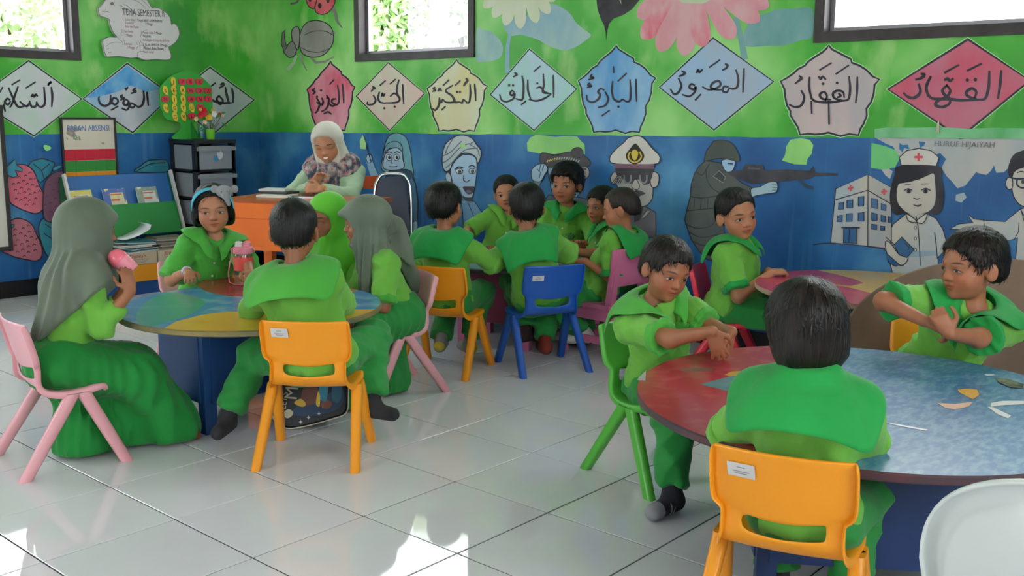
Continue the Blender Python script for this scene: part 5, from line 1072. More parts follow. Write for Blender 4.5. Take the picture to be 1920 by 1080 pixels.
    if sock:
        for i in (0, 1):
            toe_d = nrm((toe[i] if toe and toe[i] is not None else fb+rb*(.15 if i == 0 else -.15))); hl = an[i]-toe_d*.02*s-UP*.03*s
            c = U().add(rc(an[i]+(kn[i]-an[i])*.25, an[i], .034*s, .030*s)).add(rc(hl, hl+toe_d*.105*s-UP*.006*s, .031*s, .025*s), .025).cut(half((0, 0, .004), (0, 0, -1)), .003)
            sc_ = sock if not isinstance(sock, str) else mat('sock_'+sock, sock, .9, bump=.2, bscale=180)
            sdf_part('sock', c, an[i]-.16*s, an[i]+.12*s, v*1.6, sc_ if not isinstance(sc_, (list, tuple)) else sc_[0], t, base, 1)
    # -------- hair
    if hair:
        hf = hair_local(hair, seed); hm = hairm or M_hair
        hw = lambda p: hf(((p-hc.astype(F4))@hR.astype(F4))/F4(hs))*F4(hs)
        o = sdf_part('hair', hw, hc-.17*hs, hc+.17*hs, v*1.15, hm, t, base, 1, lambda V: {'hc': hair_coords(V, hc, hR, hs)})
        if hair != 'buzz': tufts('hair_strands', hf, hc, hR, hs, 900, {'boy': .024, 'bowl': .03, 'bob': .03, 'girl': .026, 'curly': .03, 'short': .016}[hair], hm, t, base, seed, {'curly': .5, 'bob': .03, 'girl': .06}.get(hair, .18))
    return dict(t=t, base=base, hc=hc, hR=hR, hs=hs, nb=nb, up=up, right=right, fwd=fwd, R=R, H=H, sh=sh, el=el_, wr=wr_, kn=kn, an=an, s=s, lo=lo, hi=hi, v=v, ch=ch, be=be, fb=fb, cl=cl)
def hood(P, m, face_r=(.052, .066), cz=-.012, fy=(.095, .085), drape=None, brim=0, folds=9, amp=.006, name='headscarf', t=.012, tail=None, extra=None, hem=None, seed=3, head_k=.03):
    """scarf: snug hood with a face opening, falling from the chin over the shoulders"""
    hc, hR, hs, s = P['hc'], P['hR'], P['hs'], P['s']; u = U()
    W = lambda q: hc+hR@(np.array(q)*hs)
    u.add(el(W((0, -.010, .026)), ((.071+t)*hs, (.088+t)*hs, (.074+t)*hs), hR)).add(el(W((0, .010, -.045)), ((.060+t)*hs, (.064+t)*hs, (.062+t)*hs), hR), head_k)
    if brim: u.add(el(W((0, .062, .040)), (.058*hs, (.036+brim)*hs, .022*hs), hR), .02)
    for f, k in (drape or []): u.add(f, k)
    u.sub(el(W((0, fy[0], cz)), (face_r[0]*hs, fy[1]*hs, face_r[1]*hs), hR), .008)
    ax = P['nb']; w2 = wrinkle(seed, .0035*s, 26, 4, (1, 1, .25))
    def fo(p):
        th = np.arctan2(p[:, 0]-F4(ax[0]), p[:, 1]-F4(ax[1])); k = np.clip((F4(hc[2]+.02*hs)-p[:, 2])*7, 0, 1)
        return (np.abs(np.sin(th*folds*.5+6*p[:, 2]+1.3*np.sin(th*3)))-.6).astype(F4)*F4(amp)*k+w2(p)*k
    u.disp(fo)
    if hem is not None:
        for h in hem: u.cut(h, .004)
    pts = np.array([hc, P['nb'], P['H']]); return sdf_part(name, u, pts.min(0)-.34*s, pts.max(0)+.30*s, P['v']*1.35, m, P['t'], P['base'], 1)

def patch(P, x, z, w, h, m, name, n=5, disc=False, off=.0022, fwd=None, thick=.0016):
    """small flat detail laid on the shirt: x to the wearer's right, z above the chest centre"""
    f, rt, up, fw = P['cl'], P['right'], P['up'], P['fwd'] if fwd is None else fwd
    g = np.linspace(-1, 1, n); A, B = np.meshgrid(g, g, indexing='ij')
    if disc:
        k = np.maximum(abs(A), abs(B)); r = np.sqrt(A*A+B*B)+1e-9; A, B = A*k/r, B*k/r
    p = P['ch']+fw*.25+np.outer((x+A*w/2).ravel(), rt)+np.outer((z+B*h/2).ravel(), up)
    for _ in range(40): p = p-fw*np.maximum(f(p.astype(F4))-off, 0)[:, None]*.8
    Q = np.array([(i*n+j, (i+1)*n+j, (i+1)*n+j+1, i*n+j+1) for i in range(n-1) for j in range(n-1)])
    o = put(name, fast_mesh(name, p-P['base'], Q), m, P['t']); md = o.modifiers.new('t', 'SOLIDIFY'); md.thickness = thick; md.offset = 0; return o
# ================================================================== the children and their teacher
TONE = dict(a='b07a5c', b='a86e50', c='9c6648', d='c08a6a')
UNI = dict(cuff=M_shirt2)
PP = {}
# ---- left table
hA = cA+dA*.01
PP['A'] = mk_person('girl in a long sage-grey headscarf lifting a pink cup, seated at far left', hA, dA, (166, 430, 3.60), (116, 6, 0), 1.02, wr=[D(246, 545, 3.46), D(236, 538, 3.66)], elb=[cvec(.35, -1, -.25), cvec(.2, -1, .1)],
    hnd=[dict(d=cvec(-.25, 1, .1), n=cvec(.6, 0, -.8), curl=.55), dict(d=cvec(-.2, 1, -.2), n=cvec(.6, 0, .8), curl=.5)], hair=None, tone=TONE['c'], shirt=M_shirt, sleeve=1.62, bottom='skirt', sock=None, v=.0066, seed=2, ank=[LZ(*(hA+dA*.36+np.array([.05, -.06])), .05), LZ(*(hA+dA*.36+np.array([-.05, .07])), .05)])
PP['B'] = mk_person('boy with cropped black hair seen from behind on the orange chair with the bag', (-.70, 3.53), (.03, 1), (552, 432, 3.50), (182, 2, 0), 1.06, wr=[D(650, 598, 3.80), D(480, 598, 3.78)], elb=[cvec(1, -.6, -.3), cvec(-1, -.6, -.3)],
    hair='short', tone=TONE['c'], cuff=None, collar=dict(back=.13, side=.12, front=.055, flare=1.0), collar_m=M_shirt2, sleeve=1.55, v=.0068, belly=1.16, seed=5, ank=[D(698, 752, 3.62), D(425, 780, 3.62)], knee=[cvec(.15, .7, 1), cvec(-.35, .7, 1)], toe=[cvec(.5, 0, -.25), cvec(-.1, 0, -.9)], shirt=M_shirt, hs=.98)
hN = np.array((-1.43, 4.58))
PP['N'] = mk_person('girl with a turquoise elephant headband sitting behind the left table', hN, (.42, -.9), (399, 392, 4.46), (17, 3, -3), 1.0, wr=[D(352, 509, 4.26), D(470, 512, 4.2)], elb=[cvec(-.7, -.6, .4), cvec(.9, -.5, .2)],
    hnd=[dict(d=cvec(.35, -.15, -.8), n=cvec(0, 1, 0), curl=.5), None], hair='girl', tone=TONE['a'], skin=dict(iris=(.0022, 0), lids=.75, brow=(0, -.001)), collar=dict(back=.12, side=.09, front=.055), shirt=M_shirt2, cuff=M_shirt2, collar_m=M_shirt2, sleeve=.95, v=.0038, seed=7)
pP = pC+np.array([.02, -.03])
PP['P'] = mk_person('girl in a sage-grey headscarf with a brim, in profile at the left table', pP, (-.86, -.5), (686, 416, 4.36), (-86, 4, 0), 1.04, wr=[D(600, 540, 4.45), D(648, 545, 4.18)], elb=[cvec(0, -1, .3), cvec(.35, -1, -.25)],
    hair=None, tone=TONE['c'], skin=dict(iris=(0, 0), lids=.8), shirt=M_shirt, cuff=M_shirt2, sleeve=.92, bottom='skirt', botm=M_trouser, sock=None, v=.0042, seed=11, ank=[LZ(-.76, 4.28, .06), LZ(-.70, 4.08, .06)])
PP['Q'] = mk_person('small girl in a bright green headscarf looking down at the left table', (-.83, 4.74), (-.35, -.94), (613, 405, 4.62), (-36, 12, 4), .98, hair=None, tone=TONE['a'], skin=dict(lids=.3), shirt=M_shirt, sleeve=1.6, bottom='skirt', botm=M_trouser, sock=None, v=.0056, seed=13)
# ---- middle table
PP['D'] = mk_person('boy in grey and yellow socks on the orange chair, back turned, at the middle table', (-.315, 4.80), (.34, .94), (834, 386, 4.78), (158, 4, 4), 1.04, wr=[D(926, 490, 4.98), D(850, 480, 5.06)], elb=[cvec(.9, -.6, -.3), cvec(-.7, -.6, 0)], hnd=[dict(d=cvec(.4, .1, .7), n=cvec(0, 1, .1), curl=.6), None],
    hair='boy', tone=TONE['b'], collar=dict(back=.14, side=.11, front=.055, flare=.4), cuff=M_shirt, collar_m=M_dkgreen, sleeve=1.5, v=.0068, seed=17, ank=[D(880, 640, 4.98), D(826, 636, 4.88)], toe=[cvec(-.35, 0, .6), cvec(.1, 0, .8)], sock=mat('grey_sock', '8b8d88', .9, bump=.2, bscale=180))
hE = np.array((qE[0]-.06, qE[1]+.20))
PP['E'] = mk_person('boy with black hair seen from behind on the blue chair', hE, (-.22, .97), (987, 388, 4.86), (184, 4, 0), 1.06, wr=[D(1045, 480, 5.16), D(955, 480, 5.14)], elb=[cvec(1, -.5, -.1), cvec(-1, -.5, -.1)],
    hair='boy', tone=TONE['b'], cuff=M_shirt, collar=dict(back=.165, side=.10, front=.055, flare=.1), collar_m=M_dkgreen, sleeve=.95, v=.0068, belly=1.05, seed=19, ank=[D(1022, 640, 4.98), D(985, 618, 5.02)], toe=[cvec(-.2, 0, .7), cvec(.5, 0, .5)], sock=mat('red_brown_sock', '7c2a20', .9, '2a1c1a', 9, lo=.5, hi=.55))
PP['L'] = mk_person('boy leaning on his arm against the wall at the middle table', (-.10, 6.02), (.08, -1), (950, 362, 5.95), (-6, 2, -8), .98, wr=[D(876, 447, 5.72), D(975, 440, 5.66)], elb=[cvec(-1, -.5, .2), cvec(.9, -.6, .2)],
    hair='short', tone=TONE['a'], skin=dict(iris=(-.002, 0), mouth=(.010, .0040)), cuff=M_shirt, collar=dict(back=.12, side=.085, front=.055), collar_m=M_shirt, sleeve=.9, v=.0050, seed=23, shtilt=.06)
PP['M'] = mk_person('curly-haired boy sitting upright in front of the saluting soldier', (.30, 5.80), (-.35, -.94), (1062, 345, 5.73), (-27, 3, 0), 1.06, wr=[D(1020, 455, 5.52), D(1082, 456, 5.50)], elb=[cvec(-.8, -.7, .2), cvec(.9, -.6, .2)],
    hair='curly', tone=TONE['b'], skin=dict(iris=(-.002, 0)), cuff=M_shirt, collar=dict(back=.12, side=.09, front=.055), collar_m=M_dkgreen, sleeve=.95, v=.0048, seed=29)
PP['R'] = mk_person('boy peering past the shaven-headed boy at the middle table', (.60, 5.42), (-.92, -.2), (1127, 385, 5.42), (-50, 4, 0), .94, wr=[D(1092, 462, 5.34), D(1075, 468, 5.18)], elb=[cvec(-.1, -1, .3), cvec(.6, -.8, -.2)], hnd=[dict(n=cvec(0, 1, 0)), dict(d=cvec(-1, -.05, .1), n=cvec(0, 1, 0), curl=.4)],
    hair='boy', tone=TONE['b'], skin=dict(mouth=(.009, .0035)), cuff=M_dkgreen, collar=dict(back=.13, side=.085, front=.05), collar_m=M_dkgreen, sleeve=.85, v=.0050, seed=31)
PP['F'] = mk_person('boy with a shaven head in profile on the pink wooden chair', (.445, 5.155), (-.72, .70), (1163, 392, 5.08), (-103, 12, 0), 1.0, wr=[D(1070, 476, 5.3), D(1096, 489, 5.05)], elb=[cvec(-.3, -1, .3), cvec(.5, -.9, -.3)], hnd=[None, dict(d=cvec(-.9, -.1, .4), n=cvec(0, 1, -.2), curl=.6)],
    hair='buzz', hairm=M_buzz, tone=TONE['b'], skin=dict(lids=.5), cuff=M_dkgreen, collar=dict(back=.11, side=.09, front=.055, flare=.1), collar_m=M_dkgreen, sleeve=.9, v=.0047, seed=37, ank=[D(1060, 622, 5.36), D(1098, 622, 5.12)], knee=[cvec(-1, .8, 0), cvec(-1, .8, 0)], sock=mat('white_sock', 'c8c8c4', .9, bump=.2, bscale=180), toe=[cvec(-.5, 0, .3), cvec(-.7, 0, -.1)])
# ---- right side
PP['H'] = mk_person('boy in the red chair looking back over his shoulder at the camera', (1.03, 4.64), (.94, -.34), (1381, 402, 4.62), (19, 4, -9), 1.08, wr=[D(1447, 512, 4.46), D(1440, 508, 4.66)], elb=[cvec(-.4, -1, -.35), cvec(.2, -1, .4)], hnd=[dict(d=cvec(1, .1, .25), n=cvec(.1, 1, -.2), curl=.9), dict(d=cvec(1, 0, -.2), n=cvec(0, 1, 0), curl=.8)],
    hair='short', tone=TONE['a'], skin=dict(iris=(-.0012, 0), lids=.85), cuff=M_dkgreen, collar=dict(back=.125, side=.07, front=.05, flare=.1), collar_m=M_dkgreen, sleeve=.85, v=.0042, seed=41, twist=-12, belly=1.16, hs=1.03)
PP['G'] = mk_person('boy stretching his arms over the front table from the green chair', (.50, 3.34), (.58, -.81), (1249, 505, 3.22), (26, 15, 10), 1.02, wr=[D(1336, 622, 2.93), D(1372, 622, 3.02)], elb=[cvec(-.5, -1, .1), cvec(.7, -.8, .4)],
    hnd=[dict(d=cvec(.35, -.9, .15), n=cvec(-.1, .35, -.95), curl=.18, spread=.16, thumb=.1), dict(d=cvec(-.15, -1, -.1), n=cvec(.8, .2, -.4), curl=.35)], hair='boy', hs=.93, hairm=M_hair_br, tone=TONE['c'], skin=dict(iris=(.0012, -.0005), lids=.7), cuff=M_shirt2, collar=dict(back=.14, side=.08, front=.05, flare=.2), collar_m=M_shirt2, sleeve=.80, v=.0036, seed=43, ank=[LZ(.50, 2.98, .065), LZ(.72, 3.06, .075)], toe=[cvec(-.5, 0, -.5), cvec(.2, 0, -.7)], sock=mat('black_sock', '23242a', .9, bump=.2, bscale=180))
PP['I'] = mk_person('child with bobbed hair and a wide green collar seen from behind in the right foreground', (.66, 2.17), (.42, .91), (1509, 618, 2.13), (186, 8, 2), 1.0, wr=[D(1610, 850, 2.34), D(1440, 800, 2.40)], elb=[cvec(1, -.5, -.2), cvec(-1, -.6, 0)],
    hair='bob', hairm=M_hair_br, tone=TONE['b'], cuff=M_shirt, collar=dict(back=.125, side=.13, front=.055, flare=1.2, r0=.034, lift=.035), collar_m=M_dkgreen, sleeve=.98, v=.0060, seed=47, hs=.93)
PP['J'] = mk_person('boy with clasped hands looking left from behind the front table', (1.44, 3.37), (-.36, -.93), (1822, 497, 3.12), (-76, 4, 0), 1.06, wr=[D(1734, 602, 2.98), D(1780, 626, 2.88)], elb=[cvec(-1, .15, .3), cvec(.7, -1, .1)],
    hnd=[dict(d=cvec(.8, -.35, -.3), n=cvec(.3, .8, -.4), curl=.75), dict(d=cvec(-.45, .75, .2), n=cvec(-.3, .2, -.9), curl=.8)], hair='boy', hairm=M_hair_br, tone=TONE['b'], skin=dict(lids=.6), cuff=M_dkgreen, collar=dict(back=.16, side=.10, front=.07, flare=.1), collar_m=M_dkgreen, sleeve=.85, v=.0036, seed=53)
# ---- headscarves
P = PP['A']; s = P['s']; sR, sL = P['sh']
hood(P, M_hijab, face_r=(.056, .064), drape=[(rc(P['hc']-UP*.05-P['fwd']*.03, D(150, 560, 3.58), .082*s, .115*s), .06), (rc(sR+UP*.0, sL, .068*s, .068*s), .05), (rc(D(150, 545, 3.55), D(135, 640, 3.50), .125*s, .128*s), .05), (rc(sR, D(190, 560, 3.46), .066, .07), .04)],
     brim=.006, folds=13, amp=.016, hem=[half(D(217, 528, 3.55), cvec(.66, -.75, 0)), half(D(110, 641, 3.5), cvec(-.12, -1, 0))], seed=4, t=.014, head_k=.04)
P = PP['P']; s = P['s']; sR, sL = P['sh']
hood(P, M_hijab, face_r=(.11, .062), cz=-.030, fy=(.112, .080), drape=[(rc(P['nb']+UP*.03, P['nb']-P['up']*.04-P['fwd']*.01, .062*s, .075*s), .04), (rc(D(692, 455, 4.33), D(687, 548, 4.28), .050, .030), .05), (rc(D(738, 425, 4.44), D(784, 540, 4.50), .050, .024), .05), (rc(D(722, 440, 4.52), D(772, 530, 4.58), .05, .03), .05)], brim=.014, folds=16, amp=.017, seed=8, t=.013, head_k=.04)
P = PP['Q']; s = P['s']; sR, sL = P['sh']
hood(P, M_hijab_g, face_r=(.13, .072), cz=-.018, fy=(.110, .084), drape=[(rc(P['nb']+UP*.02, P['nb']-P['up']*.10+P['fwd']*.02, .075*s, .115*s), .05), (rc(sR, sL, .062*s, .062*s), .04), (rc(P['nb']-P['up']*.08+P['fwd']*.03, P['nb']-P['up']*.17+P['fwd']*.045, .105*s, .11*s), .04)], folds=8, amp=.009, seed=9, hem=[half(P['nb']-P['up']*.20, -P['up'])])
# ---- the teacher at her desk
M_sage = cloth('sage_green_blouse', 'a4c0a0', 'b0caac', rough=.7, bump=.12)
P = PP['T'] = mk_person('woman teacher in a pale headscarf and sage blouse laughing at the orange desk', (-1.12, 6.50), (.04, -1), (614, 268, 6.40), (-6, 20, -5), 1.34, wr=[D(586, 347, 6.20), D(602, 354, 6.12)], elb=[cvec(-1, -.7, .15), cvec(1, -.9, .1)], hnd=[dict(d=cvec(.6, .75, -.1), n=cvec(-.5, .2, .8), curl=.55, thumb=.2), dict(d=cvec(-1, .05, -.1), n=cvec(0, .5, -1), curl=.9)],
    hair=None, tone=TONE['d'], skin=dict(lids=.12, mouth=(.0135, .0048, 1), smile=1), shirt=M_sage, sleeve=1.93, bottom='trousers', botm=M_sage, sock='3a3a3a', v=.0056, seat=.44, hs=.86, seed=61, belly=1.12)
s = P['s']; sR, sL = P['sh']
hood(P, cloth('ivory_scarf', 'd6d2c6', 'c8c4b8', rough=.65, bump=.1), face_r=(.13, .094), cz=-.016, fy=(.114, .084), drape=[(rc(P['nb']+UP*.03, P['nb']-P['up']*.02, .070*s, .076*s), .04), (rc(P['hc']-UP*.03, P['nb']-P['fwd']*.03, .075, .08), .04), (rc(P['nb']+P['fwd']*.05, P['nb']-P['up']*.10+P['fwd']*.085, .075, .05), .04), (rc(P['hc']-P['fwd']*.04, P['nb']-P['right']*.09-P['up']*.03, .08, .06), .04)], folds=9, amp=.007, seed=10, hem=[half(P['nb']-P['up']*.13, -P['up'])], t=.013)
M_print = mat('floral_print', '3c4456', .7, 'b8a8a4', 34, bump=.1, lo=.42, hi=.62, stretch=(1, 1, .7))
nt = M_print.node_tree; _b = nt.nodes['Principled BSDF']; _src = _b.inputs['Base Color'].links[0].from_socket; _n = nt.nodes.new('ShaderNodeTexVoronoi'); _n.inputs['Scale'].default_value = 42; _m = nt.nodes.new('ShaderNodeMix'); _m.data_type = 'RGBA'
_r2 = nt.nodes.new('ShaderNodeValToRGB'); _r2.color_ramp.elements[0].position = .24; _r2.color_ramp.elements[1].position = .30; _r2.color_ramp.elements[0].color = (1, 1, 1, 1); _r2.color_ramp.elements[1].color = (0, 0, 0, 1)
_t = nt.nodes.new('ShaderNodeTexCoord'); nt.links.new(_t.outputs['Object'], _n.inputs['Vector']); nt.links.new(_n.outputs['Distance'], _r2.inputs[0]); nt.links.new(_r2.outputs[0], _m.inputs[0]); nt.links.new(_src, _m.inputs[6]); _m.inputs[7].default_value = lin('c0606c'); nt.links.new(_m.outputs[2], _b.inputs['Base Color'])
u = U(); nb, up, fw, rt = P['nb'], P['up'], P['fwd'], P['right']
u.add(rc(nb+up*.03, nb-up*.03+fw*.03, .075*s, .08*s)).add(rc(nb-up*.01+rt*.10+fw*.01, nb-up*.27+rt*.075+fw*.085, .062*s, .045*s), .03).add(rc(nb-up*.01-rt*.10+fw*.01, nb-up*.27-rt*.075+fw*.085, .062*s, .045*s), .03).add(rc(nb-up*.05+fw*.05, nb-up*.22+fw*.09, .06*s, .045*s), .02)
u.sub(el(P['hc'], (.10*P['hs'], .115*P['hs'], .115*P['hs']), P['hR']), .01); _w = wrinkle(77, .011, 40, 4, (1.3, 1.3, .25)); u.disp(lambda p: _w(p)).cut(half(nb-up*.31, -up), .004)
sdf_part('printed_shawl', u, nb-.4, nb+.25, .005, M_print, P['t'], P['base'], 1)

# ---- small details of the uniforms
M_btn, M_badge = mat('white_button', 'e4e4dc', .3), mat('dark_badge', '1d4a2c', .5, '3f8a4a', 220)
for k, zs in (('M', (.005, -.05)), ('L', (.0, -.055)), ('N', (.02, -.04)), ('G', (.03,)), ('H', (.035,)), ('R', (.03,))):
    for z in zs: patch(PP[k], -.004, z, .0095, .0095, M_btn, 'button', 5, True, .003, thick=.003)
for k, x, z in (('M', -.055, -.035), ('L', -.052, -.05)): patch(PP[k], x, z, .040, .040, M_badge, 'badge', 7, True)
for k, x, z, m in (('G', -.048, .002, M_shirt2), ('N', -.050, -.03, M_shirt2), ('M', -.052, .0, M_shirt)): patch(PP[k], x, z, .060, .062, m, 'pocket', 6)
patch(PP['G'], .004, .004, .03, .03, mat('name_tag', '8fc87c', .4), 'name_tag', 4)
for i in (0, 1):
    P = PP['D']; s = P['s']; td = nrm((cvec(-.35, 0, .6), cvec(.1, 0, .8))[i]); hl = P['an'][i]-td*.02*s-UP*.03*s
    sdf_part('sock_heel', U().add(el(hl-td*.012*s+UP*.004*s, (.027*s, .027*s, .024*s))), hl-.06, hl+.06, .004, mat('yellow_heel', 'c8b43c', .9, bump=.2, bscale=180), P['t'], P['base'], 1)
    P = PP['G']; s = P['s']; td = nrm((cvec(-.5, 0, -.5), cvec(.2, 0, -.7))[i]); hl = P['an'][i]-td*.02*s-UP*.03*s
    for q in (.042, .056):
        c = hl+td*q*s-UP*.002*s; sdf_part('sock_stripe', U().add(rc(hl, hl+td*.105*s-UP*.006*s, .0322*s, .0262*s)).cut(half(c+td*.003, td), .001).cut(half(c-td*.003, -td), .001), c-.05, c+.05, .0028, mat('grey_stripe', '9a9aa0', .9), P['t'], P['base'], 0)
    c = hl+td*.085*s; sdf_part('sock_toe', U().add(rc(hl, hl+td*.108*s-UP*.006*s, .0322*s, .0262*s)).cut(half(c, -td), .001), c-.06, c+.06, .0036, mat('grey_toe', '8c8c92', .9), P['t'], P['base'], 0)
# ================================================================== things on and against the left wall
def sub(p, name, bm, m, **k): return finish(bm, name, m, p, **k)
M_blk = mat('black_plastic', '1d1d22', .4); M_gry = mat('translucent_grey_plastic', '8a9098', .35, bump=.02, bscale=90)
# plastic drawer tower
cx0, cx1, cyf, cyb, ct = 2.03, 2.36, 3.76, YW-.02, 1.017
cxm, cym = (cx0+cx1)/2, (cyf+cyb)/2; t = thing('drawer_cabinet', 'black and grey plastic drawer tower in the corner by the bookshelf', 'cabinet', (cxm, cym, 0))
W_, Dp = cx1-cx0, cyb-cyf
bm = bmesh.new(); box(bm, (0, 0, ct-.014), (W_+.012, Dp+.006, .028)); sub(t, 'top', bm, M_blk, bevel=.006)
tier = (ct-.028)/5
bm = bmesh.new()
for i in range(5): box(bm, (0, 0, ct-.028-tier*(i+1)+.008), (W_, Dp, .016))
for sx in (-1, 1):
    for sy in (-1, 1): box(bm, (sx*(W_/2-.016), sy*(Dp/2-.022), (ct-.028)/2), (.032, .044, ct-.03))
box(bm, (0, Dp/2-.004, ct/2), (W_-.06, .006, ct-.05)); sub(t, 'frame', bm, M_blk, bevel=.003, seg=1)
for i in range(5):
    z = ct-.028-tier*(i+.5)+.002
    for sx in (-1, 1): bm = bmesh.new(); box(bm, (sx*(W_/2-.012), 0, z), (.010, Dp-.09, tier-.03)); sub(t, 'side_panel', bm, M_gry, bevel=.003, seg=1)
    bm = bmesh.new(); box(bm, (.004, -Dp/2+.03, z-.004), (W_-.07+.045, .06, tier-.03)); d = sub(t, 'drawer', bm, M_gry, bevel=.004); bm = bmesh.new(); box(bm, (.004, -Dp/2-.008, z+tier/2-.038), (W_-.02, .028, .026)); sub(d, 'handle', bm, M_gry, bevel=.004)
    if i == 0:
        for pts, c in (([(-.02,-.02),(.0,-.035),(.02,-.02),(.015,.01),(-.01,.012)], '3f86b8'), ([(.01,.0),(.03,-.02),(.055,-.005),(.06,.025),(.04,.05),(.03,.03),(.012,.04)], 'c8ccd0')):
            bm = bmesh.new(); extrude_poly(bm, [(x, -Dp/2-.0008, z+y) for x, y in pts], (0, -.0006, 0)); sub(d, 'sticker', bm, mat('sticker_'+c, c, .5))
# alphabet tree cut from green board, on the cabinet
YT = 3.95; tb = onY(350, 261, YT); tb[2] = ct
def tp(x, y, k=6.75): q = onY(280+x/k, 130+y/k, YT); return np.array((q[0]-tb[0], 0, q[2]-tb[2]))
t = thing('alphabet_tree', 'green board cut as a tree carrying red and yellow letter discs', 'toy', tb)
M_tg = mat('green_felt_board', '2f9e36', .7, '3aaa40', 5)
oc = [(480,25),(600,60),(690,120),(760,190),(795,260),(797,350),(800,470),(785,570),(700,640),(590,660),(562,690),(580,750),(620,810),(668,880),(305,880),(350,800),(405,740),(395,690),(370,668),(300,655),(220,630),(180,580),(165,520),(140,470),(136,350),(136,240),(170,190),(240,110),(350,50)]
bm = bmesh.new(); pts = catmull([tp(*p) for p in oc], True, 3); pts[:, 2] = np.maximum(pts[:, 2], 0.0); extrude_poly(bm, pts, (0, .012, 0)); sub(t, 'tree_board', bm, M_tg)
bm = bmesh.new(); extrude_poly(bm, [tp(*p)*np.array((0, 0, 1))+np.array((tp(535, 800)[0]-.004, q, 0)) for p, q in (((0,665), 0), ((0,760), -.03), ((0,882), -.09), ((0,882), 0))], (.008, 0, 0)); sub(t, 'support_foot', bm, mat('green_felt_dark', '27862f', .7))
M_py, M_pr, M_bl = mat('yellow_foam', 'e4c23a', .6), mat('red_foam', 'd8304a', .6), mat('letter_black', '1a1716', .6)
for L_, x, y, c in [('J',295,155,0),('P',412,153,1),('B',515,152,1),('X',628,155,1),('S',193,265,0),('E',300,262,0),('R',412,262,0),('W',520,265,1),('D',632,265,1),('Z',738,268,1),('M',197,375,1),('I',305,378,0),('F',418,378,0),('A',525,375,1),('N',637,375,1),('Y',742,372,1),('H',200,488,0),('G',310,485,0),('T',420,483,0),('U',527,486,0),('K',640,482,1),('G',315,597,0),('V',423,597,0),('L',533,590,1)]:
    c0 = tp(x, y); k = .0072*1.0
    if c: o = [(math.cos(a)*5.6*(1-.06*math.cos(2*a)), math.sin(a)*4.3-(.7 if abs(a-math.pi/2) < .3 else 0)) for a in np.linspace(0, 2*math.pi, 18, endpoint=False)]
    else: o = [(-3.2,2),(-2.4,4.6),(0,5.6),(2.4,4.8),(3.8,1.5),(4.1,-2.5),(3.6,-5.6),(2.8,-6.2),(0,-5.2),(-2,-3),(-3.1,0)]
    sc = .0056; bm = bmesh.new(); extrude_poly(bm, [(c0[0]+a*sc, -.0005, c0[2]+b*sc) for a, b in o], (0, -.007, 0)); d = sub(t, 'letter_disc', bm, M_pr if c else M_py)
    mm = Matrix(((1, 0, 0, c0[0]+(0 if c else .003)), (0, 0, -1, -.0082), (0, 1, 0, c0[2]-.004), (0, 0, 0, 1))); text_mesh('letter', L_, .036, M_bl, d, mm, .0008)
# flower pot and small glass beside the tree
fpz = onY(395, 262, 3.86); fpz[2] = ct; t = thing('flower_pot', 'small lime green pot of artificial flowers on the drawer tower', 'plant', fpz)
bm = bmesh.new(); lathe(bm, [(.0, .0), (.027, .0), (.030, .01), (.034, .072), (.036, .075), (.031, .075), (.029, .02), (0, .02)], 20); sub(t, 'pot', bm, mat('lime_pot', '7cd040', .4), smooth=True)
rg = random.Random(3)
def flower_head(name, c, r, m, n=6):
    bm = bmesh.new(); c = Vector(c)
    for ring, (rr, nn) in enumerate(((1, n), (.65, n-1), (.3, 3))):
        for k in range(nn):
            a = 6.283*k/nn+ring*.5; d = Vector((math.cos(a), -.55-.3*ring, math.sin(a))).normalized(); s_ = d.cross(Vector((0, 1, .2))).normalized()
            b0 = c; p = [b0+s_*r*.12, b0+d*r*rr*.6+s_*r*.42*rr, b0+d*r*rr+s_*r*.15, b0+d*r*rr-s_*r*.15, b0+d*r*rr*.6-s_*r*.42*rr, b0-s_*r*.12]
            bm.faces.new([bm.verts.new(q) for q in p])
    o = sub(t, name, bm, m); md = o.modifiers.new('s', 'SOLIDIFY'); md.thickness = .002; return o
def fl(px, py): q = onY(px, py, 3.84); return (q[0]-fpz[0], q[1]-fpz[1]-rg.uniform(-.01, .02), q[2]-fpz[2])
for px, py, r, c in ((380,210,.040,'d81e38'),(373,216,.026,'d81e38'),(389,219,.030,'e8c01c'),(399,214,.026,'e8e8e4'),(409,215,.020,'c83030'),(417,215,.022,'e0c8b0'),(368,223,.020,'e8d0a0'),(381,229,.020,'e8c8a0'),(398,207,.016,'e0b040'),(395,222,.016,'e8d8b8'),(372,205,.015,'e8b848')):
    flower_head('flower_head', fl(px, py), r*1.0, mat('petal_'+c, c, .6))
for k in range(7):
    q = fl(rg.uniform(372, 415), rg.uniform(212, 232)); bm = bmesh.new(); tube(bm, [(rg.uniform(-.015, .015), 0, .06), (q[0]*.4, q[1]*.5, q[2]*.6), q], [.0022, .002, .0015], 5); sub(t, 'stem', bm, mat('flower_stem', '5a4030', .7))
for k in range(12):
    q = Vector(fl(rg.uniform(368, 418), rg.uniform(212, 238))); a = rg.uniform(0, 6.28); d = Vector((math.cos(a), -.2, math.sin(a)*.8)); s_ = Vector((-math.sin(a), .3, math.cos(a))); l = rg.uniform(.03, .05)
    bm = bmesh.new(); bm.faces.new([bm.verts.new(v) for v in (q, q+d*l*.5+s_*l*.22, q+d*l, q+d*l*.5-s_*l*.22)]); o = sub(t, 'leaf', bm, mat('flower_leaf', '3c7a3a', .5)); md = o.modifiers.new('s', 'SOLIDIFY'); md.thickness = .0012
gz = onY(379, 262, 3.90); gz[2] = ct; t = thing('glass_vase', 'small clear glass with a teal swirl behind the flower pot', 'vase', gz)
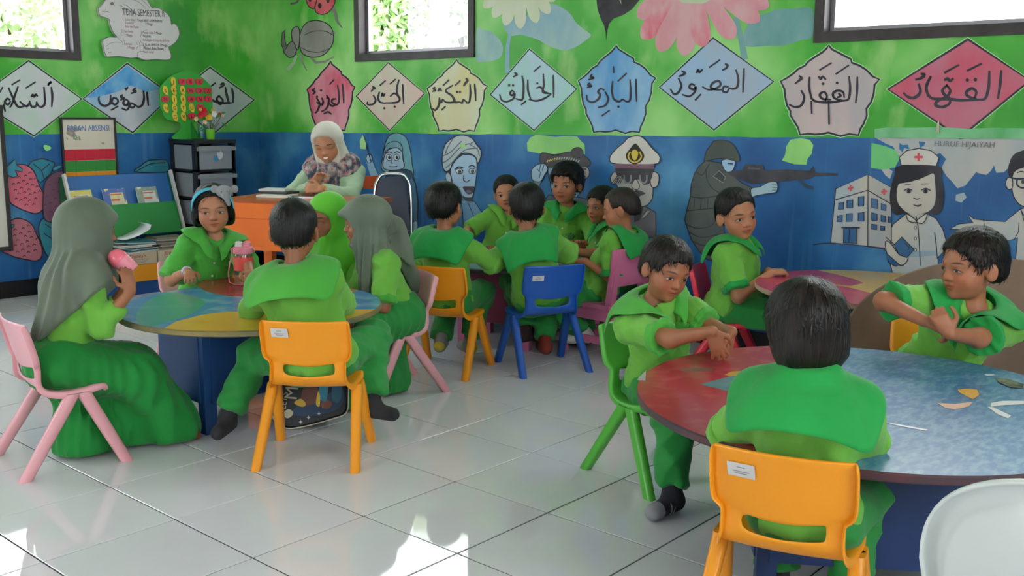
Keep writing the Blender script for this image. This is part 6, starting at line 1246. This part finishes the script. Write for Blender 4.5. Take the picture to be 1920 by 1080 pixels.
bm = bmesh.new(); lathe(bm, [(0, 0), (.024, 0), (.026, .004), (.030, .11), (.0285, .11), (.0245, .008), (0, .006)], 20); sub(t, 'glass', bm, glass_mat('clear_glass', (.82, .95, .95)), smooth=True)
bm = bmesh.new(); tube(bm, [(math.cos(a)*.0285, math.sin(a)*.0285, .02+a*.011) for a in np.linspace(2.2, 7.4, 22)], [.003+.003*math.sin(k*.5)**2 for k in range(22)], 6); sub(t, 'teal_swirl', bm, mat('teal_glaze', '2f9aa4', .3), smooth='all')
# attendance board
t = thing('attendance_board', 'attendance board with white heading over red, green and orange rows', 'board', (1.43, YW-.012, .77))
bw, bh = .374, .392
bm = bmesh.new()
for sx in (-1, 1): box(bm, (sx*bw/2, -.004, bh/2), (.012, .022, bh+.012))
for zz in (0, bh): box(bm, (0, -.004, zz), (bw-.012, .022, .012))
sub(t, 'frame', bm, mat('board_frame', '2a2830', .5), bevel=.002, seg=1)
bm = bmesh.new(); box(bm, (0, .002, bh/2), (bw-.01, .012, bh-.01)); sub(t, 'board_panel', bm, mat('cream_board', 'e0d6c8', .5, 'd4c8b8', 4))
for z0, z1, c in ((.110, .186, 'cc1838'), (.034, .110, '2f8c3a'), (.004, .034, 'e8941c')):
    for k in range(5):
        bm = bmesh.new(); w5 = (bw-.016)/5; box(bm, (-(bw-.016)/2+w5*(k+.5), -.0055, (z0+z1)/2), (w5-.002, .003, z1-z0-.002)); sub(t, 'colour_pocket', bm, mat('pocket_'+c, c, .45))
def wallM(x, y, z): return Matrix(((1, 0, 0, x), (0, 0, -1, y), (0, 1, 0, z), (0, 0, 0, 1)))
text_mesh('heading', 'PAPAN ABSENSI', .046, mat('heading_blue', '3f78c0', .5), t, wallM(0, -.0052, .325) @ Matrix.Diagonal((.92, 1.15, 1, 1)), .0006)
text_mesh('subheading', 'KEL', .036, mat('heading_green', '4a8a5a', .5), t, wallM(-.085, -.0052, .262) @ Matrix.Diagonal((.9, 1, 1, 1)), .0006)
for pts in ([(-.15,.33),(-.12,.345),(-.08,.33),(-.03,.335),(-.05,.318),(-.10,.30),(-.085,.275),(-.12,.268),(-.155,.29)], [(-.16,.265),(-.145,.262),(-.15,.25)], [(.08,.225),(.10,.232),(.11,.222),(.095,.215)]):
    bm = bmesh.new(); extrude_poly(bm, [(x, -.0045, z) for x, z in pts], (0, -.0006, 0)); sub(t, 'scuff', bm, mat('board_scuff', '8a7f7c', .8, 'b0a49c', 60))
# rabbit notice cut from board
def rp(x, y, k=9.0, d=.0): q = onY(170+x/k, y/k, YW-.025-d); return q
rb0 = np.array((1.83, YW, 1.58)); t = thing('rabbit_notice', 'grey-white rabbit-shaped notice board with term timetable text', 'poster', rb0)
RB = [(128,150),(160,118),(200,72),(240,20),(280,-40),(345,-95),(430,-115),(500,-105),(560,-165),(700,-185),(850,-125),(960,15),(1030,128),(1085,125),(1180,150),(1280,220),(1340,300),(1366,412),(1405,395),(1460,440),(1492,520),(1492,600),(1440,700),(1375,758),(1320,802),(1350,900),(1352,980),(1280,1012),(1100,1000),(930,1015),(850,990),(790,965),(680,980),(500,950),(320,957),(270,950),(230,850),(205,700),(250,650),(330,625),(438,627),(380,540),(330,420),(315,330),(250,295),(172,275),(142,220)]
bm = bmesh.new(); extrude_poly(bm, [rp(*p)-rb0 for p in catmull(RB, True, 3)], (0, .022, 0)); sub(t, 'rabbit_board', bm, mat('rabbit_board', 'cfcacf', .6, 'd8d4d6', 3))
M_rl, M_rt, M_rr = mat('rabbit_line', '6a646c', .6), mat('rabbit_text', '4a464c', .6), mat('rabbit_text_red', 'a8848c', .6)
def rline(pts, wd=7, m=M_rl, nm='drawn_line'):
    P_ = catmull(pts, False, 5) if len(pts) > 2 else np.array(pts, float); bm = bmesh.new(); d = np.gradient(P_, axis=0); d /= np.linalg.norm(d, axis=1)[:, None]+1e-9; n_ = np.stack([-d[:, 1], d[:, 0]], 1)
    ring_loft(bm, [[rp(*(p+q*wd/2*s_), d=.0009)-rb0 for s_ in (-1, 1)] for p, q in zip(P_, n_)], closed=False, caps=False); sub(t, nm, bm, m)
rline(catmull(RB, True, 3)[::1].tolist()+[RB[0]], 9)
for l in ([(490,92),(560,120),(640,210),(700,268),(780,272)], [(545,70),(620,100),(690,170),(760,230),(850,262),(940,262)], [(690,-10),(800,30),(880,90),(930,150)], [(850,-10),(930,60),(1000,140)], [(430,600),(480,660),(540,710)], [(540,640),(570,700)], [(950,500),(880,540),(835,620),(840,690),(880,740)], [(260,790),(320,735),(420,712),(520,718)], [(275,830),(320,810)], [(290,890),(355,882)], [(940,800),(880,775),(800,785),(765,840)], [(790,960),(785,900),(830,870),(900,868)], [(870,945),(935,940)], [(1290,770),(1330,830),(1345,900)], [(190,190),(240,190),(300,195)], [(320,75),(350,45),(390,60),(400,100)], [(1430,650),(1450,640)], [(770,720),(800,760)], [(820,720),(830,760)]): rline(l, 6)
for c, r in (((360,60), 26), ((250,165), 7), ((1217,214), 9)):
    bm = bmesh.new(); extrude_poly(bm, [rp(c[0]+r*math.cos(a), c[1]+r*math.sin(a), d=.0003)-rb0 for a in np.linspace(0, 6.28, 13)[:-1]], (0, -.0012, 0)); sub(t, 'eye' if r > 20 else 'pin', bm, M_rl)
def rtext(s_, x, y, size, m, xs=1.0, name='text_line', al='LEFT', tilt=-.03):
    q = rp(x, y, d=.001)-rb0; text_mesh(name, s_, size, m, t, Matrix.Translation(q) @ Matrix.Rotation(-tilt*-1, 4, 'Y') @ wallM(0, 0, 0) @ Matrix.Diagonal((xs, 1, 1, 1)), .0003, al)
rtext('TEMA SEMESTER II', 535, 205, .064, M_rt, .62, 'heading')
for s_, x, y, m in (('1. Kebersihan 3 Minggu', 540, 328, M_rr), ('   Kesehatan', 545, 382, M_rr), ('   Rabu dan Kamis', 545, 445, M_rr), ('2. Hari Kerja', 520, 525, M_rr), ('   2 Minggu', 540, 590, M_rr), ('4. ALAT KOMUNIKASI', 860, 345, M_rt), ('    2 Minggu', 880, 400, M_rt), ('5. Tanah Airku 2 Minggu', 850, 548, M_rt), ('   Negaraku', 850, 605, M_rt), ('   Kehidupan di Desa dan di Kota', 850, 672, M_rr), ('6. ALAM SEMESTA 2 Minggu', 880, 755, M_rt), ('   Matahari, Bulan, Bintang', 860, 812, M_rt), ('   Bumi, Langit', 860, 872, M_rr), ('3. Rekreasi', 530, 738, M_rr), ('   2 Minggu', 580, 800, M_rr)): rtext(s_, x, y, .026, m, .62)
# whiteboard edge
t = thing('whiteboard', 'whiteboard with a dark frame cut off by the left edge', 'board', (.45, YW-.02, .33))
bm = bmesh.new()
for x in (-.44, .405): box(bm, (x, 0, .45), (.024, .03, .93))
for z in (0, .90): box(bm, (-.018, 0, z), (.83, .03, .024))
sub(t, 'frame', bm, mat('dark_board_frame', '2e2a2c', .5), bevel=.003); bm = bmesh.new(); box(bm, (-.018, .002, .45), (.83, .012, .89)); sub(t, 'writing_surface', bm, mat('whiteboard_enamel', 'd4d0c6', .3))
# slanted bookshelf
xl, xr = 1.20, 1.977; zt = .777; bR = onX(340, 436, xr); yb_, zb_ = bR[1], bR[2]; yt = YW-.055
bc_ = np.array(((xl+xr)/2, YW-.2, 0)); t = thing('book_display', 'slanted blue and green book display shelf with white edges against the left wall', 'bookshelf', bc_)
M_sb, M_sg, M_sw = mat('shelf_blue', '2c6cb4', .5), mat('shelf_green', '158a3a', .5), mat('shelf_white_edge', 'd4d4d0', .5)
def sl(x, k, o=0): y, z = yt+(yb_-yt)*k, zt+(zb_-zt)*k; n = nrm((0, zb_-zt, -(yb_-yt)))*(1 if True else -1); return np.array((x, y, z))+n*o-bc_
sgn = 1 if nrm((0, zb_-zt, -(yb_-yt)))[1] < 0 else -1
def slab(name, x0, x1, k0, k1, o0, o1, m):
    bm = bmesh.new(); a = [bm.verts.new(sl(x, k, o*sgn)) for o in (o0, o1) for x, k in ((x0, k0), (x1, k0), (x1, k1), (x0, k1))]
    for f in ((0,1,2,3),(7,6,5,4),(0,4,5,1),(1,5,6,2),(2,6,7,3),(3,7,4,0)): bm.faces.new([a[i] for i in f])
    return sub(t, name, bm, m, bevel=.002, seg=1)
slab('back_panel', xl, xr, 0, 1, -.012, 0, M_sb); slab('front_lip', xl+.016, xr-.016, .50, 1.0, .035, .047, M_sg); slab('lip_floor', xl+.016, xr-.016, .90, .93, 0, .035, M_sg)
for x in (xl, xr):
    slab('white_edge', x-.008, x+.008, -.01, 1.02, .03, .06, M_sw)
    bm = bmesh.new(); extrude_poly(bm, [(x-.007-bc_[0], a-bc_[1], b) for a, b in ((yt+.02, zt), (yt-.03, zt), (yb_-.05, zb_-.02), (yb_-.05, 0), (yt+.02, 0))], (.014, 0, 0)); sub(t, 'side_panel', bm, mat('shelf_side_green', '14633a', .5))
for i, (px, py, wd, cols, lb) in enumerate(((149, 378, .155, ('d8d06a', 'e8e4b0'), 'yellow workbook standing at the left end of the display shelf'), (212, 373, .155, ('4a6cb8', 'e0d890'), 'blue and yellow workbook standing in the middle of the display shelf'), (273, 369, .150, ('8a9c8c', 'd8d8cc'), 'grey-green workbook standing open at the right of the display shelf'))):
    k = .52; x = onY(px, py, yt-.06)[0]; p0 = sl(x, k, .026*sgn)+bc_
    d = thing('workbook', lb, 'book', p0, 0, 'workbooks on the slanted shelf'); ang = math.atan2(-(yb_-yt), -(zb_-zt)*1.0); Rm = Matrix.Rotation(-math.atan2(yt-yb_, zt-zb_), 3, 'X')
    hgt = .145
    bm = bmesh.new(); box(bm, Rm @ Vector((0, 0, hgt/2-.02)), (wd, .010, hgt), Rm); sub(d, 'pages', bm, mat('paper_white', 'e0ded8', .7))
    bm = bmesh.new(); box(bm, Rm @ Vector((0, -.0065, hgt/2-.02)), (wd+.004, .002, hgt+.004), Rm); sub(d, 'cover', bm, mat('cover_'+cols[0], cols[0], .4, cols[1], 14, lo=.48, hi=.52))
    bm = bmesh.new(); box(bm, Rm @ Vector((0, -.0082, hgt*.72-.02)), (wd*.62, .0012, .008), Rm); box(bm, Rm @ Vector((0, -.0082, hgt*.45-.02)), (wd*.4, .0012, .014), Rm); sub(d, 'title_strip', bm, mat('title_orange', 'd86a30', .5))
    bm = bmesh.new(); box(bm, Rm @ Vector((wd*.1, -.0078, hgt*.5-.02)), (wd*.62, .0008, hgt*.62), Rm); sub(d, 'cover_picture', bm, mat('cover_pic_'+cols[1], cols[1], .4, 'b8b8c8', 22))
# low bench with cartons and papers
yb2 = 3.60
q0, q1 = onY(255, 500, yb2), onY(345, 486, yb2); zb2 = .5*(q0[2]+q1[2]); zl = onY(285, 525, yb2)[2]
cb = np.array((1.52, yb2+.14, 0)); t = thing('low_bench', 'low orange and blue bench carrying cartons and papers', 'bench', cb)
bm = bmesh.new(); box(bm, (0, -.13, (zb2+zl)/2), (.86, .018, zb2-zl)); sub(t, 'front_board', bm, mat('bench_orange', 'e09418', .45), bevel=.003)
bm = bmesh.new(); box(bm, (0, .0, zb2-.012), (.84, .24, .02)); sub(t, 'bench_top', bm, M_sw, bevel=.003)
bm = bmesh.new(); box(bm, (0, -.11, zl/2), (.86, .02, zl)); sub(t, 'lower_board', bm, mat('bench_blue', '1d4f92', .45), bevel=.003)
for sx in (-1, 1): bm = bmesh.new(); box(bm, (sx*.41, .0, zb2/2-.01), (.02, .23, zb2-.03)); sub(t, 'side_board', bm, mat('bench_blue', '1d4f92', .45), bevel=.003)
hC = onY(300, 470, yb2+.03)[2]-zb2
M_ct, M_ink = mat('cream_carton', 'cfc4ac', .7, 'c0b49c', 5), mat('carton_red', 'b8483c', .6)
for px0, px1, lb in ((222, 294, 'cream carton under the loose papers'), (297, 352, 'cream carton under the stacked magazines')):
    a, b = onY(px0, 480, yb2+.03)[0], onY(px1, 480, yb2+.03)[0]
    d = thing('carton', lb, 'box', ((a+b)/2, yb2+.12, zb2), 0, 'cartons on the low bench')
    bm = bmesh.new(); box(bm, (0, 0, hC/2), (b-a, .18, hC)); sub(d, 'carton_body', bm, M_ct, bevel=.003)
    text_mesh('lettering', "Disney's", .036, M_ink, d, wallM(.0, -.0912, hC*.72), .0004)
    for k in range(3): bm = bmesh.new(); box(bm, (.0, -.0905, hC*(.42-.12*k)), ((b-a)*(.6-.1*k), .0008, .003)); sub(d, 'print_line', bm, mat('carton_print', '9a8e7c', .7))
rg = random.Random(5)
for k in range(9):
    x = onY(262+rg.uniform(-8, 8), 470, yb2+.05)[0]; w_ = rg.uniform(.20, .27); th = rg.choice((.004, .006, .008))
    d = bpy.data.objects.new('p', None)
    z = zb2+hC+.0015+k*.0088
    bm = bmesh.new(); R_ = Matrix.Rotation(rg.uniform(-.2, .2), 3, 'Z') @ Matrix.Rotation(.06 if k > 5 else .0, 3, 'Y'); box(bm, (0, 0, .004), (w_, .19, th), R_)
    o = finish(bm, 'booklet', mat('booklet_%d' % (k % 5), ('d8d8d4', '4a8c98', 'c8ccd0', '2f7a84', 'd0c8bc')[k % 5], .6), loc=(x, yb2+.125, z), bevel=.001, seg=1)
    tag(o, ('white', 'teal', 'pale grey', 'dark teal', 'cream')[k % 5]+' thin booklet, '+('lowest', 'second', 'third', 'fourth', 'fifth', 'sixth', 'seventh', 'eighth', 'topmost')[k]+' of the untidy pile left of the magazines', 'book', 'booklets piled on the cartons')
ord_ = ('lowest', 'second', 'third', 'fourth', 'fifth', 'sixth', 'seventh', 'topmost')
for k in range(8):
    x = onY(323+rg.uniform(-3, 3), 455, yb2+.05)[0]; z = zb2+hC+.0015+k*.0100
    bm = bmesh.new(); R_ = Matrix.Rotation(rg.uniform(-.08, .08), 3, 'Z'); w_ = .22; rows = []
    for zz in (0, .008): rows.append([R_ @ Vector((xx, yy, zz+.012*(max(0, -xx-.03)/.1)**2*(k/8))) for xx, yy in [(-.11,-.085),(-.05,-.085),(.02,-.085),(.11,-.085),(.11,.085),(.02,.085),(-.05,.085),(-.11,.085)]])
    ring_loft(bm, rows); o = finish(bm, 'magazine', mat('magazine_%d' % (k % 4), ('a89c8c', '6c6a5c', 'b8b0a4', '8c8478')[k % 4], .5), loc=(x, yb2+.125, z))
    tag(o, ('tan', 'olive grey', 'pale buff', 'brown grey')[k % 4]+' magazine, '+ord_[k]+' of the stack leaning toward the drawer tower', 'magazine', 'magazines stacked on the right carton')
xq = onY(255, 445, yb2+.08)[0]; bm = bmesh.new(); rows = []
for i in range(9):
    a = i/8; rows.append([(-.11+.2*a, yy, .010+.005*a+.055*a*a if yy > -9 else 0) for yy in (-.07, .08)])
rows += [[(.105, yy, .095) for yy in (-.06, .08)], [(.085, yy, .105) for yy in (-.055, .08)]]
ring_loft(bm, rows, closed=False, caps=False); o = finish(bm, 'curled_paper', mat('sheet_white', 'e4e6ec', .7), loc=(xq, yb2+.12, zb2+hC+.082), smooth='all'); md = o.modifiers.new('s', 'SOLIDIFY'); md.thickness = .0012
tag(o, 'curled white sheet of paper lying on top of the booklet pile', 'paper')
# ================================================================== things on desk and tables
dz = .72
for i, (px, py, c, w_, l) in enumerate(((520, 369, 'e0dcd4', .20, .15), (524, 366.5, '24262a', .19, .14), (518, 365, 'd8d8d8', .17, .13))):
    q = G(px, py, dz); bm = bmesh.new(); R_ = Rd @ Matrix.Rotation((.1, -.05, .12)[i], 3, 'Z'); box(bm, (0, 0, .006), (w_, l, .012), R_); o = finish(bm, 'notebook', mat('notebook_'+c, c, .5), loc=(q[0], q[1], dz+.0006+i*.0124), bevel=.002, seg=1)
    tag(o, ('white notebook at the bottom of the pile on the orange desk', 'black notebook in the middle of the pile on the orange desk', 'light grey notebook on top of the pile on the orange desk')[i], 'book', 'notebooks on the teacher desk')
q = G(567, 371, dz); t = thing('mobile_phone', 'silver mobile phone lying in front of the teacher', 'phone', (q[0], q[1], dz), math.atan2(RH[1], RH[0])-.1)
bm = bmesh.new(); box(bm, (0, 0, .005), (.15, .072, .008)); sub(t, 'phone_body', bm, mat('phone_silver', 'b0b0b8', .3, metal=.6), bevel=.003); bm = bmesh.new(); box(bm, (0, 0, .0094), (.14, .066, .001)); sub(t, 'screen', bm, mat('phone_screen', '1a1c22', .1))
# pink drinking bottle
q = G(458, 532, .4805); t = thing('drinking_bottle', 'clear and pink drinking bottle with a strap on the left table', 'bottle', q, math.atan2(RH[1], RH[0]))
M_pk, M_pk2 = mat('pink_silicone', 'e88a9c', .4), mat('coral_print', 'e8564e', .45); M_clr = glass_mat('clear_plastic', (.93, .94, .95), .1)
bm = bmesh.new(); lathe(bm, [(0, 0), (.034, 0), (.037, .004), (.039, .05), (.040, .13), (.038, .135), (.0365, .13), (.0355, .05), (.033, .006), (0, .004)], 26); sub(t, 'bottle_body', bm, M_clr, smooth=True)
bm = bmesh.new(); lathe(bm, [(.0405, .062), (.0412, .062), (.0418, .118), (.0405, .118)], 26); sub(t, 'print_band', bm, M_pk2, smooth=True)
bm = bmesh.new(); lathe(bm, [(0, .134), (.041, .134), (.042, .138), (.041, .160), (.036, .164), (0, .164)], 26); sub(t, 'lid', bm, M_pk, smooth=True)
for x, m in ((-.017, mat('clear_cap', 'd8d0d4', .15)), (.018, M_pk)):
    bm = bmesh.new(); lathe(bm, [(0, .163), (.017, .163), (.018, .168), (.016, .181), (.010, .186), (0, .187)], 16, (x, 0, 0)); sub(t, 'spout_cap', bm, m, smooth=True)
bm = bmesh.new(); tube(bm, [(-.006, 0, .012), (-.004, 0, .08), (-.008, 0, .16)], .003, 8); sub(t, 'straw', bm, mat('yellow_straw', 'e8c030', .4))
bm = bmesh.new(); tube(bm, [(.03, 0, .015), (.012, -.01, .05), (.02, 0, .09)], [.004, .005, .004], 8); sub(t, 'infuser', bm, mat('pink_infuser', 'e07a8a', .4))
bm = bmesh.new(); tube(bm, [(-.043, 0, .15), (-.050, 0, .14), (-.046, -.004, .115), (-.054, -.012, .10), (-.062, -.018, .05), (-.056, -.03, .012), (-.03, -.045, .004), (.005, -.05, .004), (.018, -.05, .008)], .0045, 8, flat=.45); sub(t, 'strap', bm, M_pk, smooth='all')
for sx in (-1, 1): bm = bmesh.new(); tube(bm, [(sx*.040, 0, .158), (sx*.052, 0, .150), (sx*.050, 0, .142), (sx*.041, 0, .142)], .003, 8); sub(t, 'lug', bm, M_pk, smooth='all')
# pink cup in the left girl's hands
q = D(231, 492, 3.54); t = thing('drinking_cup', 'pink rounded drinking cup held by the girl in the long scarf', 'cup', q); t.rotation_euler = Vector(cvec(-.75, .65, -.1)).to_track_quat('Z', 'Y').to_euler()
bm = bmesh.new(); lathe(bm, [(0, -.045), (.022, -.045), (.026, -.04), (.031, 0), (.032, .012)], 22); sub(t, 'cup_body', bm, M_pk, smooth=True)
bm = bmesh.new(); lathe(bm, [(.0325, .008), (.034, .012), (.034, .022), (.030, .038), (.020, .050), (.008, .056), (0, .057)], 22); sub(t, 'domed_lid', bm, mat('pink_gloss', 'e86e80', .2), smooth=True)
# school bag
q = G(574, 805, 0); t = thing('school_bag', 'black printed school bag with cream piping under the orange chair', 'bag', (q[0], q[1], 0), math.atan2(RH[1], RH[0])+.14)
oc = catmull([(-.135,.20),(-.137,.10),(-.12,.035),(-.075,.006),(0,.012),(.10,.035),(.155,.055),(.165,.11),(.16,.20),(.10,.225),(-.10,.225)], True, 6)
def bagp(x, z, y): return (x, y+(z-.02)*.35, z)
bm = bmesh.new(); ring_loft(bm, [[bagp(x*k, .11+(z-.11)*k, y) for x, z in oc] for y, k in ((.012,.93),(.0,.985),(.012,1.0),(.10,1.0),(.12,.96))]); M_bag = mat('black_nylon', '1a1e26', .45, bump=.1, bscale=120); sub(t, 'bag_body', bm, M_bag, smooth=True)
bm = bmesh.new(); tube(bm, [bagp(x*.99, .11+(z-.11)*.99, .003) for x, z in oc], .0028, 6, closed=True); sub(t, 'piping', bm, mat('cream_piping', 'd8d0bc', .5), smooth='all')
def bagpoly(name, pts, c, o=.0005, sm=True):
    pts = catmull(pts, True, 4) if sm else pts; bm = bmesh.new(); extrude_poly(bm, [bagp(x, z, -o) for x, z in pts], (0, -.0006, 0)); sub(t, name, bm, mat('bag_print_'+c, c, .5))
bagpoly('print_patch', [(-.055,.06),(.0,.05),(.09,.06),(.14,.09),(.14,.15),(.09,.13),(.02,.10),(-.03,.09)], '1c3a5c', .0002)
bagpoly('print_patch', [(-.02,.105),(.0,.09),(.04,.10),(.05,.14),(.03,.17),(-.005,.165)], '6a3a30'); bagpoly('print_patch', [(-.045,.10),(-.015,.085),(.0,.095),(-.02,.115)], 'd0a83c', .001); bagpoly('print_patch', [(.05,.12),(.075,.10),(.085,.14),(.08,.175),(.055,.165)], '2c8098', .001)
bagpoly('print_patch', [(.04,.09),(.052,.085),(.055,.12),(.048,.14),(.04,.11)], 'd8b43c', .0014); bagpoly('print_patch', [(.055,.085),(.085,.075),(.10,.095),(.075,.11)], '7a4638', .001); bagpoly('print_patch', [(.10,.11),(.13,.10),(.14,.16),(.11,.19)], '245c74', .001)
bagpoly('ball', [(-.085,.055),(-.07,.045),(-.052,.055),(-.05,.068),(-.065,.078),(-.082,.07)], 'c8c0a4', .001)
for x, z in ((.01,.045),(.05,.058),(-.02,.03)): bagpoly('star', [(x,z+.008),(x+.002,z+.002),(x+.008,z),(x+.002,z-.002),(x,z-.008),(x-.002,z-.002),(x-.008,z),(x-.002,z+.002)], 'c8c8c4', .001, False)
for s_, x, z, sz, ang in (("LET'S", -.082, .110, .030, 1.45), ('MI', -.052, .145, .07, 1.45)):
    text_mesh('lettering', s_, sz, mat('bag_lettering', 'cdc6b4', .5), t, Matrix.Translation(bagp(x, z, -.0016)) @ Matrix.Rotation(-.34, 4, 'X') @ wallM(0, 0, 0) @ Matrix.Rotation(ang, 4, 'Z'), .0004)
# ================================================================== small worn things
P = PP['N']; hc, hR, hs = P['hc'], P['hR'], P['hs']
def HN(q): return hc+hR@(np.array(q)*hs)-P['base']
bm = bmesh.new(); rows = []
for a in np.linspace(-1.62, 1.62, 33):
    x, z = math.sin(a), math.cos(a); c_ = np.array((x*.0845, .028+.012*z, .012+z*.083)); n_ = np.array((x, .25, z)); n_ /= np.linalg.norm(n_); w_ = np.array((0, 1, -.3))
    rows.append([HN(c_+w_*.019*q1+n_*q2) for q1, q2 in ((-1, 0), (-1, .003), (0, .005), (1, .003), (1, 0), (0, -.001))])
ring_loft(bm, rows); band = finish(bm, 'headband', mat('turquoise_fleece', '4fb4cc', .9, bump=.2, bscale=150), P['t'], smooth='all'); band['label'] = 'turquoise headband'
u = U(); e0 = np.array((-.052, .072, .082)); W = lambda q: hc+hR@((e0/1.25+np.array(q))*hs); hb = hs; hs = hs*1.25
for s_ in (1,):
    u.add(el(W((0, 0, 0)), (.026*hs, .024*hs, .022*hs), hR)).add(el(W((-.004, .022, -.012)), (.014*hs, .016*hs, .013*hs), hR), .01).add(rc(W((-.006, .03, -.016)), W((-.012, .030, -.040)), .010*hs, .007*hs), .008).add(el(W((-.036, -.004, .006)), (.013*hs, .006*hs, .014*hs), hR), .006).add(el(W((.030, -.002, .010)), (.014*hs, .006*hs, .014*hs), hR), .006)
sdf_part('plush_elephant', u, W((0, 0, 0))-.08, W((0, 0, 0))+.08, .0028, mat('grey_plush', '8a8c90', .95, bump=.25, bscale=160), band, P['base'], 1)
bm = bmesh.new()
for x in (-.010, .008):
    q = W((x, .022, .002))-P['base']; bmesh.ops.create_icosphere(bm, subdivisions=1, radius=.0028, matrix=Matrix.Translation(q))
finish(bm, 'plush_eye', mat('plush_eye', '141414', .2), band)
w_ = P['wr'][0]; d = nrm(w_-P['el'][0]); bm = bmesh.new(); s_, t_, _ = frame_of(d)
tube(bm, [Vector(w_-P['base']-d*.006)+s_*(.021*math.cos(a))+t_*(.019*math.sin(a)) for a in np.linspace(0, 6.283, 18, endpoint=False)], .0055, 6, closed=True); o = finish(bm, 'wristband', mat('lilac_band', '9a86c8', .5, 'e4e0f0', 90), P['t'], smooth='all'); o['label'] = 'lilac and white wristband'
P = PP['T']; w_ = P['wr'][1]; d = nrm(w_-P['el'][1]); bm = bmesh.new(); s_, t_, _ = frame_of(d)
tube(bm, [Vector(w_-P['base']-d*.012)+s_*(.029*math.cos(a))+t_*(.027*math.sin(a)) for a in np.linspace(0, 6.283, 20, endpoint=False)], .003, 6, closed=True); o = finish(bm, 'bracelet', mat('gold', 'd8a848', .25, metal=1), P['t'], smooth='all'); o['label'] = 'gold bracelet'
